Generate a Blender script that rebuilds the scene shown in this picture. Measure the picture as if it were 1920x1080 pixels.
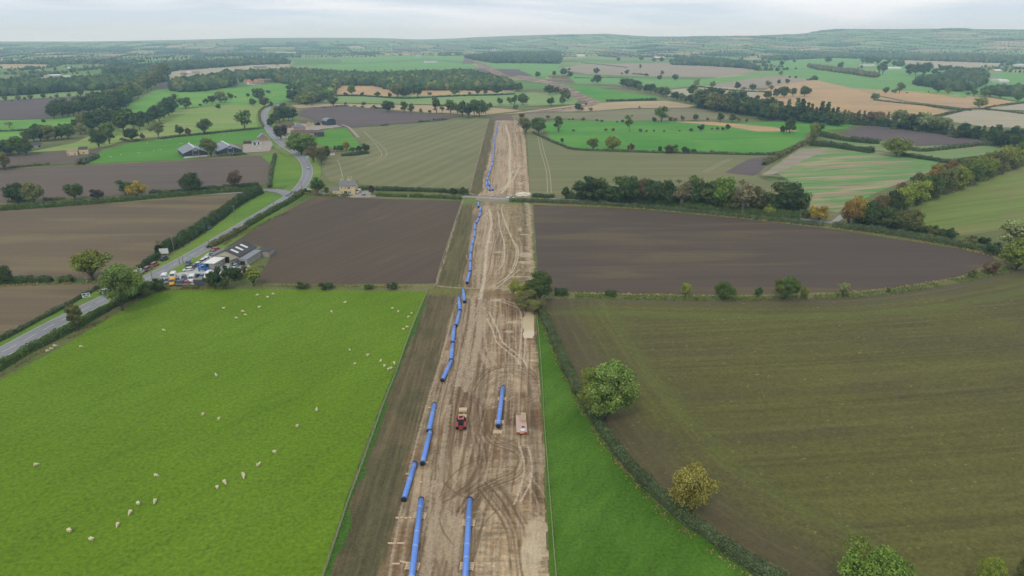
import bpy, bmesh, math, random
import numpy as np
from mathutils import Vector, Matrix
from mathutils.geometry import delaunay_2d_cdt
for o in list(bpy.data.objects): bpy.data.objects.remove(o)
R = math.radians
SC = bpy.context.scene
COL = SC.collection

# ------------------------------------------------------------- camera, sky, sun, exposure
CAMH, FPX = 90.0, 1280.0
PITCH = math.atan(460 / FPX)                       # horizon 460 px above the picture centre
cd = bpy.data.cameras.new("camera"); cam = bpy.data.objects.new("camera", cd); COL.objects.link(cam)
cd.sensor_width = 36.0; cd.lens = 36.0 * FPX / 1920.0
cd.clip_start = 1.0; cd.clip_end = 40000.0
cam.location = (0, 0, CAMH); cam.rotation_euler = (math.pi / 2 - PITCH, 0, 0)
SC.camera = cam

W = bpy.data.worlds.new("World"); SC.world = W; W.use_nodes = True
wn, wl = W.node_tree.nodes, W.node_tree.links
wn.clear()
SUN_EL, SUN_AZ = R(48), R(200)
sky = wn.new("ShaderNodeTexSky"); sky.sky_type = 'NISHITA'; sky.sun_disc = False
sky.sun_elevation = SUN_EL; sky.sun_rotation = SUN_AZ
tc = wn.new("ShaderNodeTexCoord"); mp = wn.new("ShaderNodeMapping")
mp.inputs['Scale'].default_value = (1.0, 1.0, 11.0); mp.inputs['Location'].default_value = (.6, .2, 0)
wl.new(tc.outputs['Generated'], mp.inputs['Vector'])
n1 = wn.new("ShaderNodeTexNoise"); n1.inputs['Scale'].default_value = 2.2; n1.inputs['Detail'].default_value = 6
n1.inputs['Roughness'].default_value = .5; n1.inputs['Distortion'].default_value = .3
wl.new(mp.outputs['Vector'], n1.inputs['Vector'])
cr = wn.new("ShaderNodeValToRGB")
cr.color_ramp.elements[0].position = .43; cr.color_ramp.elements[0].color = (7.0, 8.1, 9.7, 1)
cr.color_ramp.elements[1].position = .57; cr.color_ramp.elements[1].color = (11.2, 11.8, 12.9, 1)
wl.new(n1.outputs['Fac'], cr.inputs['Fac'])
mx = wn.new("ShaderNodeMix"); mx.data_type = 'RGBA'; mx.inputs['Factor'].default_value = .9
wl.new(sky.outputs['Color'], mx.inputs['A']); wl.new(cr.outputs['Color'], mx.inputs['B'])
sz = wn.new("ShaderNodeSeparateXYZ"); wl.new(tc.outputs['Generated'], sz.inputs[0])
mr = wn.new("ShaderNodeMapRange"); mr.inputs['From Min'].default_value = .0; mr.inputs['From Max'].default_value = .055
mr.inputs['To Min'].default_value = .85; mr.inputs['To Max'].default_value = 0.0; wl.new(sz.outputs['Z'], mr.inputs['Value'])
mh = wn.new("ShaderNodeMix"); mh.data_type = 'RGBA'; mh.inputs['B'].default_value = (6.9, 9.0, 11.9, 1)
wl.new(mr.outputs[0], mh.inputs['Factor']); wl.new(mx.outputs['Result'], mh.inputs['A']); mx = mh
bg = wn.new("ShaderNodeBackground"); bg.inputs['Strength'].default_value = .098
wl.new(mx.outputs['Result'], bg.inputs['Color'])
wo = wn.new("ShaderNodeOutputWorld"); wl.new(bg.outputs['Background'], wo.inputs['Surface'])

sl = bpy.data.lights.new("sun", 'SUN'); sl.energy = 1.5; sl.angle = R(11); sl.color = (1, .93, .80)
so = bpy.data.objects.new("sun", sl); COL.objects.link(so)
_d = Vector((math.sin(SUN_AZ) * math.cos(SUN_EL), math.cos(SUN_AZ) * math.cos(SUN_EL), math.sin(SUN_EL)))
so.rotation_euler = _d.to_track_quat('Z', 'Y').to_euler(); so.location = (0, 0, 300)

SC.view_settings.view_transform = 'Standard'; SC.view_settings.look = 'None'
SC.view_settings.exposure = 0.0; SC.view_settings.gamma = 1.0; SC.view_settings.use_curve_mapping = False
SC.render.engine = 'CYCLES'
SC.cycles.use_denoising = True; SC.cycles.denoiser = 'OPENIMAGEDENOISE'; SC.cycles.denoising_prefilter = 'ACCURATE'; SC.cycles.use_adaptive_sampling = False
SC.cycles.max_bounces = 6; SC.cycles.diffuse_bounces = 2; SC.cycles.glossy_bounces = 2
SC.cycles.transmission_bounces = 2; SC.cycles.transparent_max_bounces = 6; SC.cycles.volume_bounces = 2

# ------------------------------------------------------------- terrain and pixel -> ground
CP, SP = math.cos(PITCH), math.sin(PITCH)
def ray(px, py):
    px = np.asarray(px, float); py = np.asarray(py, float)
    a = (px - 960) / FPX; b = (540 - py) / FPX
    return a, CP + b * SP, -SP + b * CP            # x, y, z (not normalised; camera depth 1)
_lr = np.linspace(math.log(50), math.log(16000), 1600)
_rb = np.interp(np.exp(_lr), [0, 700, 1200, 2000, 3000, 4500, 6500, 9000, 16000], [0, 0, 5, 12, 19, 29, 41, 50, 55])
_k = np.exp(-np.linspace(-2, 2, 121) ** 2); _k /= _k.sum()
_rb = np.convolve(np.pad(_rb, 60, mode='edge'), _k, 'valid')
_rb -= _rb[0]
SIL = [(-300,78),(0,77),(150,77),(300,75),(400,73),(470,71),(600,70.5),(700,71),(790,74),(850,72),(900,69),(960,66.5),(1060,64),
       (1140,63),(1180,66),(1230,70),(1290,69),(1420,68),(1500,63),(1540,58),(1600,54),(1750,53.5),(1920,55.5),(2300,56)]
_sa, _sh, _sr = [], [], []
for _x, _y in SIL:
    dx, dy, dz = ray(_x, _y); dh = math.hypot(dx, dy)
    rr = 9300 if _x < 1000 else (8400 if _x < 1200 else (7200 if _x < 1440 else 8200))
    _sa.append(math.atan2(dx, dy)); _sr.append(rr); _sh.append(CAMH + rr * dz / dh)
def noise2(x, y, s=0):
    x = np.asarray(x, float); y = np.asarray(y, float)
    xi = np.floor(x).astype(np.int64); yi = np.floor(y).astype(np.int64); fx = x - xi; fy = y - yi
    fx = fx * fx * (3 - 2 * fx); fy = fy * fy * (3 - 2 * fy)
    def h(a, b):
        n = (a * 374761393 + b * 668265263 + s * 144665) & 0x7fffffff
        n = ((n ^ (n >> 13)) * 1274126177) & 0x7fffffff
        return ((n ^ (n >> 16)) & 0xffff) / 65535.0
    return (h(xi, yi) * (1 - fx) + h(xi + 1, yi) * fx) * (1 - fy) + (h(xi, yi + 1) * (1 - fx) + h(xi + 1, yi + 1) * fx) * fy
def fbm(x, y, s=0, o=4):
    v = 0; a = .5; t = 0
    for i in range(o):
        v = v + a * noise2(x, y, s + i * 7); t += a; a *= .5; x = x * 2.03; y = y * 2.03
    return v / t
def H(x, y):
    x = np.asarray(x, float); y = np.asarray(y, float)
    r = np.maximum(np.hypot(x, y), 1.0)
    b = np.interp(np.log(r), _lr, _rb)
    az = np.arctan2(x, np.maximum(y, 1.0)); az = np.where(y < 1, np.sign(x) * 1.2, az)
    rr = np.interp(az, _sa, _sr); hr = np.interp(az, _sa, _sh)
    br = np.interp(np.log(rr), _lr, _rb)
    t = np.clip((r - .5 * rr) / (.5 * rr), 0, 1); s = t * t * (3 - 2 * t)
    back = np.clip((r - rr) / 2500, 0, 1)
    rough = (fbm(x / 900, y / 900, 5, 3) - .5) * 44 * np.clip((r - 3800) / 2500, 0, 1) * (1 - .8 * s)
    return b + s * (hr - br) * (1 - .25 * back) + rough
_tt = np.exp(np.linspace(math.log(60), math.log(13000), 260))
def G(px, py):
    """pixel of the 1920x1080 photograph -> point on the terrain"""
    dx, dy, dz = (float(v) for v in ray(px, py))
    X, Y, Z = dx * _tt, dy * _tt, CAMH + dz * _tt
    below = Z < H(X, Y)
    if not below.any(): return Vector((dx * 9000, dy * 9000, float(H(dx * 9000, dy * 9000))))
    i = int(np.argmax(below)); a, b = (_tt[i - 1] if i else 20.0), _tt[i]
    for _ in range(3):
        s = np.linspace(a, b, 12); q = CAMH + dz * s < H(dx * s, dy * s)
        j = max(1, int(np.argmax(q))); a, b = s[j - 1], s[j]
    t = (a + b) / 2
    return Vector((dx * t, dy * t, float(H(dx * t, dy * t))))
def DEP(p): return p[1] * CP + (CAMH - p[2]) * SP   # camera depth: metres per pixel = DEP / FPX

# ------------------------------------------------------------- tags and object helpers
def tag(o, label=None, cat=None, group=None, kind=None):
    if label: o['label'] = label
    if label and len(label.split()) > 16: print('LONGLABEL', label)
    if cat: o['category'] = cat
    if group: o['group'] = group
    if kind: o['kind'] = kind
    return o
def empty(name, loc=(0, 0, 0), rz=0.0, scale=1.0):
    o = bpy.data.objects.new(name, None); COL.objects.link(o); o.location = loc; o.rotation_euler = (0, 0, rz)
    o.scale = (scale,) * 3; o.empty_display_size = .5
    return o
def mesh_obj(name, V, F, mat, parent=None, smooth=False, cols=None, mats=None, mi=None):
    me = bpy.data.meshes.new(name)
    V = np.asarray(V, np.float32)
    if isinstance(F, np.ndarray) and F.ndim == 2:
        k = F.shape[1]; n = len(F)
        me.vertices.add(len(V)); me.vertices.foreach_set('co', V.ravel())
        me.loops.add(n * k); me.loops.foreach_set('vertex_index', F.astype(np.int32).ravel())
        me.polygons.add(n); me.polygons.foreach_set('loop_start', np.arange(0, n * k, k, dtype=np.int32))
        me.polygons.foreach_set('loop_total', np.full(n, k, np.int32))
        me.update(calc_edges=True)
    else:
        me.from_pydata([tuple(map(float, v)) for v in V], [], [tuple(f) for f in F]); me.update()
    if cols is not None:
        a = me.color_attributes.new('tint', 'FLOAT_COLOR', 'POINT')
        c = np.ones((len(V), 4), np.float32); cols = np.asarray(cols, np.float32)
        if cols.ndim == 1: c[:, :3] = cols[:, None]
        else: c[:, :3] = cols
        a.data.foreach_set('color', c.ravel())
    for m in (mats or [mat]): me.materials.append(m)
    if mi is not None: me.polygons.foreach_set('material_index', np.asarray(mi, np.int32))
    if smooth: me.polygons.foreach_set('use_smooth', np.ones(len(me.polygons), bool))
    o = bpy.data.objects.new(name, me); COL.objects.link(o)
    if parent: o.parent = parent
    return o
def copy_tree(o, parent=None):
    c = o.copy(); COL.objects.link(c); c.parent = parent
    for ch in list(o.children): copy_tree(ch, c)
    return c
class MB:
    """collects shapes into one mesh"""
    def __init__(s): s.V = []; s.F = []
    def add(s, V, F):
        n = len(s.V); s.V += [tuple(v) for v in V]; s.F += [tuple(i + n for i in f) for f in F]; return s
    def box(s, c, d, rz=0.0, taper=1.0):
        ca, sa = math.cos(rz), math.sin(rz); V = []
        for k in (-1, 1):
            t = taper if k > 0 else 1.0
            for i, j in ((-1, -1), (1, -1), (1, 1), (-1, 1)):
                x, y = i * d[0] / 2 * t, j * d[1] / 2 * t
                V.append((c[0] + x * ca - y * sa, c[1] + x * sa + y * ca, c[2] + k * d[2] / 2))
        return s.add(V, [(0, 3, 2, 1), (4, 5, 6, 7), (0, 1, 5, 4), (1, 2, 6, 5), (2, 3, 7, 6), (3, 0, 4, 7)])
    def tube(s, pts, rad, n=8, cap=True):
        pts = [Vector(p) for p in pts]; rad = rad if isinstance(rad, (list, tuple)) else [rad] * len(pts)
        V = []; up = Vector((0, 0, 1))
        for i, p in enumerate(pts):
            d = (pts[min(i + 1, len(pts) - 1)] - pts[max(i - 1, 0)]).normalized()
            a = d.cross(up if abs(d.z) < .95 else Vector((1, 0, 0))).normalized(); b = a.cross(d)
            for k in range(n):
                t = 2 * math.pi * k / n; V.append(p + (a * math.cos(t) + b * math.sin(t)) * rad[i])
        F = [(i * n + k, i * n + (k + 1) % n, (i + 1) * n + (k + 1) % n, (i + 1) * n + k) for i in range(len(pts) - 1) for k in range(n)]
        if cap: F += [tuple(range(n))[::-1], tuple(range((len(pts) - 1) * n, len(pts) * n))]
        return s.add(V, F)
    def prism(s, prof, y0, y1, axis='y'):
        """closed profile of (a, z) pairs pushed from y0 to y1"""
        n = len(prof)
        if axis == 'y': V = [(a, y0, z) for a, z in prof] + [(a, y1, z) for a, z in prof]
        else: V = [(y0, a, z) for a, z in prof] + [(y1, a, z) for a, z in prof]
        return s.add(V, [tuple(range(n)), tuple(range(n, 2 * n))[::-1]] + [(i, i + n, (i + 1) % n + n, (i + 1) % n) for i in range(n)])
    def loft(s, rings, cap=True):
        n = len(rings[0]); V = [p for r in rings for p in r]
        F = [(i * n + k, i * n + (k + 1) % n, (i + 1) * n + (k + 1) % n, (i + 1) * n + k) for i in range(len(rings) - 1) for k in range(n)]
        if cap: F += [tuple(range(n))[::-1], tuple(range((len(rings) - 1) * n, len(rings) * n))]
        return s.add(V, F)
    def build(s, name, mat, parent=None, smooth=False, **k):
        o = mesh_obj(name, s.V, s.F, mat, parent, smooth, **k)
        bm = bmesh.new(); bm.from_mesh(o.data); bmesh.ops.recalc_face_normals(bm, faces=bm.faces); bm.to_mesh(o.data); bm.free()
        return o

# ------------------------------------------------------------- materials
KA = .70                                           # photo colour -> base colour
def lin(c): c = c / 255.0; return c / 12.92 if c <= .04045 else ((c + .055) / 1.055) ** 2.4
def C(r, g, b, k=1.0): return (lin(r) * KA * k, lin(g) * KA * k, lin(b) * KA * k, 1.0)
class NT:
    def __init__(s, name, rough=.9, spec=.2):
        s.m = bpy.data.materials.new(name); s.m.use_nodes = True; s.t = s.m.node_tree; s.n = s.t.nodes; s.l = s.t.links
        s.b = s.n['Principled BSDF']; s.b.inputs['Roughness'].default_value = rough; s.b.inputs['Specular IOR Level'].default_value = spec
        s.co = None
    def new(s, t, **k):
        n = s.n.new(t)
        for a, v in k.items(): setattr(n, a, v)
        return n
    def put(s, sock, v):
        if isinstance(v, bpy.types.NodeSocket): s.l.new(v, sock)
        else: sock.default_value = v
    def coord(s, scale=(1, 1, 1), rot=0.0, geo=False):
        if s.co is None: s.co = s.new('ShaderNodeTexCoord').outputs['Object']
        if rot:                                     # turn first, stretch second
            m0 = s.new('ShaderNodeMapping'); m0.inputs['Rotation'].default_value = (0, 0, rot); s.l.new(s.co, m0.inputs['Vector']); src = m0.outputs[0]
        else: src = s.co
        m = s.new('ShaderNodeMapping'); m.inputs['Scale'].default_value = scale; s.l.new(src, m.inputs['Vector'])
        return m.outputs[0]
    def noise(s, vec, scale, detail=3, rough=.5, dist=0.0):
        n = s.new('ShaderNodeTexNoise'); s.l.new(vec, n.inputs['Vector']); n.inputs['Scale'].default_value = scale
        n.inputs['Detail'].default_value = detail; n.inputs['Roughness'].default_value = rough; n.inputs['Distortion'].default_value = dist
        return n.outputs['Fac']
    def remap(s, v, a, b, c=0.0, d=1.0):
        n = s.new('ShaderNodeMapRange'); s.put(n.inputs['Value'], v)
        for k, x in zip(('From Min', 'From Max', 'To Min', 'To Max'), (a, b, c, d)): n.inputs[k].default_value = x
        return n.outputs[0]
    def math(s, op, a, b=0.0):
        n = s.new('ShaderNodeMath', operation=op); s.put(n.inputs[0], a); s.put(n.inputs[1], b); return n.outputs[0]
    def mix(s, f, a, b, mode='MIX'):
        n = s.new('ShaderNodeMix', data_type='RGBA', blend_type=mode); s.put(n.inputs['Factor'], f); s.put(n.inputs['A'], a); s.put(n.inputs['B'], b)
        return n.outputs['Result']
    def scale(s, col, v):                          # colour * value
        n = s.new('ShaderNodeVectorMath', operation='SCALE'); s.put(n.inputs[0], col); s.put(n.inputs['Scale'], v); return n.outputs[0]
    def bump(s, v, strength=.3, dist=.1):
        n = s.new('ShaderNodeBump'); n.inputs['Strength'].default_value = strength; n.inputs['Distance'].default_value = dist
        s.l.new(v, n.inputs['Height']); s.l.new(n.outputs[0], s.b.inputs['Normal'])
    def out(s, col): s.put(s.b.inputs['Base Color'], col); return s.m
def rgb(n, c):
    x = n.new('ShaderNodeRGB'); x.outputs[0].default_value = c; return x.outputs[0]

def field_mat(name, c1, c2, ang=0.0, streak=.25, fine=.35, patch=.012, spark=None, rows=None, c3=None, thr=.55, fs=1.6, aniso=40):
    """c1/c2 drift in large patches, streaks run along angle ang (degrees from x), fine grain on top"""
    n = NT(name, .95, .12)
    p = n.noise(n.coord(), patch, 4, .55, .6)
    col = n.mix(n.remap(p, .36, .64), c1, c2)
    if c3 is not None:                              # ragged long patches of another growth
        q = n.noise(n.coord((.16, 1, 1), -R(ang)), patch * 6, 6, .62, .4)
        col = n.mix(n.remap(q, thr - .05, thr + .05), col, c3)
    s1 = n.noise(n.coord((1 / aniso, 1, 1), -R(ang)), .45, 3, .6)
    s2 = n.noise(n.coord((1 / aniso, 1, 1), -R(ang)), .09, 3, .6)
    s = n.math('ADD', n.remap(s1, .3, .7, -streak * .5, streak * .5), n.remap(s2, .3, .7, -streak * .6, streak * .6))
    f = n.noise(n.coord(), fs, 5, .7)
    s = n.math('ADD', s, n.remap(f, .25, .75, 1 - fine, 1 + fine))
    if rows:                                        # (spacing m, strength) drilled rows / tramlines
        w = n.new('ShaderNodeTexWave', wave_type='BANDS', bands_direction='Y'); n.l.new(n.coord((1, 1, 1), -R(ang)), w.inputs['Vector'])
        w.inputs['Scale'].default_value = .314 / rows[0] ; w.inputs['Distortion'].default_value = rows[2] if len(rows) > 2 else .6
        w.inputs['Detail'].default_value = 1; w.inputs['Detail Scale'].default_value = .3
        s = n.math('ADD', s, n.remap(w.outputs['Fac'], 0, 1, -rows[1], rows[1]))
    col = n.scale(col, s)
    if spark:
        v = n.noise(n.coord(), 3.1, 2, .5)
        col = n.mix(n.remap(v, .66, .74), col, spark)
    n.bump(f, .35, .15)
    return n.out(col)
def plain(name, c, rough=.7, var=.12, scale=1.2, spec=.3, metal=0.0, streak=None):
    n = NT(name, rough, spec); n.b.inputs['Metallic'].default_value = metal
    f = n.noise(n.coord(streak or (1, 1, 1)), scale, 4, .6)
    return n.out(n.scale(rgb(n.n, c), n.remap(f, .3, .7, 1 - var, 1 + var)))
def paint_mat(name, rough=.35, spec=.5):            # colour comes from the object's own colour
    n = NT(name, rough, spec); oi = n.new('ShaderNodeObjectInfo')
    f = n.noise(n.coord(), 2.5, 3, .6)
    return n.out(n.scale(oi.outputs['Color'], n.remap(f, .3, .7, .9, 1.08)))
def leaf_mat(name):
    n = NT(name, .75, .15); oi = n.new('ShaderNodeObjectInfo')
    at = n.new('ShaderNodeVertexColor'); at.layer_name = 'tint'
    sp = n.new('ShaderNodeSeparateColor'); n.l.new(at.outputs['Color'], sp.inputs[0])
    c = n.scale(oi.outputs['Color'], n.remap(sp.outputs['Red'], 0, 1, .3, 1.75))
    c = n.mix(n.math('MULTIPLY', sp.outputs['Green'], .55), c, C(150, 140, 52))
    tr = n.new('ShaderNodeBsdfTranslucent'); n.l.new(n.scale(c, 1.0), tr.inputs['Color'])
    n.put(n.b.inputs['Base Color'], c)
    ms = n.new('ShaderNodeMixShader'); ms.inputs[0].default_value = .22
    n.l.new(n.b.outputs[0], ms.inputs[1]); n.l.new(tr.outputs[0], ms.inputs[2])
    n.l.new(ms.outputs[0], n.n['Material Output'].inputs['Surface'])
    return n.m
LEAF = leaf_mat('leaf')
BARK = plain('bark', C(92, 84, 72), .9, .3, 3)
PALEBARK = plain('pale_bark', C(150, 142, 128), .9, .25, 3)
def project(X, Y, Z):
    d = Y * CP + (CAMH - Z) * SP; u = (Z - CAMH) * CP + Y * SP
    return 960 + FPX * X / d, 540 - FPX * u / d
# ------------------------------------------------------------- base ground
def ground_drop(r): return .06 + .05 * np.clip((r - 500) / 100, 0, 40)
def layer_z(x, y, layer): return .01 + .012 * layer + (.004 * layer + .002) * np.clip((np.hypot(x, y) - 250) / 50, 0, 60)
def build_ground():
    rr = np.concatenate([[0, 30, 60], np.exp(np.linspace(math.log(90), math.log(13500), 230))])
    az = np.linspace(-math.pi, math.pi, 361)
    front = np.abs(az) < 1.05
    az = np.unique(np.concatenate([az, np.linspace(-1.0, 1.0, 420)]))
    A, Q = np.meshgrid(az, rr); X, Y = Q * np.sin(A), Q * np.cos(A)
    Z = H(X, Y) - ground_drop(Q)
    V = np.stack([X.ravel(), Y.ravel(), Z.ravel()], 1); n, m = X.shape
    i = np.arange(n * m).reshape(n, m)
    F = np.stack([i[:-1, :-1].ravel(), i[:-1, 1:].ravel(), i[1:, 1:].ravel(), i[1:, :-1].ravel()], 1)
    g = NT('rough_grass', .95, .1)
    p = g.noise(g.coord(), .02, 5, .6, .4)
    col = g.mix(g.remap(p, .38, .62), C(98, 112, 58), C(132, 128, 86))
    f = g.noise(g.coord(), 1.1, 5, .7)
    col = g.scale(col, g.remap(f, .25, .75, .6, 1.4))
    # heather moor on the far high ground
    ge = g.new('ShaderNodeNewGeometry'); s = g.new('ShaderNodeSeparateXYZ'); g.l.new(ge.outputs['Position'], s.inputs[0])
    hz = g.math('ADD', s.outputs['Z'], g.remap(g.noise(g.coord(), .0012, 4, .6), .3, .7, -35, 35))
    far = g.mix(g.remap(g.noise(g.coord(), .0035, 5, .6), .4, .6), C(112, 132, 84), C(128, 122, 92))
    moor = g.mix(g.remap(g.noise(g.coord(), .004, 4, .6), .4, .6), C(112, 98, 84), C(98, 96, 74))
    far = g.mix(g.remap(hz, 150, 185), far, moor)
    ln = g.new('ShaderNodeVectorMath', operation='LENGTH'); g.l.new(ge.outputs['Position'], ln.inputs[0])
    col = g.mix(g.remap(ln.outputs['Value'], 1900, 3000), col, far)
    o = mesh_obj('ground', V, F, g.out(col), smooth=True)
    tag(o, 'rough grass and far hazy moorland under the fields', kind='structure')
build_ground()

def densify(pts, step, jit, seed=0, closed=True):
    rnd = random.Random(seed); out = []; n = len(pts)
    for i in range(n if closed else n - 1):
        a, b = pts[i], pts[(i + 1) % n]
        L = math.hypot(b[0] - a[0], b[1] - a[1]); k = max(1, int(L / step))
        for j in range(k):
            t = j / k; w = [a[0] + (b[0] - a[0]) * t, a[1] + (b[1] - a[1]) * t]
            if j: w[0] += rnd.uniform(-jit, jit); w[1] += rnd.uniform(-jit, jit)
            out.append(tuple(w))
    if not closed: out.append(pts[-1])
    return out
def smooth_line(P, n=6):
    """Catmull-Rom through 2D or 3D points"""
    P = [np.array(p, float) for p in P]; out = []
    for i in range(len(P) - 1):
        p0, p1, p2, p3 = P[max(i - 1, 0)], P[i], P[i + 1], P[min(i + 2, len(P) - 1)]
        for j in range(n):
            t = j / n
            out.append(.5 * ((2 * p1) + (-p0 + p2) * t + (2 * p0 - 5 * p1 + 4 * p2 - p3) * t * t + (-p0 + 3 * p1 - 3 * p2 + p3) * t ** 3))
    out.append(P[-1]); return out
def sheet(name, px, mat, layer=1, label=None, seed=0, world=False, jit=.5, kind='structure', cat=None):
    W2 = [tuple(p[:2]) for p in px] if world else [tuple(G(*p)[:2]) for p in px]
    r = min(math.hypot(*p) for p in W2)
    W2 = densify(W2, max(6, r / 60), jit * max(.3, r / 700), seed)
    B = [Vector(p) for p in W2]; xs = [p[0] for p in W2]; ys = [p[1] for p in W2]; nb = len(B)
    rmx = max(math.hypot(*p) for p in W2)
    if rmx > 560:
        s = max(16, (max(xs) - min(xs)) / 60, (max(ys) - min(ys)) / 60)
        gx = np.arange(min(xs) + s / 2, max(xs), s); gy = np.arange(min(ys) + s / 2, max(ys), s)
        B += [Vector((a + .3, b)) for a in gx for b in gy]
    v, e, f, _, _, _ = delaunay_2d_cdt(B, [(i, (i + 1) % nb) for i in range(nb)], [], 1, 1e-4)
    v = np.array([tuple(q) for q in v]); z = H(v[:, 0], v[:, 1]) + layer_z(v[:, 0], v[:, 1], layer)
    o = mesh_obj(name, np.column_stack([v, z]), [tuple(q) if True else q for q in f], mat)
    bm = bmesh.new(); bm.from_mesh(o.data)
    for q in bm.faces:
        if q.normal.z < 0: q.normal_flip()
    bm.to_mesh(o.data); bm.free()
    return tag(o, label, cat, kind=kind)

# ------------------------------------------------------------- field materials
PA = lambda nm, a, b, ang, **k: field_mat(nm, a, b, ang, **{**dict(streak=.18, fine=.46, fs=1.5), **k})
M = {}
M['near_grass'] = PA('near_pasture_grass', C(104, 134, 26), C(110, 140, 34), 52, patch=.03, aniso=3, streak=.12, fine=.48, fs=1.1, c3=C(100, 131, 28), thr=.60, spark=C(112, 146, 50))
M['strip_grass'] = PA('strip_grass', C(74, 112, 26), C(88, 124, 40), 60, patch=.05, aniso=5, streak=.25, spark=C(92, 142, 44))
M['grass'] = PA('pasture_grass', C(84, 146, 52), C(104, 158, 62), 10)
M['grass_hill'] = PA('hill_pasture_grass', C(102, 156, 62), C(124, 168, 74), 20)
M['grass_yellow'] = PA('pale_pasture_grass', C(128, 160, 70), C(148, 164, 88), 18, c3=C(150, 158, 96), thr=.55)
M['grass_pale'] = PA('thin_pasture_grass', C(130, 160, 96), C(142, 164, 100), 8)
M['grass_far'] = PA('far_pasture_grass', C(112, 160, 82), C(122, 166, 92), 8)
M['verge'] = PA('verge_grass', C(92, 134, 42), C(120, 148, 56), 30, fine=.4)
M['garden'] = PA('paddock_grass', C(86, 142, 44), C(100, 152, 54), 15)
PL = lambda nm, a, b, ang, **k: field_mat(nm, a, b, ang, **{**dict(streak=.14, fine=.24, fs=1.3, patch=.008, rows=(3.4, .022)), **k})
M['plough_centre'] = PL('ploughed_soil_brown', C(103, 88, 71), C(97, 83, 70), 62, c3=C(117, 98, 76), thr=.62)
M['plough_right'] = PL('ploughed_soil_grey', C(99, 85, 72), C(94, 82, 72), 1, c3=C(110, 96, 74), thr=.56)
M['plough_left'] = PL('tilled_soil_tan', C(124, 107, 83), C(112, 98, 79), 0, c3=C(130, 115, 86), thr=.55)
M['plough_left_far'] = PL('tilled_soil_brown', C(117, 102, 86), C(108, 96, 86), 4)
M['plough_far'] = PL('ploughed_soil_dark', C(112, 98, 94), C(104, 93, 90), 8, fine=.14)
M['seed_big'] = field_mat('sprouting_field', C(103, 94, 56), C(96, 86, 64), 6, streak=.16, fine=.36, patch=.007, c3=C(106, 103, 62), thr=.56, fs=1.5, rows=(5.0, .02, 1.2), aniso=22, spark=C(124, 120, 70))
M['olive_l'] = field_mat('thin_crop_left', C(136, 134, 92), C(126, 127, 86), 74, streak=.14, fine=.2, patch=.012, rows=(13, .055, .2))
M['olive_r'] = field_mat('thin_crop_right', C(132, 130, 88), C(124, 128, 84), 2, streak=.16, fine=.2, patch=.012, rows=(6, .04, .3))
M['olive_far'] = field_mat('thin_crop_far', C(134, 130, 98), C(142, 138, 104), 4, streak=.14, fine=.14)
M['gold'] = field_mat('golden_stubble', C(204, 166, 112), C(186, 158, 122), -8, streak=.2, fine=.12, rows=(22, .09, 1.5), c3=C(186, 160, 122), thr=.58)
M['tan'] = field_mat('tan_stubble', C(194, 172, 132), C(184, 162, 126), 6, streak=.14, fine=.14, rows=(18, .05, 1.0))
M['pale'] = field_mat('pale_stubble', C(184, 174, 148), C(176, 166, 138), 8, streak=.12, fine=.12, rows=(18, .04, 1.0))
M['pink'] = field_mat('pinkish_stubble', C(168, 154, 134), C(160, 148, 126), -3, streak=.12, fine=.12, rows=(26, .05, 1.0))
M['stripes'] = field_mat('striped_stubble', C(110, 152, 84), C(120, 150, 88), 14, streak=.3, fine=.3, c3=C(172, 154, 122), thr=.54, patch=.009, rows=(7, .07, .6), aniso=14)
M['ylw_r'] = field_mat('yellowing_pasture', C(120, 136, 66), C(134, 148, 76), 24, streak=.22, fine=.26, c3=C(138, 130, 84), thr=.58, patch=.01, aniso=30)
M['mixed'] = field_mat('patchy_pasture', C(112, 150, 84), C(140, 150, 98), 6, streak=.2, fine=.2, c3=C(160, 148, 112), thr=.6, patch=.01)
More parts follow.
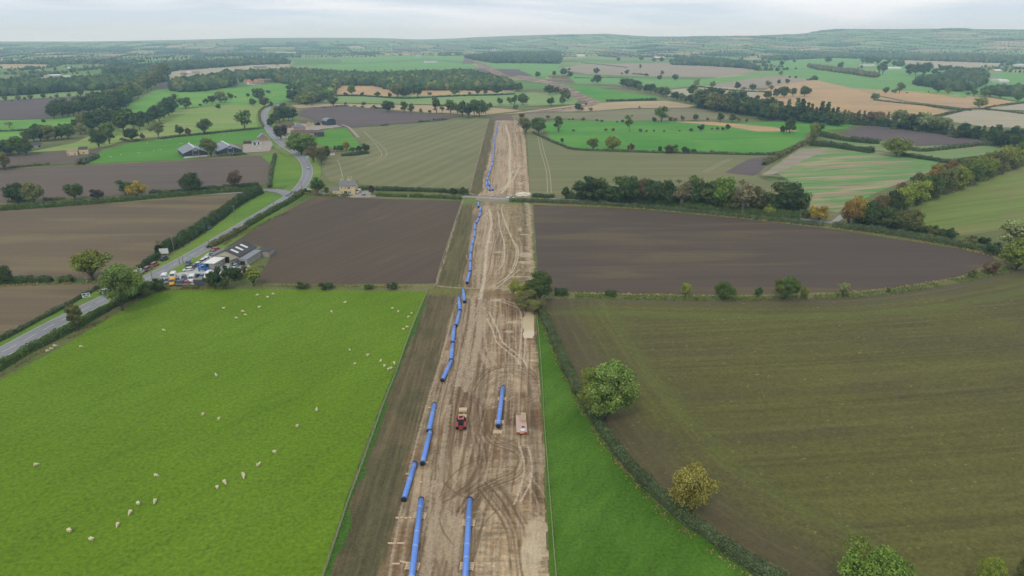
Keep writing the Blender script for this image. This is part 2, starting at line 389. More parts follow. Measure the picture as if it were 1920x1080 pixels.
FIELDS = [
 ('pasture', 'near_grass', 1, 'bright green sheep pasture at the lower left', [(-700,1350),(-700,1000),(-40,735),(95,662),(150,630),(200,600),(262,562),(300,546),(400,541),(560,543),(700,545),(802,547),(720,740),(650,930),(602,1090),(540,1350)]),
 ('pasture', 'strip_grass', 2, 'narrow wedge of vivid green grass right of the bare corridor', [(1004,582),(1018,590),(1040,640),(1068,720),(1110,792),(1160,872),(1235,948),(1330,1016),(1400,1066),(1480,1130),(1640,1350),(1040,1350),(1030,1080),(1021,830),(1011,700)]),
 ('ploughed_field', 'plough_right', 1, 'dark ploughed field right of the corridor below the lane', [(1000,384),(1200,393),(1400,411),(1560,430),(1700,452),(1850,474),(1868,488),(1800,518),(1700,536),(1600,546),(1400,552),(1200,551),(1010,545)]),
 ('ploughed_field', 'plough_centre', 1, 'dark ploughed field between the garage and the corridor', [(590,369),(866,377),(818,531),(640,533),(478,529),(500,495),(512,470),(470,456),(418,464),(470,434),(535,397)]),
 ('tilled_field', 'plough_left', 1, 'wide tan brown tilled field left of the main road', [(-300,412),(0,395),(150,385),(300,375),(440,365),(448,372),(400,402),(330,445),(288,480),(262,510),(205,526),(130,519),(0,524),(-300,532)]),
 ('tilled_field', 'plough_left', 1, 'brown tilled field at the left edge beside the road', [(-300,545),(60,536),(150,531),(226,536),(170,562),(90,606),(0,652),(-300,790)]),
 ('tilled_field', 'plough_left_far', 1, 'brown field below the grey sheds left of the road bend', [(-300,325),(0,318),(140,311),(300,304),(508,291),(512,315),(500,345),(440,351),(340,360),(100,374),(0,380),(-300,392)]),
 ('tilled_field', 'plough_left_far', 1, 'brown field around the ruined cottage', [(-300,300),(0,291),(95,286),(190,279),(190,284),(150,306),(0,315),(-300,322)]),
 ('pasture', 'garden', 1, 'bright green sheep paddock behind the two grey sheds', [(150,307),(188,284),(240,269),(330,258),(494,242),(508,256),(505,268),(440,270),(425,290),(350,299)]),
 ('pasture', 'grass_yellow', 1, 'yellow green sloping pasture left of the road', [(-300,298),(55,285),(140,268),(178,250),(240,232),(300,214),(330,206),(420,197),(500,192),(508,199),(495,210),(488,238),(330,253),(235,263),(190,278),(95,284)]),
 ('pasture', 'grass_hill', 1, 'bright green hillside pasture with a long flock of sheep', [(225,206),(290,168),(340,167),(430,166),(545,154),(578,160),(560,186),(505,198),(420,196),(330,205),(265,216)]),
 ('pasture', 'grass_hill', 1, 'light green grass strip left of the wooded valley', [(-300,240),(0,226),(90,223),(145,218),(150,226),(100,240),(0,272),(-300,290)]),
 ('ploughed_field', 'plough_far', 1, 'grey brown ploughed field at the far left edge', [(-300,200),(0,189),(120,183),(190,178),(172,194),(110,208),(95,222),(0,225),(-300,236)]),
 ('pasture', 'grass_pale', 1, 'pale green strip of grass with a row of small trees at far left', [(-300,190),(0,178),(110,172),(205,165),(212,172),(190,177),(120,182),(0,188),(-300,198)]),
 ('ploughed_field', 'plough_far', 1, 'small dark field beside the wood on the left hillside', [(288,166),(303,151),(345,150),(335,164)]),
 ('stubble_field', 'pale', 1, 'pale stubble ridge beyond the village', [(310,141),(330,131),(400,126),(480,121),(552,116),(535,128),(440,136),(330,149)]),
 ('sprouting_field', 'olive_l', 1, 'pale olive field behind the stone house', [(612,300),(640,292),(692,286),(656,241),(700,238),(900,222),(918,223),(880,353),(760,351),(700,348),(620,341),(603,322)]),
 ('ploughed_field', 'plough_far', 1, 'dark ploughed field behind the farm', [(565,206),(600,200),(650,199),(780,212),(868,217),(830,226),(655,239),(625,238),(560,216)]),
 ('pasture', 'garden', 1, 'small vivid green paddock beside the farm', [(590,246),(648,240),(678,275),(650,282),(620,277),(588,268)]),
 ('lawn', 'verge', 1, 'small lawn in front of the farm trees', [(513,232),(555,222),(561,231),(520,239)]),
 ('stubble_field', 'tan', 1, 'tan stubble strip beyond the dark ploughed field', [(545,197),(640,195),(760,197),(870,198),(980,207),(905,216),(800,211),(700,203),(640,198),(560,203)]),
 ('pasture', 'grass_pale', 2, 'long green pasture in front of the central wood', [(600,180),(680,181),(800,179),(960,173),(1050,176),(1088,186),(1076,196),(970,200),(870,197),(760,195),(640,193),(600,191)]),
 ('stubble_field', 'gold', 1, 'rounded golden field under the central wood', [(632,162),(660,158),(700,159),(740,167),(752,180),(690,181),(632,177)]),
 ('stubble_field', 'gold', 1, 'narrow golden strip under the central wood', [(752,180),(762,170),(900,168),(965,165),(965,172),(860,178)]),
 ('pasture', 'grass_far', 1, 'bright far pasture above the central wood', [(560,129),(600,121),(700,119),(800,113),(880,119),(902,127),(870,131),(800,137),(700,140),(600,140)]),
 ('pasture', 'grass_far', 1, 'far green fields in front of the distant town', [(640,110),(760,104),(868,106),(878,116),(800,111),(700,117),(640,119)]),
 ('ploughed_field', 'plough_far', 1, 'dark strip of soil at the top of the central wood', [(820,136),(850,129),(905,129),(975,130),(1000,142),(920,147)]),
 ('pasture', 'grass_far', 1, 'far green field right of the distant bare track', [(905,118),(1000,117),(1050,120),(1045,128),(1075,139),(1060,146),(1000,142),(965,130),(925,128)]),
 ('sprouting_field', 'olive_r', 1, 'pale olive field right of the corridor above the lane', [(988,240),(1035,268),(1075,282),(1200,286),(1400,290),(1455,292),(1440,315),(1500,350),(1500,392),(1250,377),(1060,366),(993,363)]),
 ('ploughed_field', 'plough_far', 2, 'small dark patch of soil by the hedge on the right', [(1358,324),(1402,299),(1452,291),(1425,324),(1412,330)]),
 ('pasture', 'grass', 1, 'large bright green field right of the corridor', [(1012,232),(1040,226),(1250,227),(1320,231),(1480,228),(1600,233),(1590,241),(1512,249),(1500,276),(1432,288),(1080,281),(1035,262)]),
 ('stubble_field', 'gold', 2, 'thin golden wedge on the bright green field', [(1262,228),(1340,229),(1445,238),(1500,246),(1420,247),(1370,238)]),
 ('sprouting_field', 'olive_far', 1, 'grey olive field beyond the bright green field', [(925,220),(1000,211),(1100,211),(1180,205),(1290,203),(1350,208),(1372,224),(1250,226),(1150,227),(1040,222),(1000,226)]),
 ('stubble_field', 'tan', 1, 'tan stubble field beyond the grey olive field', [(930,216),(1060,199),(1100,194),(1180,190),(1250,189),(1305,198),(1290,202),(1180,203),(1100,209),(1000,210)]),
 ('pasture', 'grass', 2, 'vivid green field right of the winding bare strip', [(1052,161),(1120,165),(1230,181),(1242,188),(1125,192),(1092,181)]),
 ('pasture', 'grass_far', 1, 'green field with grazing sheep in front of the pinkish field', [(1062,140),(1130,145),(1300,150),(1400,141),(1500,134),(1540,130),(1340,160),(1242,167),(1150,158),(1080,157)]),
 ('stubble_field', 'pink', 1, 'wide pinkish stubble field in the far middle', [(1046,129),(1090,121),(1180,119),(1280,118),(1400,127),(1422,134),(1340,145),(1200,143),(1100,139)]),
 ('stubble_field', 'pale', 1, 'pale stubble field beside the hedge belt', [(1242,170),(1330,161),(1442,171),(1420,182),(1295,190),(1250,179)]),
 ('stubble_field', 'pink', 1, 'pinkish stubble field below the far green slope', [(1330,160),(1400,145),(1470,140),(1524,150),(1452,165),(1380,166)]),
 ('stubble_field', 'gold', 1, 'large orange gold stubble field on the right', [(1408,180),(1460,158),(1530,151),(1600,167),(1652,182),(1780,208),(1742,222),(1682,226),(1600,212),(1440,194)]),
 ('stubble_field', 'gold', 1, 'upper orange gold stubble field on the right', [(1652,180),(1640,170),(1722,171),(1862,184),(1912,192),(1860,203),(1812,203),(1700,190)]),
 ('stubble_field', 'pale', 1, 'pale stubble field at the right edge behind the tree belt', [(1750,224),(1812,207),(1852,207),(2200,222),(2200,250),(1850,238)]),
 ('stubble_field', 'pale', 1, 'small pale stubble corner at the right edge', [(1868,201),(1922,194),(2200,200),(2200,214),(1850,205)]),
 ('pasture', 'grass_far', 1, 'long bright green slope above the golden fields', [(1420,140),(1480,131),(1560,129),(1640,150),(1760,167),(1850,180),(1800,184),(1700,171),(1600,165),(1530,150)]),
 ('pasture', 'grass_far', 1, 'far green parkland on the right', [(1430,114),(1560,108),(1690,112),(1720,128),(1560,128),(1480,130)]),
 ('pasture', 'grass_far', 1, 'green field around the far right farm wood', [(1560,129),(1720,128),(1800,134),(1960,140),(2200,146),(2200,196),(1912,191),(1850,179),(1760,166),(1640,149)]),
 ('stubble_field', 'pale', 1, 'long pale field in the far right distance', [(1688,113),(1880,117),(1905,121),(1780,131),(1700,122)]),
 ('ploughed_field', 'plough_far', 1, 'dark ploughed field between the hedges on the right', [(1570,249),(1638,233),(1662,234),(1852,262),(1822,270),(1722,273),(1640,263)]),
 ('pasture', 'mixed', 1, 'patchy green field under the right ploughed field', [(1532,259),(1640,264),(1722,275),(1832,270),(1905,284),(1780,298),(1700,292),(1620,277)]),
 ('stubble_field', 'stripes', 1, 'green and tan striped field right of centre', [(1418,332),(1500,278),(1560,276),(1640,284),(1762,302),(1742,322),(1642,362),(1570,398),(1500,385),(1480,350)]),
 ('stubble_field', 'pink', 2, 'pinkish stubble corner at the upper left of the striped field', [(1426,329),(1462,306),(1500,280),(1556,278),(1540,287),(1512,298),(1482,314),(1450,327)]),
 ('pasture', 'ylw_r', 1, 'yellow green striped field at the right edge', [(1704,408),(1722,384),(1800,350),(1920,314),(2300,260),(2300,440),(1900,428),(1800,442),(1730,422)]),
]
for i, (nm, mt, ly, lb, px) in enumerate(FIELDS): sheet(nm, px, M[mt], ly, lb, seed=i)

# ------------------------------------------------------------- the stripped corridor, painted vertex by vertex in metres
def lerp_tab(tab): a = sorted(tab); return np.array([p[0] for p in a], float), np.array([p[1] for p in a], float)
LFT = lerp_tab([(222,916),(355,880),(362,874),(378,865),(530,816),(545,802),(640,762),(740,722),(870,675),(930,652),(1090,604),(1350,528)])
RGT = lerp_tab([(222,962),(232,978),(262,985),(362,993),(384,996),(545,1004),(560,1000),(585,1003),(640,1007),(700,1011),(830,1019),(1080,1030),(1350,1040)])
TOP = lerp_tab([(222,930),(250,925),(290,917),(340,906),(358,905),(372,893),(388,888),(450,882),(530,866),(548,862),(600,846),(680,826),(760,800),(870,770),(970,752),(1080,722),(1350,655)])
def world_line(pts, n=8):
    return np.array([tuple(G(p[0], p[1])[:2]) for p in smooth_line(pts, n)])
def build_corridor():
    pys = []; y = 1340.0
    while y > 222: pys.append(y); y -= .95 if y > 560 else .7 if y > 380 else .5
    pys = np.array(pys); NU = 190
    u = np.linspace(0, 1, NU)
    rows = []
    for py in pys:
        l, r = np.interp(py, *LFT), np.interp(py, *RGT)
        a, b = G(l, py), G(r, py)
        rows.append(np.stack([a[0] + (b[0] - a[0]) * u, a[1] + (b[1] - a[1]) * u], 1))
    P = np.array(rows); X, Y = P[..., 0], P[..., 1]
    X[:, 0] += (fbm(Y[:, 0] / 3, Y[:, 0] * 0, 3) - .5) * 1.2; X[:, -1] += (fbm(Y[:, 0] / 2.4, Y[:, 0] * 0, 4, 5) - .5) * 3.0
    PY = np.repeat(pys[:, None], NU, 1); Z0 = H(X, Y)
    L = X[:, :1]; Rr = X[:, -1:]
    topx = np.array([G(np.interp(py, *TOP), py)[0] for py in pys])[:, None]
    c = lambda r, g, b: np.array([lin(r), lin(g), lin(b)]) * KA
    def mixc(A, B, t): return A * (1 - t[..., None]) + B * t[..., None]
    n_long = fbm(X / .55, Y / 14, 1, 4); n_long2 = fbm(X / 1.8, Y / 40, 2, 3); n_cross = fbm(X / 3.0, Y / .7, 3, 4)
    n_fine = fbm(X / .45, Y / .45, 4, 3); n_patch = fbm(X / 7, Y / 9, 5, 4); n_big = fbm(X / 16, Y / 30, 6, 3)
    ss = lambda a, b, v: np.clip((v - a) / (b - a), 0, 1) ** 2 * (3 - 2 * np.clip((v - a) / (b - a), 0, 1))
    sec2 = ss(545, 530, PY); sec3 = ss(372, 362, PY)
    # soil bands: stored topsoil strip, then subsoil
    tsoil = mixc(c(112, 98, 70), c(98, 92, 62), ss(.4, .6, n_patch)); tsoil = mixc(tsoil, c(104, 98, 60), sec2 * .6)
    tsoil = tsoil * (1 + (n_long[..., None] - .5) * .9 + (n_fine[..., None] - .5) * .45)
    tan = mixc(c(180, 157, 124), c(140, 114, 84), ss(.35, .65, n_patch))
    tan = mixc(tan, c(172, 150, 118), sec2 * .35); tan = mixc(tan, c(184, 160, 128), sec3 * .6)
    muddy = ss(690, 730, PY) * (1 - ss(900, 960, PY)) * ss(0, 5, X - topx - 3)
    tan = mixc(tan, c(118, 92, 66), muddy * (.2 + .4 * ss(.35, .6, n_patch)))
    olv = sec2 * (1 - sec3) * ss(12, 20, X - topx); tan = mixc(tan, c(140, 124, 86), olv * .7)
    pale = ss(930, 990, PY) * ss(-15, -6, X - Rr) * ss(.4, .6, n_big); tan = mixc(tan, c(196, 170, 130), pale * .7)
    tan = tan * (1 + (n_long[..., None] - .5) * .75 + (n_long2[..., None] - .5) * .8 + (n_fine[..., None] - .5) * .6)
    # digger mat prints running across
    right = ss(-18, -12, X - Rr) * (1 - .6 * muddy); tan = tan * (1 + ((n_cross - .5) * 1.1 * (.25 + .75 * right))[..., None])
    w = ss(-1.2, 1.2, X - topx + (n_patch - .5) * 3 + (n_long - .5) * 2)
    K = mixc(tsoil, tan, w)
    haul = np.exp(-((X - topx - 8.5 + (n_big - .5) * 3) / 3.6) ** 2) * (1 - muddy * .3)
    K = mixc(K, c(176, 156, 128) * (.75 + .5 * n_long[..., None]), haul * (.35 + .35 * sec3) * ss(.35, .6, n_long2))
    # grass left standing along the near fence, and grassy balks between the fields
    gr = ss(0.1, -.1, X - L - 1.5 - (n_patch - .5) * 2.4) * ss(555, 575, PY)
    K = mixc(K, c(76, 114, 36) * (.5 + .8 * n_fine[..., None]), gr)
    balk = np.exp(-((PY - 546) / 7) ** 2) * (1 - ss(0, 5, X - topx) * .85); K = mixc(K, c(118, 118, 62) * (.6 + .8 * n_fine[..., None]), np.clip(balk * 1.3, 0, 1))
    balk = np.exp(-((PY - 377) / 6) ** 2) * (1 - .9 * np.exp(-((X - topx - 8) / 4.5) ** 2)); K = mixc(K, c(116, 132, 66) * (.6 + .8 * n_fine[..., None]), np.clip(balk * 1.2, 0, 1))
    # pale subsoil bunds on the field edges beyond the first boundary
    for tab, wd in ((Rr - 1.6, 1.1), (L + .5, .5)):
        e = np.exp(-((X - tab) / wd) ** 2) * sec2 * np.where((PY < 376) & (PY > 362), .3, 1) * ss(.28, .5, n_fine * .5 + n_patch * .5)
        K = mixc(K, c(190, 170, 136), np.clip(e, 0, 1) * .8)
    e = np.exp(-((X - Rr + 4.2) / .8) ** 2) * sec2; K = K * (1 - .3 * e[..., None])
    D = np.zeros_like(X)
    def track(line, wd, colr, st, dep=0.0, br=.5):
        nonlocal K
        q = line; lo = q.min(0) - 4; hi = q.max(0) + 4
        rs = np.where((Y[:, 0] > lo[1]) & (Y[:, 0] < hi[1]))[0]
        if len(rs) < 2: return
        a, b = rs[0], rs[-1] + 1; xs, ys = X[a:b], Y[a:b]; best = np.full(xs.shape, 1e9)
        for i in range(len(q) - 1):
            p, d = q[i], q[i + 1] - q[i]; l2 = max(d @ d, 1e-6)
            t = np.clip(((xs - p[0]) * d[0] + (ys - p[1]) * d[1]) / l2, 0, 1)
            best = np.minimum(best, np.hypot(xs - p[0] - d[0] * t, ys - p[1] - d[1] * t))
        nn = n_fine[a:b]; m = np.clip((wd / 2 - best + (nn - .5) * wd * .8) / (.25 * wd + .1) + .5, 0, 1)
        m = m * st * np.clip(1 - br + br * 2 * fbm(xs / 1.2, ys / 2.4, 9, 3), 0, 1)
        K[a:b] = K[a:b] * (1 - m[..., None]) + np.asarray(colr) * (.8 + .4 * nn[..., None]) * m[..., None]
        D[a:b] -= m * dep
    PALE, PALE2, DARK, DARK2 = c(186, 165, 136), c(214, 196, 166), c(100, 78, 54), c(118, 94, 66)
    rnd = random.Random(4)
    def off(line, d):
        t = np.gradient(line, axis=0); t /= np.maximum(np.hypot(t[:, 0], t[:, 1])[:, None], 1e-6)
        return line + np.stack([-t[:, 1], t[:, 0]], 1) * d
    # loose traffic along the haul road, three stretches
    for lo, hi, n in ((1340, 560, 70), (545, 392, 40), (362, 232, 30)):
        for k in range(n):
            y0 = rnd.uniform(lo, hi); y1 = max(hi, y0 - rnd.uniform(.25, .9) * (lo - hi)); base = rnd.gauss(.34, .24); dr = rnd.gauss(0, .12)
            if not .02 < base < .92: continue
            pts = []
            for j in range(6):
                t = j / 5; py = y0 + (y1 - y0) * t; l, r = np.interp(py, *TOP), np.interp(py, *RGT)
                uu = min(max(base + dr * t + rnd.gauss(0, .012), .03), .95); pts.append((l + (r - l) * uu, py))
            ln = world_line(pts, 4); pl = rnd.random() < .6; col = PALE if pl else DARK2; w_ = rnd.uniform(.22, .6)
            for s_ in (-1, 1): track(off(ln, s_ * 1.0), w_, col, rnd.uniform(.35, .75), .04)
    for k in range(60):                            # turning marks, mostly on the right half
        py = rnd.choice([rnd.uniform(395, 540), rnd.uniform(395, 540), rnd.uniform(600, 1200), rnd.uniform(250, 360)])
        l, r = np.interp(py, *TOP), np.interp(py, *RGT); g = G(l + (r - l) * rnd.uniform(.35, .9), py)
        rad = rnd.uniform(4, 12); a0 = rnd.uniform(0, 6.28); sp = rnd.uniform(.8, 2.6)
        ln = np.array([(g[0] + rad * math.cos(a0 + sp * t), g[1] + rad * 1.5 * math.sin(a0 + sp * t)) for t in np.linspace(0, 1, 14)])
        for s_ in (-1, 1): track(off(ln, s_ * .95), .35, PALE if py < 545 or rnd.random() < .5 else DARK2, rnd.uniform(.4, .8), .03)
    for pts, w_, col, st in [
        ([(886,560),(886,585),(880,627),(870,677),(858,722)], 2.0, PALE, .85), ([(901,560),(899,585),(893,643),(888,667),(880,702),(873,733)], 1.6, PALE, .8),
        ([(908,575),(908,598),(899,640),(904,663),(918,690)], 1.7, PALE, .8), ([(909,600),(912,653),(932,688)], .9, PALE, .8),
        ([(870,560),(862,640),(858,670),(846,720)], .9, PALE, .6), ([(880,560),(876,600),(866,650)], .8, DARK2, .7),
        ([(913,597),(925,622),(933,643),(970,675),(977,692)], .45, PALE2, .9), ([(917,585),(935,622),(943,642),(980,673),(989,692)], .45, PALE2, .9),
        ([(927,560),(953,570),(973,580),(978,602),(977,635),(970,689)], .4, PALE2, .85), ([(937,560),(970,573),(985,590),(985,627),(982,679)], .4, PALE2, .85),
        ([(960,630),(968,646),(970,690)], .35, PALE, .8), ([(975,690),(976,640),(972,632)], .35, PALE, .7),
        ([(884,735),(903,705),(928,690),(970,688),(995,698),(1008,712)], 1.3, DARK, .95), ([(893,742),(912,714),(940,699),(975,698),(994,712)], .8, DARK, .9),
        ([(900,750),(918,724),(945,706),(972,706),(990,722),(994,745)], .7, DARK, .8), ([(888,735),(880,765),(886,800)], 1.2, DARK, .7),
        ([(850,735),(880,745),(900,760),(905,800)], 1.4, DARK, .8), ([(905,800),(925,830),(965,845),(978,865),(965,888),(930,902),(890,925),(862,962)], 1.3, DARK, .9),
        ([(912,795),(935,822),(968,836),(990,862),(975,895),(935,912),(905,925),(880,955)], 1.1, DARK, .85),
        ([(820,942),(865,920),(887,905),(903,885),(905,850),(893,815)], 1.5, DARK, .75), ([(850,930),(880,905),(900,870)], .9, DARK2, .8),
        ([(863,960),(870,930),(917,907),(950,890)], 1.0, DARK, .8), ([(900,912),(920,938),(942,967),(957,1000),(963,1050),(968,1100),(975,1200)], 1.3, DARK, .95),
        ([(915,902),(942,930),(962,963),(978,995),(984,1045),(992,1120),(1000,1200)], 1.6, DARK, .95), ([(930,905),(958,940),(972,970)], .5, DARK2, .8),
        ([(972,830),(981,860),(982,890),(972,925),(964,945)], .4, PALE2, .8), ([(990,836),(997,870),(994,905),(976,940)], .4, PALE2, .8),
        ([(815,905),(822,940),(815,1000),(800,1090)], 1.3, PALE, .7), ([(803,900),(806,960),(792,1090)], .8, PALE, .6),
        ([(837,960),(858,985),(856,1040),(850,1100)], 1.0, PALE, .7), ([(843,760),(838,800),(828,870),(825,910)], 1.0, PALE, .7),
        ([(856,755),(852,790),(842,860)], .9, DARK2, .7), ([(988,800),(990,770),(985,745)], 2.0, DARK2, .5),
        ([(905,545),(880,541),(845,545)], .8, DARK2, .6), ([(820,536),(862,540),(960,541),(1000,541)], 1.2, PALE, .7),
        ([(940,392),(948,420),(962,450),(972,470),(966,500),(950,520),(920,538)], .5, PALE2, .9), ([(933,396),(938,430),(945,455),(945,490),(935,505)], .5, PALE2, .9),
        ([(950,420),(958,445),(968,470),(962,500),(944,530)], .45, PALE2, .8), ([(958,440),(975,452),(977,470),(968,480)], .4, PALE, .8),
        ([(917,392),(921,420),(912,470),(908,520),(900,560)], 1.4, PALE2, .8), ([(909,392),(911,420),(901,480),(897,540)], 1.2, PALE, .8),
        ([(899,400),(896,450),(893,500)], .6, PALE, .7), ([(925,545),(950,525),(975,505)], .5, PALE2, .8), ([(915,540),(945,515)], .5, PALE, .8),
        ([(880,362),(900,366),(935,356),(960,340),(975,310)], .8, PALE2, .9), ([(905,372),(930,362),(950,345),(962,320)], .7, PALE2, .85),
        ([(955,300),(955,340),(940,362)], 2.2, PALE2, .8), ([(948,235),(955,262),(957,300)], 2.2, PALE2, .75), ([(964,240),(970,270),(975,330)], 1.0, PALE, .8),
        ([(936,236),(938,270),(934,310),(930,345)], 1.4, PALE, .8)]:
        for o_, k_ in ((-.5, 1), (.35, .8), (.9, .6)) if col is DARK else ((0, 1),): track(off(world_line(pts, 6), o_ * w_), w_ * (.34 if col is DARK else .9), col, st * k_ * (.8 if col is DARK else 1), .1 if col is DARK else .03, .85 if col is DARK else .5)
    # pale patches of drying clay
    for cx, cy, w_, h_ in [(1008,1010,3.0,7),(995,1045,2.2,6),(985,478,3.5,4.5),(984,492,3.5,2.2),(934,473,2.6,1.6),(919,454,1.6,1.8),(983,440,2.6,1.6),(960,604,2.4,1.4),(955,622,1.8,1.2),
                           (985,535,3,1.2),(975,430,1.2,5),(970,519,4,1),(978,326,1.6,2.5),(977,344,1.6,2.5),(930,563,2.4,1.5),(968,548,3,1.5)]:
        g = G(cx, cy); e = np.exp(-(((X - g[0]) / w_) ** 2 + ((Y - g[1]) / h_) ** 2) ** 2) ; e = ss(.34, .62, e * (.35 + n_cross * .65 + n_fine * .4))
        K = mixc(K, c(212, 192, 158), e * (.6 if (cx, cy) != (990, 612) else .95))
    K = np.clip(K, .004, .8)
    Z = Z0 + layer_z(X, Y, 2) + (n_fine - .5) * .10 * w + (n_patch - .5) * .10 + D
    Z[:, 0] = Z0[:, 0] - .02; Z[:, -1] = Z0[:, -1] - .02; Z = np.maximum(Z, Z0 - .02 + .02 * (np.arange(NU) % (NU - 1) > 0))
    V = np.stack([X.ravel(), Y.ravel(), Z.ravel()], 1); n, m = X.shape; i = np.arange(n * m).reshape(n, m)
    F = np.stack([i[:-1, :-1].ravel(), i[:-1, 1:].ravel(), i[1:, 1:].ravel(), i[1:, :-1].ravel()], 1)
    s = NT('bare_soil', .92, .15); at = s.new('ShaderNodeVertexColor'); at.layer_name = 'tint'
    f = s.noise(s.coord(), 2.6, 5, .7); f2 = s.noise(s.coord((1, .12, 1)), 2.2, 4, .6)
    k = s.math('ADD', s.remap(f, .28, .72, .74, 1.26), s.remap(f2, .3, .7, -.1, .1)); s.bump(f, .5, .12)
    o = mesh_obj('bare_soil', V, F, s.out(s.scale(at.outputs['Color'], k)), smooth=True, cols=K.reshape(-1, 3))
    tag(o, 'bare stripped soil corridor scored by wheel tracks', kind='structure')
build_corridor()


# ------------------------------------------------------------- the big sprouting field: drilled rows bend round the hedge
def build_big_field():
    LB = lerp_tab([(557,1022),(582,1022),(618,1036),(668,1058),(720,1083),(782,1120),(838,1158),(878,1190),(938,1248),(985,1308),(1030,1370),(1068,1430),(1110,1500),(1350,1760)])
    TB = [(1034,558),(1120,557),(1300,562),(1500,561),(1650,553),(1800,530),(1920,503),(2250,420)]
    ys = []; y = 1345.0
    while y > 425: ys.append(y); y -= 1.6 if y > 700 else 1.1 if y > 560 else 2.0
    rows, NU = [], 420
    for py in ys:
        l = float(np.interp(py, *LB)) if py > 560 else float(np.interp(-py, [-561, -553, -530, -503, -420], [1500, 1650, 1800, 1920, 2250]))
        r = max(l + 30, 2500 + (py - 425) * .9); u = np.linspace(0, 1, NU) ** 1.25
        a, b = G(l, py), G(r, py); rows.append(np.stack([a[0] + (b[0] - a[0]) * u, a[1] + (b[1] - a[1]) * u], 1))
    P = np.array(rows); X, Y = P[..., 0], P[..., 1]; Z0 = H(X, Y); px, py = project(X, Y, Z0)
    def dist(line):
        q = np.array([tuple(G(*p)[:2]) for p in line]); best = np.full(X.shape, 1e9); along = np.zeros(X.shape); acc = 0
        for i in range(len(q) - 1):
            d = q[i + 1] - q[i]; l2 = d @ d; t = np.clip(((X - q[i][0]) * d[0] + (Y - q[i][1]) * d[1]) / l2, 0, 1)
            dd = np.hypot(X - q[i][0] - d[0] * t, Y - q[i][1] - d[1] * t); k = dd < best; best = np.where(k, dd, best); along = np.where(k, acc + t * math.sqrt(l2), along); acc += math.sqrt(l2)
        return best, along
    dh, ah = dist(smooth_line([(x, y) for y, x in zip(*LB)], 4)); dt, at_ = dist(smooth_line(TB, 3))
    c = lambda r, g, b: np.array([lin(r), lin(g), lin(b)]) * KA
    mixc = lambda A, B, t: A * (1 - t[..., None]) + B * t[..., None]
    ss = lambda a, b, v: np.clip((v - a) / (b - a), 0, 1) ** 2 * (3 - 2 * np.clip((v - a) / (b - a), 0, 1))
    a0 = R(7); U = X * math.cos(a0) + Y * math.sin(a0); V_ = -X * math.sin(a0) + Y * math.cos(a0) + 5 * np.sin(U / 70)
    body = fbm(U / 40, V_ / 1.5, 3, 4); body2 = fbm(U / 90, V_ / 7, 4, 3); head = fbm(ah / 40, dh / .8, 5, 4); top = fbm(at_ / 60, dt / .9, 6, 4)
    wh = 1 - ss(20, 26, dh + (body2 - .5) * 3); wt = (1 - ss(15, 20, dt + (body2 - .5) * 3)) * (1 - wh)
    st = body * (1 - wh - wt) + head * wh + top * wt; pt = fbm(X / 26, Y / 20, 7, 4); fine = fbm(X / .55, Y / .5, 8, 3)
    K = mixc(c(104, 101, 53), c(99, 94, 57), ss(.38, .62, pt * .6 + body2 * .4)); K = mixc(K, c(112, 108, 58), ss(.52, .74, st) * .45)
    K = K * (1 + (st[..., None] - .5) * .26 + (fine[..., None] - .5) * .7)
    K = mixc(K, c(98, 86, 68) * (.75 + .5 * head[..., None]), (1 - ss(6, 15, dh)) * .5); K = mixc(K, c(102, 90, 76) * (.7 + .6 * top[..., None]), (1 - ss(2, 9, dt)) * .6)
    for d, ctr, w, k in ((dh, 22, 2.4, .42), (dt, 16, 2.4, .6), (dh, 15, .8, .25)):
        e = np.exp(-((d - ctr - (body2 - .5) * 4) / w) ** 2) * (.5 + .8 * fbm(ah / 25, dh / 3, 11, 3)); K = mixc(K, c(106, 116, 54) * (.75 + .5 * fine[..., None]), np.clip(e * k, 0, 1))
    for v0 in np.arange(-40, 420, 24.0):                # tramlines
        e = np.maximum(np.exp(-((V_ - v0) / .35) ** 2), np.exp(-((V_ - v0 - 2) / .35) ** 2)) * (1 - wh - wt); K = K * (1 - .16 * e[..., None])
    K = mixc(K, c(176, 166, 96), ss(.86, .93, fbm(X / .8, Y / .8, 14, 2)) * .6)
    Zz = Z0 + .02; V = np.stack([X.ravel(), Y.ravel(), Zz.ravel()], 1); n, m = X.shape; i = np.arange(n * m).reshape(n, m)
    F = np.stack([i[:-1, :-1].ravel(), i[:-1, 1:].ravel(), i[1:, 1:].ravel(), i[1:, :-1].ravel()], 1)
    s = NT('sprouting_soil', .95, .12); a = s.new('ShaderNodeVertexColor'); a.layer_name = 'tint'; f = s.noise(s.coord(), 2.4, 5, .7); s.bump(f, .4, .12)
    tag(mesh_obj('sprouting_field', V, F, s.out(s.scale(a.outputs['Color'], s.remap(f, .28, .72, .78, 1.22))), cols=np.clip(K, .004, .8).reshape(-1, 3), smooth=True), 'huge olive brown field with sprouting crop at the lower right', kind='structure')
build_big_field()

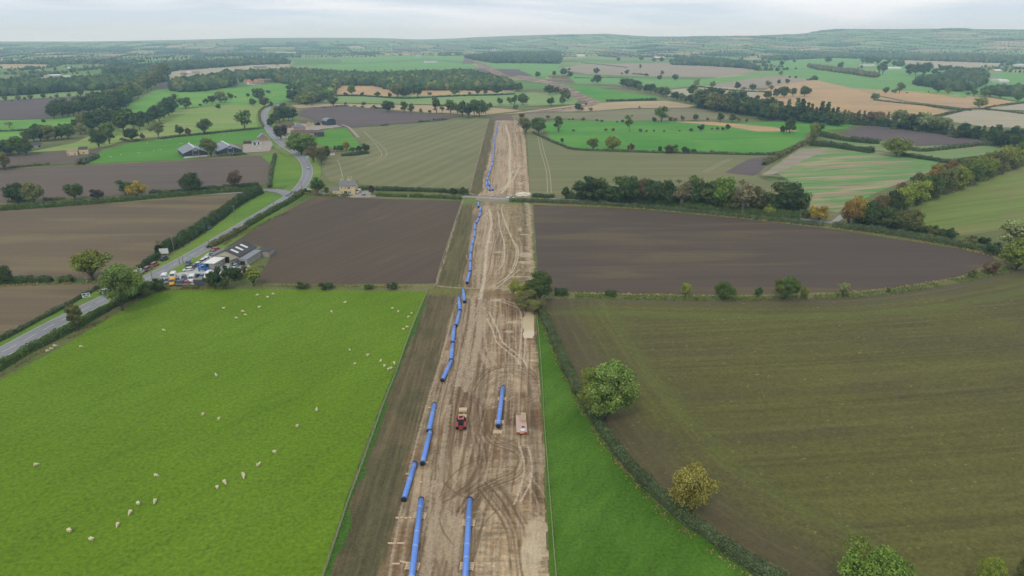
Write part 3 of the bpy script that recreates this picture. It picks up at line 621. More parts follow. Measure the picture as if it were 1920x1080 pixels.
soil_far = field_mat('far_bare_soil', C(150, 130, 112), C(124, 104, 88), 60, streak=.4, fine=.3, patch=.03, c3=C(196, 176, 150), thr=.56, aniso=12)
soil_dark = field_mat('far_dark_soil', C(116, 98, 88), C(128, 110, 96), 20, streak=.2, fine=.2)
sheet('bare_soil', [(920,226),(925,219),(1010,208),(1075,200),(1100,196),(1118,196),(1060,206),(1000,212),(958,216),(965,226)], soil_dark, 3, 'dark soil strip crossing beyond the corridor', 90)
sheet('bare_soil', [(990,211),(1060,204),(1100,196),(1092,189),(1108,190),(1128,192),(1110,199),(1060,207),(1010,213)], soil_far, 4, 'pale bare soil bend in the far pipeline strip', 91)
sheet('bare_soil', [(1092,192),(1062,176),(1040,163),(1010,155),(976,150),(965,142),(978,142),(1020,150),(1062,160),(1100,180),(1128,192)], soil_far, 4, 'bare soil strip running diagonally between green fields', 92)
sheet('bare_soil', [(936,143),(918,135),(905,128),(893,121),(888,118),(902,118),(918,124),(934,133),(952,142),(965,144)], soil_far, 3, 'far bare soil strip beyond the central wood', 93)
sheet('bare_soil', [(866,120),(872,108),(878,106),(890,110),(888,120)], soil_dark, 4, 'heap of brown soil on the far strip', 94)
wet = NT('puddle_water', .12, .5); sheet('puddle', [(985,592),(990,586),(999,584),(1001.5,596),(1001,612),(1002,628),(998,635),(989,634),(983,636),(980,627),(983,620),(979,612),(981,603),(979,598)], wet.out(C(218, 198, 160)), 8, 'milky pale puddle at the corridor edge', 95, jit=1.6)
# tramlines in the crop
tl = plain('tramline_soil', C(176, 164, 132), .95, .2, .6)
def ribbon(name, px, wd, mat, layer, label, n=6, world=False, kind='structure', cat=None, wds=None):
    ln = np.array([tuple(p[:2]) for p in smooth_line(px, n)]) if world else world_line(px, n)
    t = np.gradient(ln, axis=0); t /= np.maximum(np.hypot(t[:, 0], t[:, 1])[:, None], 1e-6)
    nn = np.stack([-t[:, 1], t[:, 0]], 1); wv = np.full(len(ln), wd)
    a, b = ln + nn * wv[:, None] / 2, ln - nn * wv[:, None] / 2
    V = np.concatenate([np.column_stack([a, H(a[:, 0], a[:, 1])]), np.column_stack([b, H(b[:, 0], b[:, 1])])]); V[:, 2] += layer_z(V[:, 0], V[:, 1], layer)
    k = len(ln); F = np.array([(i, i + k, i + k + 1, i + 1) for i in range(k - 1)])
    o = mesh_obj(name, V, F, mat); return tag(o, label, cat, kind=kind)
for i, pts in enumerate([[(1007,245),(1013,280),(1024,320),(1027,362)], [(1012,245),(1019,280),(1030,320),(1034,362)], [(1318,322),(1368,297)], [(1322,324),(1373,298)],
        [(632,300),(638,313),(645,345)], [(682,246),(716,290),(686,310)], [(684,248),(726,288),(690,310)], [(660,330),(655,345)], [(655,330),(646,345)]]):
    ribbon('wheel_tracks', pts, .55, tl, 3, 'pale wheel tracks in the crop')
ribbon('wheel_tracks', [(1030,246),(1140,246),(1250,247),(1375,248)], 2.0, plain('worn_grass', C(140, 158, 96), .95, .2, .6), 3, 'worn pale line across the bright green field')

# ------------------------------------------------------------- roads
def road_mat(name, c, rot):
    n = NT(name, .8, .25); f = n.noise(n.coord(), 2.2, 4, .6); g = n.noise(n.coord((.02, 1, 1), rot), .9, 3, .5); h = n.noise(n.coord(), .06, 3, .5)
    s = n.math('ADD', n.remap(f, .3, .7, .9, 1.1), n.math('ADD', n.remap(g, .35, .65, -.09, .09), n.remap(h, .4, .6, -.06, .06)))
    return n.out(n.scale(rgb(n.n, c), s))
ROAD = [(-260,772),(-60,690),(0,663),(100,609),(200,559),(300,511),(380,467),(440,431),(500,395),(545,367),(568,345),(577,322),(570,302),(552,286),(528,270),(509,250),(498,230),(496,215),(503,205),(516,198)]
verge_m = PA('road_verge_grass', C(96, 136, 46), C(128, 148, 66), 40, fine=.4, c3=C(140, 134, 80), thr=.6)
RW = np.array([tuple(p) for p in smooth_line([G(*p)[:2] for p in ROAD], 8)])
asph = road_mat('asphalt', C(142, 142, 142), -R(62))
ribbon('road_verge', RW, 19, verge_m, 3, 'mown grass verge along the main road', 1, True)
ribbon('road', RW, 7.6, asph, 6, 'grey two lane country road bending through the fields', 1, True)
paint = plain('road_paint', C(228, 228, 218), .7, .15, 3)
def along(ln, s0, s1):
    d = np.concatenate([[0], np.cumsum(np.hypot(*np.diff(ln, axis=0).T))])
    s = np.linspace(s0, s1, 4); return np.stack([np.interp(s, d, ln[:, 0]), np.interp(s, d, ln[:, 1])], 1), d[-1]
def marks():
    V, F = [], []; L = along(RW, 0, 1)[1]; s = 4.0
    def strip(ln, wd, o):
        t = np.gradient(ln, axis=0); t /= np.hypot(t[:, 0], t[:, 1])[:, None]; nn = np.stack([-t[:, 1], t[:, 0]], 1); k = len(ln); b = len(V)
        for q in (ln + nn * (o + wd / 2), ln + nn * (o - wd / 2)):
            for x, y in q: V.append((x, y, float(H(x, y) + layer_z(x, y, 7))))
        F.extend([(b + i, b + i + k, b + i + k + 1, b + i + 1) for i in range(k - 1)])
    while s < L - 8: strip(along(RW, s, s + 5.5)[0], .16, 0); s += 8.5
    s = 2.0
    for o in (-3.55, 3.55): strip(RW, .14, o)
    o = mesh_obj('road_markings', V, F, paint); tag(o, 'white dashed centre line and edge lines on the road', kind='structure')
marks()
lane_m = road_mat('lane_asphalt', C(164, 160, 152), 0)
ribbon('road', [(545,364),(525,359),(505,357),(485,357),(440,362),(340,367),(200,376),(60,386),(-200,402)], 3.2, lane_m, 5, 'side lane leaving the bend to the left')
sheet('road', [(556,360),(534,357),(520,355),(500,355),(500,359),(520,362),(540,372)], asph, 6, 'widened mouth of the side lane', 97, jit=0)
ribbon('road', [(566,352),(600,362),(660,369),(760,367),(880,370),(940,373),(1000,375),(1060,374),(1200,382),(1400,401),(1560,418),(1700,440),(1860,466),(1980,480)], 4.0, lane_m, 6, 'narrow lane crossing the corridor between hedges')
ribbon('road', [(1562,418),(1572,411),(1585,400),(1592,392)], 3.5, lane_m, 6, 'short track into the autumn trees')
ribbon('track', [(640,234),(655,240),(672,258)], 3, plain('track_stone', C(170, 158, 136), .9, .2, 1), 4, 'stony farm track')
ribbon('road', [(517.5,151),(518,145),(518.5,137)], 6, lane_m, 5, 'far stretch of the road climbing to the village')
yard = plain('yard_concrete', C(198, 194, 186), .85, .2, .5); gravel = plain('yard_gravel', C(168, 158, 142), .95, .22, .5)
sheet('yard', [(288,531),(312,517),(345,510),(366,495),(388,476),(408,468),(460,470),(470,505),(400,530),(395,536)], yard, 7, 'pale concrete garage forecourt', 98, jit=.3)
sheet('grass_island', [(308,514),(318,508),(340,497),(362,483),(369,484),(364,490),(345,502),(330,510),(318,515)], M['verge'], 8, 'narrow grass island between road and forecourt', 99, jit=.2)
sheet('yard', [(343,298),(420,292),(470,286),(505,284),(512,272),(505,258),(484,262),(455,272),(456,282),(400,290),(345,292)], gravel, 4, 'stony yard around the grey sheds', 100)
sheet('yard', [(520,262),(527,240),(540,232),(575,230),(630,234),(640,238),(600,243),(590,258),(545,266)], gravel, 4, 'farm yard among the stone buildings', 101)
sheet('yard', [(658,371),(694,371),(697,363),(690,357),(670,358)], gravel, 7, 'stony parking patch beside the stone house', 102)
sheet('yard', [(890,368),(960,367),(985,370),(980,378),(950,380),(910,379),(892,375)], plain('crossing_stone', C(150, 136, 112), .9, .35, .5), 5, 'stony crossing where the corridor meets the lane', 103)
ribbon('road', [(868,368),(940,373),(1000,375)], 4.2, lane_m, 8, 'lane surface over the corridor crossing')
sheet('verge', [(488,292),(508,286),(530,290),(556,305),(567,322),(555,342),(530,352),(508,353),(505,330),(512,312)], M['verge'], 6, 'wide mown grass inside the road bend', 104)
sheet('verge', [(452,382),(500,361),(524,364),(528,370),(500,386),(440,424),(380,462),(330,492),(318,490),(360,455),(420,412)], M['verge'], 5, 'wide bright verge left of the road', 105)
# ------------------------------------------------------------- vegetation builders
def quads(P, N, S, rng):
    """a small leafy quad at each P, facing N, of size S"""
    N = N / np.maximum(np.linalg.norm(N, axis=1, keepdims=True), 1e-6)
    A = np.cross(N, rng.normal(size=N.shape)); A /= np.maximum(np.linalg.norm(A, axis=1, keepdims=True), 1e-6); B = np.cross(N, A)
    a, b = A * S[:, None] * .5, B * S[:, None] * .38
    V = np.stack([P - a - b * .3, P - b, P + a + b * .2, P + b * 1.1], 1).reshape(-1, 3)
    return V, np.arange(len(V)).reshape(-1, 4)
ICO = None
def ico(sub):
    bm = bmesh.new(); bmesh.ops.create_icosphere(bm, subdivisions=sub, radius=1.0)
    V = np.array([v.co[:] for v in bm.verts]); F = np.array([[v.index for v in f.verts] for f in bm.faces]); bm.free(); return V, F
ICO1, ICO2 = ico(1), ico(2)
def crown_data(seed, n, leaf, w, z0, lobes, core=.7, style='oak', turn=0.0):
    """crown of a tree 1 m tall: w = width, z0 = height where it starts"""
    g = np.random.default_rng(seed); hh = (1 - z0) / 2; zc = z0 + hh; L = []
    for i in range(lobes):
        if style == 'conifer':
            t = (i + .5) / lobes; rad = w * .5 * (1 - t) ** .8 * .6; a = i * 2.4
            L.append((math.cos(a) * rad * .6, math.sin(a) * rad * .6, z0 + t * (1 - z0) * .93, w * .5 * (.25 + .62 * (1 - t)), .62)); continue
        d = g.normal(size=3); d /= np.linalg.norm(d); d[2] = d[2] * (1 if d[2] > 0 else .85)
        k = g.uniform(.45, .74) if i else 0
        r = g.uniform(.2, .42) * min(w / 2, hh) * (1.25 if lobes < 14 else 1.0 if lobes < 37 else .82) * (1.5 if i == 0 else 1)
        L.append((d[0] * k * w / 2, d[1] * k * w / 2, zc + d[2] * k * hh, r, g.uniform(.75, .95)))
    L = np.array(L); wt = L[:, 3] ** 2; wt /= wt.sum()
    j = g.choice(len(L), size=n, p=wt); D = g.normal(size=(n, 3)); D /= np.linalg.norm(D, axis=1, keepdims=True)
    D[:, 2] = np.where((D[:, 2] < -.3) & (g.random(n) < .6), -D[:, 2], D[:, 2])
    rad = g.uniform(.74, 1.12, n) * np.where(g.random(n) < .1, 1.18, 1.0) if style != 'sparse' else g.uniform(.35, 1.15, n)
    P = L[j, :3] + D * (L[j, 3] * rad)[:, None] * np.stack([np.ones(n), np.ones(n), L[j, 4]], 1)
    lob = g.random(len(L)); v = .5 + (lob[j] - .5) * .4 + g.normal(0, .2, n)
    yel = np.clip((lob[(j + 3) % len(L)] - .6) * 1.6, 0, .6) + np.clip(g.normal(0, .1, n), 0, .4)
    if turn: yel = np.clip(yel * .5 + np.clip(-P[:, 0] * 2.6 - .25 + g.normal(0, .25, n), 0, 1) * turn, 0, 1.4)
    N = D + g.normal(0, .55, (n, 3)); S = leaf * g.uniform(.6, 1.45, n)
    V, F = quads(P, N, S, g); c = np.stack([np.repeat(np.clip(v, 0, 1), 4), np.repeat(yel, 4), np.zeros(4 * n)], 1)
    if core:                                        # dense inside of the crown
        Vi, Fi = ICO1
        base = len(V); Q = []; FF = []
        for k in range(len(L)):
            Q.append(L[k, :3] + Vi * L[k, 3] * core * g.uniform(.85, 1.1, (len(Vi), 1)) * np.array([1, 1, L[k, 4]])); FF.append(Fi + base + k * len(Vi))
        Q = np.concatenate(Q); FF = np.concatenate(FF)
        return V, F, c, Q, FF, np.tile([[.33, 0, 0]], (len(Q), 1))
    return V, F, c, None, None, None
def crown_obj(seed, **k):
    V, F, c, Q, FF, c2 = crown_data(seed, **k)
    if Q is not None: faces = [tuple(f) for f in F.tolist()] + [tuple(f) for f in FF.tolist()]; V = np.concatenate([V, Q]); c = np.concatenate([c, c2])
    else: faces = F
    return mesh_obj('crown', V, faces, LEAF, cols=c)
def trunk_obj(seed, w, z0, rad=.022, mat=None, limbs=6, reach=.62):
    rnd = random.Random(seed); m = MB(); top = z0 + (1 - z0) * .55
    m.tube([(0, 0, -.03), (rnd.uniform(-.01, .01), 0, z0 * .5), (rnd.uniform(-.02, .02), rnd.uniform(-.02, .02), z0 + .05), (rnd.uniform(-.04, .04), rnd.uniform(-.04, .04), top)],
           [rad * 1.5, rad * 1.05, rad * .9, rad * .3], 7)
    for i in range(limbs):
        a = i * 2.4 + rnd.uniform(-.4, .4); z = z0 * rnd.uniform(.7, 1.1); e = w / 2 * reach * rnd.uniform(.7, 1.1); zt = z + (1 - z) * rnd.uniform(.35, .75)
        p1 = (math.cos(a) * e * .45, math.sin(a) * e * .45, z + (zt - z) * .45); p2 = (math.cos(a + .2) * e, math.sin(a + .2) * e, zt)
        m.tube([(0, 0, z), p1, p2], [rad * .55, rad * .36, rad * .12], 5, cap=False)
        for q in range(2):
            b = a + rnd.uniform(-1, 1); m.tube([p1, (p1[0] + math.cos(b) * e * .5, p1[1] + math.sin(b) * e * .5, p1[2] + (1 - p1[2]) * rnd.uniform(.3, .7))], [rad * .25, rad * .07], 4, cap=False)
    return m.build('trunk', mat or BARK, smooth=True)
STY = {  # width / height, crown base, lobes, leaf density factor, core, style, bark
 'oak': (1.12, .04, 34, 1.0, .66, 'oak', None), 'ash': (.9, .12, 24, .75, .4, 'oak', None), 'round': (.95, .05, 30, .9, .66, 'oak', None),
 'bush': (1.35, .0, 18, .9, .74, 'oak', None), 'tall': (.5, .10, 18, .8, .66, 'tall', None), 'conifer': (.42, .04, 11, .9, .6, 'conifer', None),
 'sparse': (.72, .22, 15, .42, 0, 'sparse', PALEBARK)}
LODS = {'near': (17000, .026), 'mid': (3200, .052), 'far': (700, .10)}
PROTO = {}
def proto(style, lod, var):
    k = (style, lod, var)
    if k not in PROTO:
        w, z0, lb, df, core, st, bk = STY[style]; n, lf = LODS[lod]; lb = int(lb * 1.7) if lod == 'near' else lb
        seed = hash((style, var)) % 1000 if False else sum(map(ord, style)) * 7 + var * 31
        c = crown_obj(seed, n=int(n * df), leaf=lf, w=w, z0=z0, lobes=lb, core=core, style=st, turn=1.3 if (lod, style) == ('near', 'oak') else 0.0)
        t = trunk_obj(seed, w, max(z0, .12), .024 if st != 'sparse' else .02, bk, 6 if lod != 'far' else 3, .7 if st != 'conifer' else .2)
        PROTO[k] = (c.data, t.data); bpy.data.objects.remove(c); bpy.data.objects.remove(t)
    return PROTO[k]
TC = dict(DG=(62,82,46), MG=(78,98,50), BG=(90,114,48), YG=(122,132,58), OL=(104,106,64), AU=(134,106,58), YE=(156,138,56), YB=(130,126,64), NT=(104,122,64), PU=(60,50,54), RB=(106,86,64), PG=(124,134,88), SG=(84,98,66), KG=(52,74,48), GR=(122,120,92))
CW = dict(YB='olive yellow', NT='olive green', DG='dark green', MG='mid green', BG='bright green', YG='yellow green', OL='olive green', AU='orange brown', YE='yellow', PU='purple leaved', RB='reddish brown', PG='pale green', SG='grey green', KG='deep green', GR='grey half bare')
SW = dict(oak='spreading tree', ash='airy tree', round='round tree', bush='bush', tall='slender tree', conifer='conifer', sparse='thin tree')
TREES = []
_tr = random.Random(11)
def tree(px, py, hpx, style='round', col='DG', wpx=None, label=None, group=None, name=None, hm=None, pos=None):
    p = pos or G(px, py); d = DEP(p); dep = math.atan2(CAMH - p[2], p[1])
    h = hm or 1.13 * hpx * d / FPX / math.cos(dep)
    lod = 'near' if d < 260 else ('mid' if d < 720 else 'far')
    cm, tm = proto(style, lod, _tr.randrange(3 if lod != 'near' else 2))
    wid = 1.0 if wpx is None else 1.14 * (wpx * d / FPX) / (STY[style][0] * h)
    nm = name or {'bush': 'bush', 'conifer': 'conifer_tree', 'oak': 'broadleaf_tree', 'sparse': 'bare_tree'}.get(style, 'tree')
    rz = _tr.uniform(0, 6.28); e = empty(nm, p - Vector((0, 0, .02 * h)), -.5 if (lod, style) == ('near', 'oak') else rz); e.scale = (h * wid, h * wid, h)
    c = bpy.data.objects.new('crown', cm); t = bpy.data.objects.new('trunk', tm)
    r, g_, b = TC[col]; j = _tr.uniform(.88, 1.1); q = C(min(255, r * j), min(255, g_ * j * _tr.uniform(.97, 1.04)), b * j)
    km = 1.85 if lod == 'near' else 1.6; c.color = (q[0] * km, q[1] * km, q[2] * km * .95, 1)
    for o in (c, t): COL.objects.link(o); o.parent = e
    tag(e, label, {'bush': 'bush'}.get(style, 'tree'), group); TREES.append(e)
    return e
ORD = ['first','second','third','fourth','fifth','sixth','seventh','eighth','ninth','tenth','eleventh','twelfth','thirteenth','fourteenth','fifteenth','sixteenth','seventeenth','eighteenth','nineteenth','twentieth']
def ordw(i, n, noun='left'):
    if i == 0: return 'leftmost'
    if i == n - 1: return 'rightmost'
    if i < 20: return ORD[i] + ' from the left'
    j = n - 1 - i
    if j < 20: return ORD[j] + ' from the right'
    return 'twenty and %s from the left' % ORD[i - 20]
def tree_row(place, items, group):
    """items: (px, py, hpx, style, colour[, wpx]); the labels run from left to right"""
    order = sorted(range(len(items)), key=lambda k: items[k][0])
    for rank, k in enumerate(order):
        it = items[k]; small = 'small ' if it[2] < 9 and it[3] != 'bush' else ''
        lb = '%s%s %s %s, %s' % (small, CW[it[4]], SW[it[3]], place, ordw(rank, len(items)))
        if len(lb.split()) > 16: lb = '%s tree %s, %s' % (CW[it[4]], place, ordw(rank, len(items)))
        tree(it[0], it[1], it[2], it[3], it[4], it[5] if len(it) > 5 else None, lb, group)
def belt(place, group, line, n, h, cols, styles, spread=4, seed=0, rows=1, hj=.2):
    rnd = random.Random(seed); P = smooth_line(line, 10); L = np.concatenate([[0], np.cumsum([math.hypot(P[i+1][0]-P[i][0], P[i+1][1]-P[i][1]) for i in range(len(P)-1)])])
    items = []
    for r in range(rows):
        for i in range(n):
            s = (i + rnd.uniform(.1, .9)) / n * L[-1]; x = np.interp(s, L, [q[0] for q in P]); y = np.interp(s, L, [q[1] for q in P])
            items.append((float(x), float(y) - r * spread + rnd.uniform(-.3, .3) * spread, h * rnd.uniform(1 - hj, 1 + hj), rnd.choice(styles), rnd.choice(cols)))
    tree_row(place, items, group)

# ------------------------------------------------------------- hedges
def hedge(pts, h, w, label, leaf=None, col='DG', gaps=0.0, seed=1, dens=1.0, name='hedge', group=None, n=6, bare=False, hj=.42):
    ln = world_line(pts, n); d = np.concatenate([[0], np.cumsum(np.hypot(*np.diff(ln, axis=0).T))]); Lm = d[-1]
    r = float(np.hypot(*ln.mean(0))); leaf = leaf or max(.30, r / 700); g = np.random.default_rng(seed)
    cnt = int(min(60000, Lm * (w + 2 * h) / leaf ** 2 * 1.9 * dens)); s = g.uniform(0, Lm, cnt)
    ys = fbm(s / 2.6, s * 0 + seed, seed, 3); hs = h * (1 - hj + 2 * hj * ys); keep = fbm(s / 7 + 9, s * 0, seed + 3, 2) > gaps
    s, hs = s[keep], hs[keep]; n_ = len(s); a = g.uniform(-.15, math.pi + .15, n_)
    ex = np.cos(a); ez = np.sin(a); q = 1 / np.maximum(np.maximum(abs(ex), abs(ez)), .01); q = 1 + (q - 1) * .55
    lat = ex * q * w / 2 * g.uniform(.75, 1.2, n_) * (.5 + 1.0 * fbm(s / 2.4, s * 0 + 5, seed + 1, 2)); up = np.maximum(ez, 0) * q * hs * g.uniform(.85, 1.1, n_)
    x = np.interp(s, d, ln[:, 0]); y = np.interp(s, d, ln[:, 1]); t = np.gradient(ln, axis=0); t /= np.maximum(np.hypot(t[:, 0], t[:, 1])[:, None], 1e-6)
    tx = np.interp(s, d, t[:, 0]); ty = np.interp(s, d, t[:, 1]); X = x - ty * lat; Y = y + tx * lat
    P = np.stack([X, Y, H(X, Y) + .05 + up], 1); N = np.stack([-ty * ex, tx * ex, ez], 1) + g.normal(0, .5, (n_, 3))
    v = .54 + (fbm(s / 2.2, s * 0, seed + 2, 2) - .5) * .6 + g.normal(0, .2, n_); yl = np.clip(fbm(s / 5, s * 0 + 2, seed + 6, 2) - .55, 0, .5) * 1.6 + np.clip(g.normal(0, .08, n_), 0, .3)
    V, F = quads(P, N, leaf * g.uniform(.7, 1.5, n_), g); c = np.stack([np.repeat(np.clip(v, 0, 1), 4), np.repeat(yl, 4), np.zeros(4 * n_)], 1)
    # twiggy body inside
    ss_ = np.arange(0, Lm, 1.2 if r < 500 else 3.0); kk = fbm(ss_ / 7 + 9, ss_ * 0, seed + 3, 2) > gaps; hb = h * (1 - hj + 2 * hj * fbm(ss_ / 2.6, ss_ * 0 + seed, seed, 3)) * .8
    xb = np.interp(ss_, d, ln[:, 0]); yb = np.interp(ss_, d, ln[:, 1]); txb = np.interp(ss_, d, t[:, 0]); tyb = np.interp(ss_, d, t[:, 1]); prof = [(-.38, 0), (-.36, .75), (-.18, 1), (.18, 1), (.36, .75), (.38, 0)]
    VB = []
    for i in range(len(ss_)):
        for a_, b_ in prof: X_, Y_ = xb[i] - tyb[i] * a_ * w, yb[i] + txb[i] * a_ * w; VB.append((X_, Y_, float(H(X_, Y_)) - .05 + b_ * hb[i]))
    FB = [(len(V) + i * 6 + k, len(V) + i * 6 + k + 1, len(V) + (i + 1) * 6 + k + 1, len(V) + (i + 1) * 6 + k) for i in range(len(ss_) - 1) if kk[i] and kk[i + 1] for k in range(5)]
    V = np.concatenate([V, np.array(VB)]) if len(VB) else V; c = np.concatenate([c, np.tile([[.3, .1, 0]], (len(VB), 1))])
    o = mesh_obj(name, V, [tuple(f) for f in F.tolist()] + FB, LEAF, cols=c); q = C(*TC[col]); o.color = (q[0] * 1.5, q[1] * 1.5, q[2] * 1.45, 1)
    return tag(o, label, 'hedge', group)
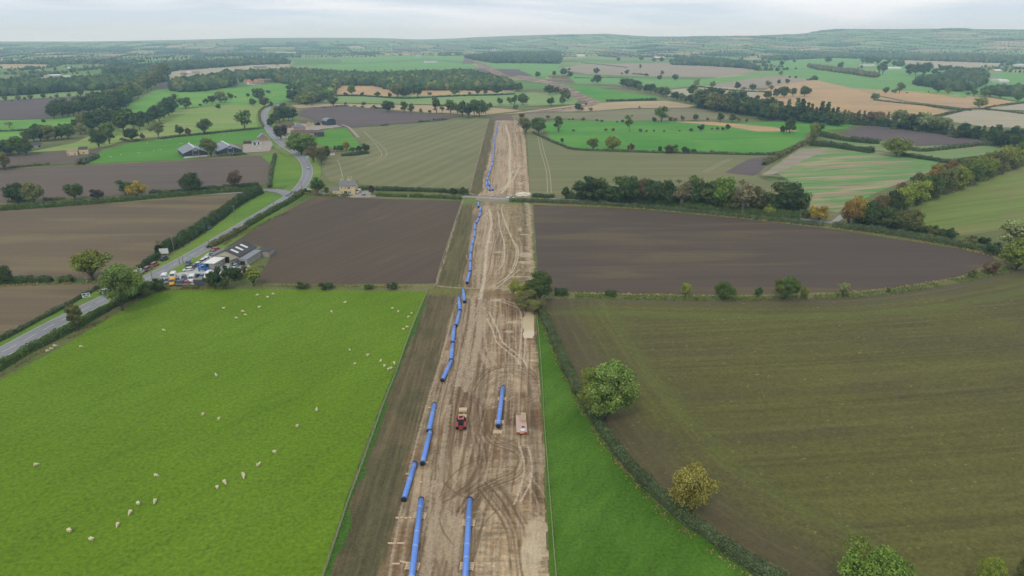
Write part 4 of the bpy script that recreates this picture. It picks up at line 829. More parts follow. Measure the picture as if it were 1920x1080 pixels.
HEDGES = [
 ([(1092,372),(1160,378),(1250,385),(1340,393),(1430,400),(1492,403)], 7.5, 6.0, 'DG', .0, 'dark undergrowth filling the gaps of the big tree row'),
 ([(1606,412),(1650,398),(1700,382),(1760,362),(1830,338),(1915,306),(1990,286)], 6.0, 9.0, 'OL', .0, 'olive undergrowth under the autumn belt'),
 ([(1310,201),(1380,211),(1450,221),(1520,227),(1600,233),(1680,239),(1760,250),(1850,262)], 6.0, 9.0, 'KG', .0, 'dark undergrowth along the foot of the long tree belt'),
 # pts, height m, width m, colour, gaps, label
 ([(1012,582),(1030,618),(1052,668),(1076,720),(1112,782),(1150,838),(1182,878),(1240,938),(1300,985),(1360,1030),(1420,1068),(1490,1110),(1600,1180)], 2.2, 2.6, 'SG', .0, 'long grey green hedge curving between the vivid grass wedge and the big olive field'),
 ([(-60,724),(0,692),(60,656),(130,622),(200,582),(262,552),(284,540)], 2.2, 2.6, 'MG', .0, 'clipped green hedge between the main road and the near sheep pasture'),
 ([(-60,668),(0,640),(70,603),(140,566),(200,532),(236,516)], 1.5, 1.4, 'SG', .1, 'low thin hedge on the far side of the main road at lower left'),
 ([(262,506),(280,494),(300,482)], 2.4, 2.0, 'DG', .0, 'short dark hedge behind the cars parked along the road'),
 ([(300,478),(330,462),(360,445),(390,424),(420,403),(450,382),(488,362)], 4.6, 5.0, 'DG', .0, 'tall dense hedge running up the left side of the wide verge'),
 ([(392,466),(420,452),(444,438),(462,428)], 2.4, 2.6, 'OL', .05, 'olive hedge behind the garage beside the road'),
 ([(462,426),(500,404),(540,382),(560,370),(566,362)], 2.6, 2.8, 'MG', .05, 'hedge right of the main road below the bend'),
 ([(-60,402),(0,395),(100,388),(200,380),(300,371),(400,363),(480,358)], 2.8, 2.6, 'MG', .0, 'long low hedge on the near side of the left lane'),
 ([(280,366),(340,362),(400,357),(450,353),(486,350)], 2.6, 2.6, 'DG', .05, 'hedge on the far side of the left lane near the junction'),
 ([(0,381),(40,378),(120,374)], 1.6, 2.0, 'OL', .3, 'ragged hedge under the trees at the far left of the lane'),
 ([(0,532),(50,529),(98,528)], 2.4, 3.0, 'DG', .05, 'dark hedge section below the left tilled field beside the round bush'),
 ([(113,528),(138,528)], 2.6, 3.0, 'DG', .0, 'short dark hedge stub beside the grassy field margin'),
 ([(705,357),(760,358),(820,360),(868,363)], 2.2, 3.0, 'DG', .0, 'hedge behind the lane between the stone house and the corridor'),
 ([(705,368),(760,369),(820,371),(866,374)], 1.8, 2.4, 'MG', .05, 'hedge in front of the lane between the stone house and the corridor'),
 ([(672,357),(700,357)], 2.4, 2.4, 'MG', .0, 'hedge stub at the right of the stone house'),
 ([(545,363),(570,364),(600,367),(636,369)], 1.4, 1.4, 'OL', .2, 'scruffy garden hedge in front of the stone house trees'),
 ([(998,369),(1020,370),(1040,370)], 1.8, 3.0, 'DG', .0, 'short dark hedge behind the lane right of the stone pile'),
 ([(955,378),(1000,379),(1060,381),(1120,383),(1200,389),(1300,398),(1400,409),(1480,417),(1545,424)], 2.0, 3.2, 'SG', .0, 'grey green hedge in front of the lane below the row of big trees'),
 ([(1062,372),(1140,377),(1220,385),(1320,396),(1420,405),(1500,410)], 4.2, 5.5, 'MG', .0, 'bramble hedge along the feet of the big tree row'),
 ([(1560,426),(1620,432),(1700,444),(1780,458),(1860,472)], 2.6, 4.5, 'SG', .0, 'overgrown hedge between the dark ploughed field and the yellow green field'),
 ([(1600,416),(1680,428),(1740,436),(1790,445)], 2.6, 4.0, 'DG', .05, 'dark hedge behind the lane below the autumn trees'),
 ([(1000,250),(1035,266),(1056,274),(1080,281),(1200,286),(1330,289),(1430,291),(1460,289)], 1.9, 2.2, 'SG', .0, 'dark hedge along the near edge of the large bright green field'),
 ([(1432,310),(1462,294),(1490,279),(1512,268),(1530,256)], 3.4, 4.0, 'OL', .05, 'bushy hedge left of the striped field'),
 ([(1518,272),(1560,276),(1600,282),(1636,287)], 4.4, 6.0, 'DG', .1, 'thick dark hedge behind the striped field'),
 ([(1690,292),(1740,300),(1790,306),(1830,300)], 2.8, 4.0, 'DG', .05, 'hedge right of the lone yellow green tree'),
 ([(1536,253),(1570,262),(1620,268),(1650,270)], 4.0, 5.0, 'DG', .05, 'dark hedge left of the right ploughed field'),
 ([(1700,280),(1730,284),(1790,278),(1850,272),(1890,274)], 3.0, 4.0, 'SG', .1, 'hedge along the near edge of the right ploughed field'),
 ([(1850,268),(1890,277),(1940,285),(2000,292)], 2.4, 3.0, 'DG', .0, 'hedge at the right edge beside a strip of pasture'),
 ([(1638,188),(1690,194),(1740,199),(1790,205),(1822,208)], 1.8, 3.0, 'SG', .0, 'straight dark hedge dividing the two golden fields'),
 ([(1740,222),(1770,215),(1800,209),(1820,206)], 1.8, 3.0, 'SG', .0, 'short dark hedge right of the golden field'),
 ([(1850,206),(1880,209),(1930,215),(2000,220)], 1.8, 3.0, 'SG', .0, 'dark hedge at the right edge between two pale fields'),
 ([(1846,204),(1870,199),(1900,195),(1930,192)], 1.6, 3.0, 'SG', .0, 'dark hedge rising to the right edge past the round tree'),
 ([(1310,163),(1350,168),(1400,172),(1440,173)], 1.8, 3.0, 'DG', .05, 'dark hedge above the pale stubble field on the right'),
 ([(1298,180),(1330,175),(1360,172)], 2.2, 3.5, 'DG', .2, 'gappy line of bushes right of the leaning tree'),
 ([(1136,190),(1170,190),(1200,189),(1230,188)], 3.0, 5.0, 'KG', .05, 'dark hedge below the vivid green field'),
 ([(480,151),(500,149),(528,147)], 1.8, 3.0, 'SG', .0, 'garden hedge below the village houses'),
 ([(150,309),(168,302),(182,294)], 3.4, 4.5, 'SG', .0, 'dense hedge at the lower left corner of the sheep paddock'),
 ([(226,262),(245,266),(262,264)], 1.8, 2.0, 'SG', .1, 'short hedge piece at the top left of the sheep paddock'),
 ([(300,261),(330,257),(380,252),(430,247),(470,243),(494,241)], 1.5, 1.6, 'SG', .0, 'dark hedge along the top of the sheep paddock'),
 ([(413,293),(424,292),(436,292)], 1.8, 3, 'SG', .0, 'short dark hedge below the right grey shed'),
 ([(440,292),(450,290),(462,290)], 1.8, 3, 'SG', .0, 'small dark hedge below the shed yard'),
 ([(506,352),(508,330),(512,310),(516,292)], 2.2, 2.4, 'SG', .05, 'thin hedge left of the green inside the bend'),
 ([(0,318),(40,313),(95,308)], 1.5, 2.4, 'OL', .15, 'low ragged hedge between two brown fields at far left'),
 ([(640,293),(660,292),(690,288)], 2.6, 3.4, 'DG', .0, 'trimmed dark hedge below the small garden'),
 ([(630,181),(660,180),(700,182),(745,185),(780,185),(830,182),(880,180),(930,179),(965,177)], 2.2, 4.0, 'KG', .1, 'dark hedge along the foot of the golden fields below the wood'),
 ([(600,203),(650,199),(700,203),(780,206),(860,207)], 1.6, 3.0, 'SG', .55, 'broken line of hedge bushes on the tan stubble strip'),
 ([(715,236),(725,235),(730,235)], 1.6, 2.5, 'SG', .0, 'tiny dark hedge below the dark field, left piece'),
 ([(785,229),(796,228),(808,227)], 1.8, 2.5, 'SG', .0, 'tiny dark hedge below the dark field, middle piece'),
 ([(812,226),(825,225),(836,224)], 1.8, 2.5, 'SG', .0, 'tiny dark hedge below the dark field, right piece'),
 ([(0,247),(30,246),(66,244)], 1.8, 3, 'SG', .1, 'thin hedge at the far left below the grey field'),
 ([(494,238),(488,225),(486,212),(494,203),(510,198)], 1.8, 2.2, 'OL', .1, 'hedge round the outside of the road at the hill foot'),
 ([(372,170),(395,167),(410,164)], 1.8, 3, 'KG', .0, 'short dark hedge on the hillside, left piece'),
 ([(417,164),(432,162),(445,160)], 1.8, 3, 'KG', .0, 'short dark hedge on the hillside, right piece'),
 ([(1076,146),(1110,147),(1140,146),(1172,147)], 1.5, 2.5, 'SG', .0, 'thin dark hedge crossing the far sheep field'),
 ([(1185,139),(1200,140),(1216,142)], 2.2, 4, 'KG', .0, 'far dark hedge clump at the foot of the pinkish field'),
 ([(1090,118),(1130,122),(1175,127)], 1.5, 3, 'SG', .1, 'far thin hedge across the pinkish stubble'),
 ([(1040,552),(1052,552),(1064,552)], 2.2, 3.4, 'DG', .0, 'short dark hedge right of the big corridor bush'),
 ([(1135,554),(1146,554),(1156,555)], 1.6, 3.4, 'DG', .0, 'small dark hedge stub on the field boundary'),
 ([(292,545),(330,541),(380,540),(420,541)], 1.2, 1.6, 'OL', .3, 'scruffy growth along the garage boundary'),
]
for i, (pts, h, w, col, gp, lb) in enumerate(HEDGES): hedge(pts, h, w, lb, col=col, gaps=gp, seed=20 + i)

# rough grass margins: stuff
def tussocks(name, pts, wd, col, label, leaf, seed, dens=6, h=.5):
    ln = world_line(pts, 6); d = np.concatenate([[0], np.cumsum(np.hypot(*np.diff(ln, axis=0).T))]); g = np.random.default_rng(seed)
    n = int(min(40000, d[-1] * wd * dens)); s = g.uniform(0, d[-1], n); t = np.gradient(ln, axis=0); t /= np.maximum(np.hypot(t[:, 0], t[:, 1])[:, None], 1e-6)
    keep = fbm(s / 3, s * 0, seed, 2) > .33; s = s[keep]; n = len(s)
    lat = g.normal(0, wd / 3, n); x = np.interp(s, d, ln[:, 0]) - np.interp(s, d, t[:, 1]) * lat; y = np.interp(s, d, ln[:, 1]) + np.interp(s, d, t[:, 0]) * lat
    P = np.stack([x, y, H(x, y) + g.uniform(.05, h, n)], 1); N = g.normal(size=(n, 3)); N[:, 2] = np.abs(N[:, 2]) * .8 + .2
    V, F = quads(P, N, leaf * g.uniform(.6, 1.5, n), g); c = np.stack([np.repeat(np.clip(g.normal(.5, .15, n), 0, 1), 4), np.repeat(np.clip(g.normal(.1, .1, n), 0, 1), 4), np.zeros(4 * n)], 1)
    o = mesh_obj(name, V, F, LEAF, cols=c); q = C(*col); o.color = (*q[:3], 1); return tag(o, label, 'grass', kind='stuff')
tussocks('dry_grass', [(1002,575),(1022,618),(1042,668),(1066,724),(1100,788),(1140,848),(1174,890),(1230,952),(1290,1002),(1350,1046),(1420,1092),(1520,1150)], 1.6, (168,150,98), 'dry tan grass along the left foot of the long curving hedge', .34, 1)
tussocks('dry_grass', [(-60,740),(0,706),(70,664),(140,630),(200,594),(262,560),(292,548),(340,543),(420,543)], 1.6, (150,124,84), 'dry brown grass between the road hedge and the sheep pasture', .4, 2)
tussocks('dry_grass', [(480,536),(560,536),(640,537),(720,538),(800,539)], 2.4, (160,150,92), 'dry grass margin between the dark field and the near pasture', .45, 3, 7)
tussocks('dry_grass', [(1040,549),(1100,551),(1200,553),(1300,555),(1400,555),(1500,554),(1600,549),(1700,538),(1800,520),(1860,500)], 1.6, (190,172,126), 'pale dry grass line at the foot of the dark ploughed field', .5, 4, 6)
tussocks('rough_grass', [(1040,555),(1100,556),(1200,559),(1300,561),(1400,561),(1500,559),(1600,554),(1700,543),(1800,526),(1900,502)], 4.5, (120,140,62), 'green rough grass margin above the big olive field', .5, 5, 5)
tussocks('dry_grass', [(1000,384),(1100,387),(1200,392),(1300,401),(1400,411),(1500,422),(1600,434),(1700,450),(1800,466),(1866,484)], 1.8, (176,160,92), 'tan grass edge at the top of the right ploughed field', .6, 6, 6)
tussocks('dry_grass', [(0,536),(60,534),(140,531),(200,529),(228,532)], 2.4, (170,150,90), 'tan grassy bank between the two left tilled fields', .5, 7, 6)
tussocks('rough_grass', [(0,386),(100,380),(200,374),(280,370)], 3, (134,140,78), 'rough grass under the left lane trees', .6, 8, 5)
tussocks('rough_grass', [(410,534),(440,524),(470,510),(500,496)], 3, (128,134,70), 'weeds beside the garage wall', .45, 9, 6)
tussocks('rough_grass', [(540,398),(500,415),(470,432),(440,446),(420,460)], 2.5, (128,130,74), 'rough grass right of the road hedge', .5, 10, 5)
tussocks('rough_grass', [(1690,442),(1760,450),(1840,470),(1880,480),(1900,500)], 5, (140,134,84), 'rough grass at the right corner of the ploughed field', .6, 11, 4)

# ------------------------------------------------------------- trees, one by one
T = tree
T(1136,790,98,'oak','NT',116,'large broad tree turning yellow on its left, beside the curving hedge','trees by the curving hedge')
T(1294,970,88,'ash','YB',84,'olive yellow tree with drooping twigs on the curving hedge')
T(1628,1150,106,'ash','BG',130,'bright green tree top cut by the bottom edge')
T(1852,1120,62,'round','YG',56,'small yellow green crown at the bottom edge right of the bright tree')
T(1916,1122,64,'round','OL',50,'olive crown cut off in the bottom right corner')
T(976,560,34,'bush','YG',46,'yellow bush beside the corridor, left in its clump')
T(1012,566,52,'round','MG',56,'tall green tree at the corridor edge above the puddle')
T(994,582,34,'bush','OL',66,'low olive bush in front of the corridor tree')
T(230,582,80,'ash','NT',80,'big yellow green tree leaning over the main road')
T(174,524,54,'ash','YG',70,'yellow green tree on the grassy bank left of the road')
T(144,620,50,'tall','OL',26,'ivy clad narrow tree in the roadside hedge at lower left')
T(262,556,32,'bush','BG',52,'bright bush below the roadside tree')
T(292,546,24,'bush','DG',38,'dark bush between the pasture and the parked vans')
T(424,541,44,'bush','DG',52,'dark dense bush beside the container')
T(398,540,30,'bush','DG',30,'smaller dark bush touching the end of the container')
T(476,536,40,'tall','YG',30,'yellow green young tree at the corner of the dark field')
T(452,522,26,'bush','OL',34,'olive scrub in front of the garage wall')
T(12,532,30,'round','DG',30,'round dark bush at the left edge on the field margin')
T(34,382,36,'oak','DG',44,'dark tree of a pair on the left lane, the left one')
T(64,382,37,'oak','OL',42,'olive tree of a pair on the left lane, the right one')
T(141,374,31,'round','MG',32,'round green tree standing alone on the left lane')
T(182,374,21,'bush','PU',32,'dark purple leaved tree on the left lane')
T(236,366,26,'round','DG',30,'dark green tree touching the yellow one')
T(258,370,29,'bush','YE',42,'golden yellow tree on the left lane')
T(360,363,35,'round','DG',44,'dark round tree on the lane hedge near the junction')
T(441,353,30,'ash','RB',30,'brown leaved tree on the lane hedge nearest the junction')
T(10,319,33,'ash','OL',30,'olive tree at the left edge between two brown fields')
T(396,294,33,'ash','OL',32,'olive tree standing between the two grey sheds')
T(384,252,28,'ash','MG',27,'open crowned green tree above the left shed')
T(337,254,18,'round','DG',16,'small round dark tree on the paddock hedge')
T(353,254,13,'round','RB',11,'little reddish tree on the paddock hedge')
T(459,243,33,'ash','MG',29,'tall green tree on the paddock hedge beside the road')
T(297,260,32,'sparse','PG',32,'thin pale tree above the sheep paddock')
T(248,264,22,'oak','DG',30,'dark double crowned tree at the top of the paddock')
T(268,262,13,'bush','RB',10,'small brown bush right of the double crowned tree')
T(186,277,32,'round','DG',30,'dark tree at the paddock corner, left of a pair')
T(206,270,32,'tall','MG',19,'slender dark tree at the paddock corner, right of a pair')
T(18,240,12,'sparse','PG',16,'pale thin tree on the far left grass')
T(82,230,7,'bush','DG',9,'lone bush on the far left grass')
T(348,203,19,'oak','MG',25,'broad tree alone on the hillside pasture')
T(410,205,9,'round','DG',10,'little tree below the long flock')
T(527,262,28,'round','PU',26,'very dark copper tree at the farm entrance')
T(566,291,40,'oak','BG',56,'huge glossy green tree below the farm buildings')
T(588,304,30,'ash','RB',28,'brown green tree right of the huge farm tree')
T(603,309,30,'ash','OL',24,'olive brown tree beside the garden hut')
T(613,298,22,'round','DG',16,'dark tree behind the garden hut')
T(596,362,26,'round','DG',26,'dark tree left of the stone house')
T(613,367,17,'tall','DG',9,'narrow dark shrub in front of the stone house wing')
T(591,364,12,'bush','YE',13,'bright yellow shrub in the stone house garden')
T(581,364,9,'bush','SG',10,'grey blue shrub in the stone house garden')
T(574,363,10,'bush','DG',12,'dark shrub at the road end of the garden')
T(697,364,15,'round','PU',12,'dark purple round tree beside the house parking')
T(648,368,6,'bush','OL',20,'low shrubs in front of the stone house')
T(870,366,15,'bush','DG',20,'dark bush at the end of the lane hedge by the corridor')
T(849,364,12,'bush','DG',18,'dark bush in the lane hedge left of the corridor')
T(757,359,9,'bush','MG',12,'bush in the lane hedge near the stone house')
T(1060,374,26,'tall','MG',16,'small two tiered tree at the left end of the big tree row')
T(1535,414,28,'bush','YE',44,'yellow bush at the right end of the big tree row')
T(1512,410,18,'bush','MG',28,'low green bush beside the yellow one')
T(1680,293,33,'oak','YG',52,'lone spreading yellow green tree behind the striped field')
T(1526,264,32,'ash','YG',20,'yellow green tree at the hedge corner')
T(1532,252,24,'round','DG',20,'dark tree behind the hedge corner tree')
T(1480,250,25,'round','DG',24,'dark tree of a pair at the green field edge')
T(1469,250,17,'bush','DG',15,'dark bush of a pair at the green field edge')
T(986,250,28,'ash','OL',26,'olive tree left of a pair at the corridor top')
T(1010,251,29,'oak','MG',32,'green tree right of a pair at the corridor top')
T(1047,248,31,'tall','MG',17,'slender tree right of the corridor top')
T(1180,247,30,'sparse','BG',20,'spindly green tree in the middle of the bright green field')
T(1240,229,27,'ash','BG',24,'tall bright green tree above the bright green field')
T(1226,229,10,'bush','DG',11,'dark bush beside the tall bright green tree')
T(1054,267,9,'bush','DG',8,'small dark bush on the corridor side hedge')
T(1640,188,12,'oak','MG',16,'small tree at the end of the golden field hedge')
T(1836,203,19,'oak','YG',26,'round yellow green tree where the golden field hedges meet')
T(1822,522,18,'bush','OL',18,'thin olive shrub on the margin at the right')
T(1860,512,24,'bush','RB',40,'brown scrub at the right corner')
T(1902,470,50,'ash','PG',62,'pale green tree at the right edge, upper one')
T(1905,506,52,'round','YG',64,'yellow green tree at the right edge, lower one')
T(1862,478,24,'bush','DG',30,'dark bush under the right edge trees')
tree_row('on the margin above the big olive field', [(1285,556,24,'ash','YG',20),(1358,560,30,'bush','MG',42),(1422,555,15,'bush','DG',18),(1473,560,38,'oak','MG',52),(1508,559,20,'bush','YG',18),(1580,556,26,'ash','PG',22),(1665,548,9,'bush','OL',10)], 'shrubs on the margin above the olive field')
tree_row('on the boundary above the sheep pasture', [(565,541,12,'bush','MG',28),(610,542,12,'bush','DG',32),(692,542,9,'bush','MG',22),(735,542,12,'bush','DG',25)], 'bushes on the pasture boundary')
tree_row('in the big row above the ploughed field', [(1107,379,44,'oak','DG',64),(1141,380,34,'round','MG',36),(1172,384,52,'oak','DG',58),(1200,384,44,'ash','RB',34),(1222,387,48,'oak','DG',46),(1252,389,46,'round','DG',36),
 (1276,392,52,'sparse','GR',40),(1302,393,56,'ash','DG',40),(1325,396,58,'tall','MG',34),(1348,398,62,'ash','BG',52),(1368,400,40,'round','OL',40),(1392,404,62,'sparse','GR',46),(1416,402,50,'ash','OL',36),(1440,403,40,'round','MG',34),(1470,404,60,'oak','DG',68),(1498,404,44,'round','DG',34),(1440,406,24,'bush','YG',26)], 'big trees in a row above the ploughed field')
tree_row('in the autumn belt beside the striped field', [(1590,424,46,'ash','AU',38),(1612,422,50,'round','YE',38),(1630,426,44,'round','DG',36),(1658,430,42,'oak','MG',44),(1684,434,38,'ash','OL',34),(1706,438,44,'oak','OL',42),(1648,404,36,'ash','RB',30),
 (1672,402,40,'round','DG',38),(1694,394,42,'oak','YG',44),(1720,386,44,'ash','YG',40),(1744,374,44,'oak','MG',44),(1768,364,44,'ash','OL',40),(1792,356,42,'oak','YG',44),(1818,347,44,'round','MG',40),(1844,338,42,'oak','YG',44),(1868,328,42,'ash','OL',38),(1892,318,42,'oak','YG',44),(1918,306,40,'round','MG',40),
 (1690,374,30,'ash','RB',28),(1722,358,32,'ash','OL',30),(1752,344,32,'round','AU',30),(1784,334,32,'ash','AU',30),(1816,326,30,'oak','YG',34),(1850,316,30,'ash','YG',30)], 'autumn coloured trees in the belt')
tree_row('along the lane hedge at the right', [(1748,442,20,'bush','OL',24),(1777,450,22,'bush','DG',32),(1820,462,22,'bush','OL',26),(1844,464,22,'bush','DG',24)], 'shrubs along the lane hedge')
tree_row('on the hedge of the large bright green field', [(1112,282,21,'ash','OL',21),(1148,282,25,'oak','YG',32),(1183,284,16,'bush','RB',17),(1237,286,11,'round','DG',9),(1259,288,19,'bush','OL',28),(1285,288,13,'bush','DG',17),(1300,288,9,'bush','DG',12),(1334,288,7,'bush','OL',9)], 'trees on the near hedge of the bright field')
tree_row('on the worn line across the bright green field', [(1075,247,5,'bush','RB'),(1136,246,6,'bush','OL'),(1150,246,7,'bush','RB'),(1200,248,8,'bush','OL'),(1212,248,4,'bush','RB'),(1226,247,4,'bush','OL'),(1245,248,4,'bush','RB'),(1274,247,3,'bush','RB'),(1296,247,7,'bush','DG'),(1314,246,13,'round','DG'),(1335,244,5,'bush','OL'),(1345,244,6,'bush','DG'),(1355,244,6,'bush','DG'),(1364,244,10,'round','DG')], 'bushes across the bright green field')
tree_row('along the top edge of the bright green field', [(967,206,9,'bush','DG'),(979,221,9,'bush','DG'),(1027,223,7,'bush','RB'),(1067,226,4,'bush','RB'),(1074,226,5,'bush','OL'),(1093,227,7,'bush','RB'),(1119,228,5,'bush','RB'),(1128,229,5,'bush','RB'),(1157,230,4,'bush','OL'),(1167,230,6,'bush','DG'),(1257,228,9,'round','RB'),(1266,228,7,'bush','RB'),(1279,227,10,'round','RB'),(1304,225,10,'oak','DG'),(1326,226,6,'bush','RB'),(1350,228,15,'round','DG'),(1373,229,15,'round','DG'),(1385,228,8,'bush','OL'),(1400,228,6,'bush','RB')], 'bushes along the field top')
tree_row('on the stubble beyond the corridor', [(1084,208,14,'round','DG'),(1091,208,7,'bush','DG'),(1107,208,7,'bush','MG'),(1099,197,4,'bush','DG'),(1199,203,4,'bush','RB')], 'trees on the tan stubble')
tree_row('between the bare strip and the wood', [(937,197,13,'round','DG'),(958,196,14,'bush','MG'),(965,197,19,'tall','DG'),(980,197,20,'oak','MG'),(1033,198,15,'round','DG'),(1054,196,13,'round','MG'),(1059,190,24,'ash','OL'),(1066,186,10,'bush','DG'),(1030,178,18,'oak','DG'),(1043,177,14,'bush','DG'),(972,172,16,'oak','MG'),(964,170,14,'round','DG')], 'trees near the bend of the bare strip')
tree_row('behind the dark farm field', [(625,199,18,'oak','MG'),(648,198,6,'round','DG'),(682,199,8,'bush','DG'),(702,204,7,'bush','DG'),(728,210,20,'oak','DG',26),(758,212,20,'ash','MG',14),(771,213,17,'ash','MG',13),(789,212,8,'round','OL'),(806,212,6,'bush','DG'),(818,213,31,'tall','MG',15),(829,213,16,'sparse','MG',12),(845,213,25,'ash','MG',22),(858,214,18,'ash','MG',14),(867,218,26,'round','DG',22),(878,220,27,'round','DG',20),(889,218,30,'ash','MG',18),(899,219,32,'round','MG',22),(910,214,22,'round','MG',16),(918,206,13,'round','DG',12)], 'trees behind the dark farm field')
tree_row('in front of the central wood', [(648,180,7,'bush','DG'),(660,179,19,'round','BG',15),(680,180,8,'bush','DG'),(708,182,10,'bush','DG'),(731,183,8,'round','DG'),(745,183,26,'round','OL',24),(757,182,22,'round','MG',16),(783,182,26,'round','KG',22),(805,179,7,'bush','DG'),(853,180,18,'oak','MG',20),(880,178,6,'bush','DG'),(895,177,15,'oak','DG',17),(910,177,8,'bush','DG'),(932,178,19,'oak','DG',24)], 'trees in front of the central wood')
tree_row('in the garden hedge by the hut', [(632,284,11,'bush','DG'),(640,284,12,'round','MG'),(650,282,15,'ash','AU'),(661,285,9,'bush','SG'),(674,285,12,'bush','DG'),(686,286,16,'round','DG')], 'garden trees by the hut')
tree_row('in the dark clump above the farm lawn', [(507,238,14,'round','DG'),(516,232,20,'round','MG'),(524,228,24,'round','DG'),(532,228,26,'round','KG'),(541,227,24,'round','DG'),(549,226,22,'round','KG'),(520,214,14,'round','DG'),(532,208,14,'ash','MG')], 'trees of the clump above the lawn')
tree_row('on the hillside below the village', [(387,195,11,'bush','DG'),(398,194,15,'round','DG'),(414,193,21,'oak','PG',24),(422,191,10,'bush','DG'),(432,187,12,'round','DG'),(442,184,4,'bush','DG'),(465,182,7,'round','DG'),(376,199,5,'bush','DG'),(480,180,14,'round','DG'),(486,189,22,'oak','MG',24),(496,200,17,'oak','RB',18),(474,199,13,'round','MG',13),(509,201,10,'round','DG',7),(503,176,7,'bush','DG'),(544,170,11,'round','DG',14)], 'trees on the hillside')
tree_row('above the farm road bend', [(549,190,20,'oak','DG',24),(556,182,18,'round','KG'),(565,176,16,'round','DG'),(560,196,16,'ash','PG'),(573,198,20,'ash','YG',18),(585,198,26,'ash','PG',22),(580,180,18,'round','MG'),(592,188,20,'round','MG'),(600,182,18,'round','SG')], 'trees above the bend')
tree_row('in the row on the far left grass strip', [(10,189,9,'oak','OL'),(23,190,4,'bush','RB'),(35,189,9,'oak','OL'),(47,188,6,'round','RB'),(58,187,9,'oak','OL'),(82,185,9,'round','DG'),(95,184,4,'bush','OL'),(107,184,8,'round','OL'),(130,182,7,'oak','OL'),(152,180,11,'round','DG'),(164,180,6,'bush','RB'),(174,179,8,'oak','OL'),(185,178,6,'round','OL'),(196,178,11,'round','DG')], 'small trees on the far left strip')
tree_row('in the clump at the left edge', [(-6,292,28,'round','DG'),(8,293,24,'round','KG'),(20,290,30,'round','DG'),(36,290,32,'oak','MG'),(50,291,26,'round','DG')], 'trees at the left edge')
tree_row('in the thicket above the white shed', [(52,266,20,'round','OL'),(64,266,26,'round','DG'),(76,264,28,'oak','DG'),(90,264,28,'oak','OL'),(104,262,26,'round','DG'),(116,260,22,'round','KG'),(128,260,26,'oak','MG'),(68,252,18,'round','DG'),(120,250,18,'bush','KG')], 'trees of the left thicket')
tree_row('in the wooded dip left of the yellow pasture', [(144,246,24,'tall','KG'),(152,252,20,'bush','PG'),(160,248,30,'round','OL'),(174,248,34,'round','DG'),(188,246,36,'oak','DG'),(200,242,34,'round','KG'),(210,236,28,'round','DG'),(232,246,36,'oak','MG'),(204,254,24,'oak','BG'),(252,244,30,'ash','DG'),(244,232,26,'round','MG'),(262,244,22,'ash','MG'),(222,226,24,'round','DG'),(195,228,26,'round','OL')], 'trees of the wooded dip')
tree_row('in the dark belt climbing the yellow pasture', [(270,238,28,'ash','DG'),(279,235,26,'round','DG'),(289,231,28,'round','KG'),(299,227,28,'round','DG'),(308,222,28,'round','KG'),(317,217,30,'oak','KG'),(324,210,30,'round','KG')], 'trees of the dark belt')
belt('in the lower wooded bank on the left', 'trees of the lower left bank', [(100,222),(140,216),(180,210),(215,206),(240,204)], 12, 24, ['DG','MG','KG','DG'], ['oak','round'], 6, 1, 2)
belt('in the pale wooded bank on the left hillside', 'trees of the pale wooded bank', [(205,200),(230,194),(255,184),(275,172),(292,160),(312,150)], 12, 24, ['YG','PG','OL','MG'], ['oak','round'], 7, 2, 2)
belt('in the narrow belt above the pale stubble', 'trees of the narrow belt', [(1166,162),(1190,168),(1215,173),(1240,180),(1262,186),(1290,192),(1312,198)], 18, 15, ['DG','SG','KG'], ['round','oak'], 3, 3)
belt('in the mixed belt below the orange fields', 'trees of the mixed belt', [(1306,202),(1340,208),(1380,214),(1420,220),(1450,224)], 13, 28, ['DG','SG','OL','KG','DG','SG'], ['round','oak','ash'], 7, 4, 2)
belt('in the conifer belt below the orange fields', 'trees of the conifer belt', [(1440,220),(1480,224),(1520,228),(1570,233)], 17, 32, ['KG','SG','KG','KG'], ['conifer'], 5, 5, 1)
belt('in the front of the conifer belt', 'broadleaf trees before the conifers', [(1420,224),(1470,227),(1520,232),(1572,236)], 8, 24, ['KG','DG'], ['oak'], 3, 6)
belt('in the brownish belt right of the conifers', 'trees of the brownish belt', [(1578,234),(1620,234),(1665,236)], 12, 24, ['OL','SG','OL','RB'], ['conifer','ash'], 5, 7)
belt('in the green belt behind the ploughed field', 'trees of the green belt', [(1672,240),(1700,243),(1730,247),(1766,252)], 9, 28, ['DG','MG','KG','PG'], ['oak','round','conifer'], 4, 8)
belt('in the dark belt at the right edge', 'trees of the right edge belt', [(1776,256),(1810,258),(1850,262),(1900,270),(1960,276)], 16, 26, ['KG','SG','DG'], ['conifer','round'], 8, 9, 1)
belt('in the front of the right edge belt', 'front trees of the right edge belt', [(1850,268),(1890,276),(1940,284)], 6, 26, ['KG','DG'], ['round'], 4, 10)
tree_row('in the far middle fields', [(1008,145,10,'oak','MG'),(1039,143,9,'round','MG'),(1057,142,13,'oak','MG'),(1068,146,12,'round','DG'),(1067,133,6,'round','DG'),(1120,156,15,'oak','DG'),(1111,155,7,'bush','DG'),(1118,139,11,'oak','DG'),(1159,115,7,'oak','DG'),(1200,130,10,'tall','OL'),(1166,140,4,'bush','DG'),(1175,140,9,'round','OL'),(1212,143,6,'bush','DG'),(1241,141,8,'round','OL'),(1237,151,10,'round','DG'),(1266,151,11,'oak','DG'),(1295,122,7,'oak','DG'),(1310,123,6,'round','DG'),(1321,125,9,'oak','DG'),
  (1202,114,9,'oak','OL'),(1226,117,8,'round','OL'),(1240,117,9,'round','DG'),(1258,119,8,'oak','DG')], 'scattered far trees in the middle')
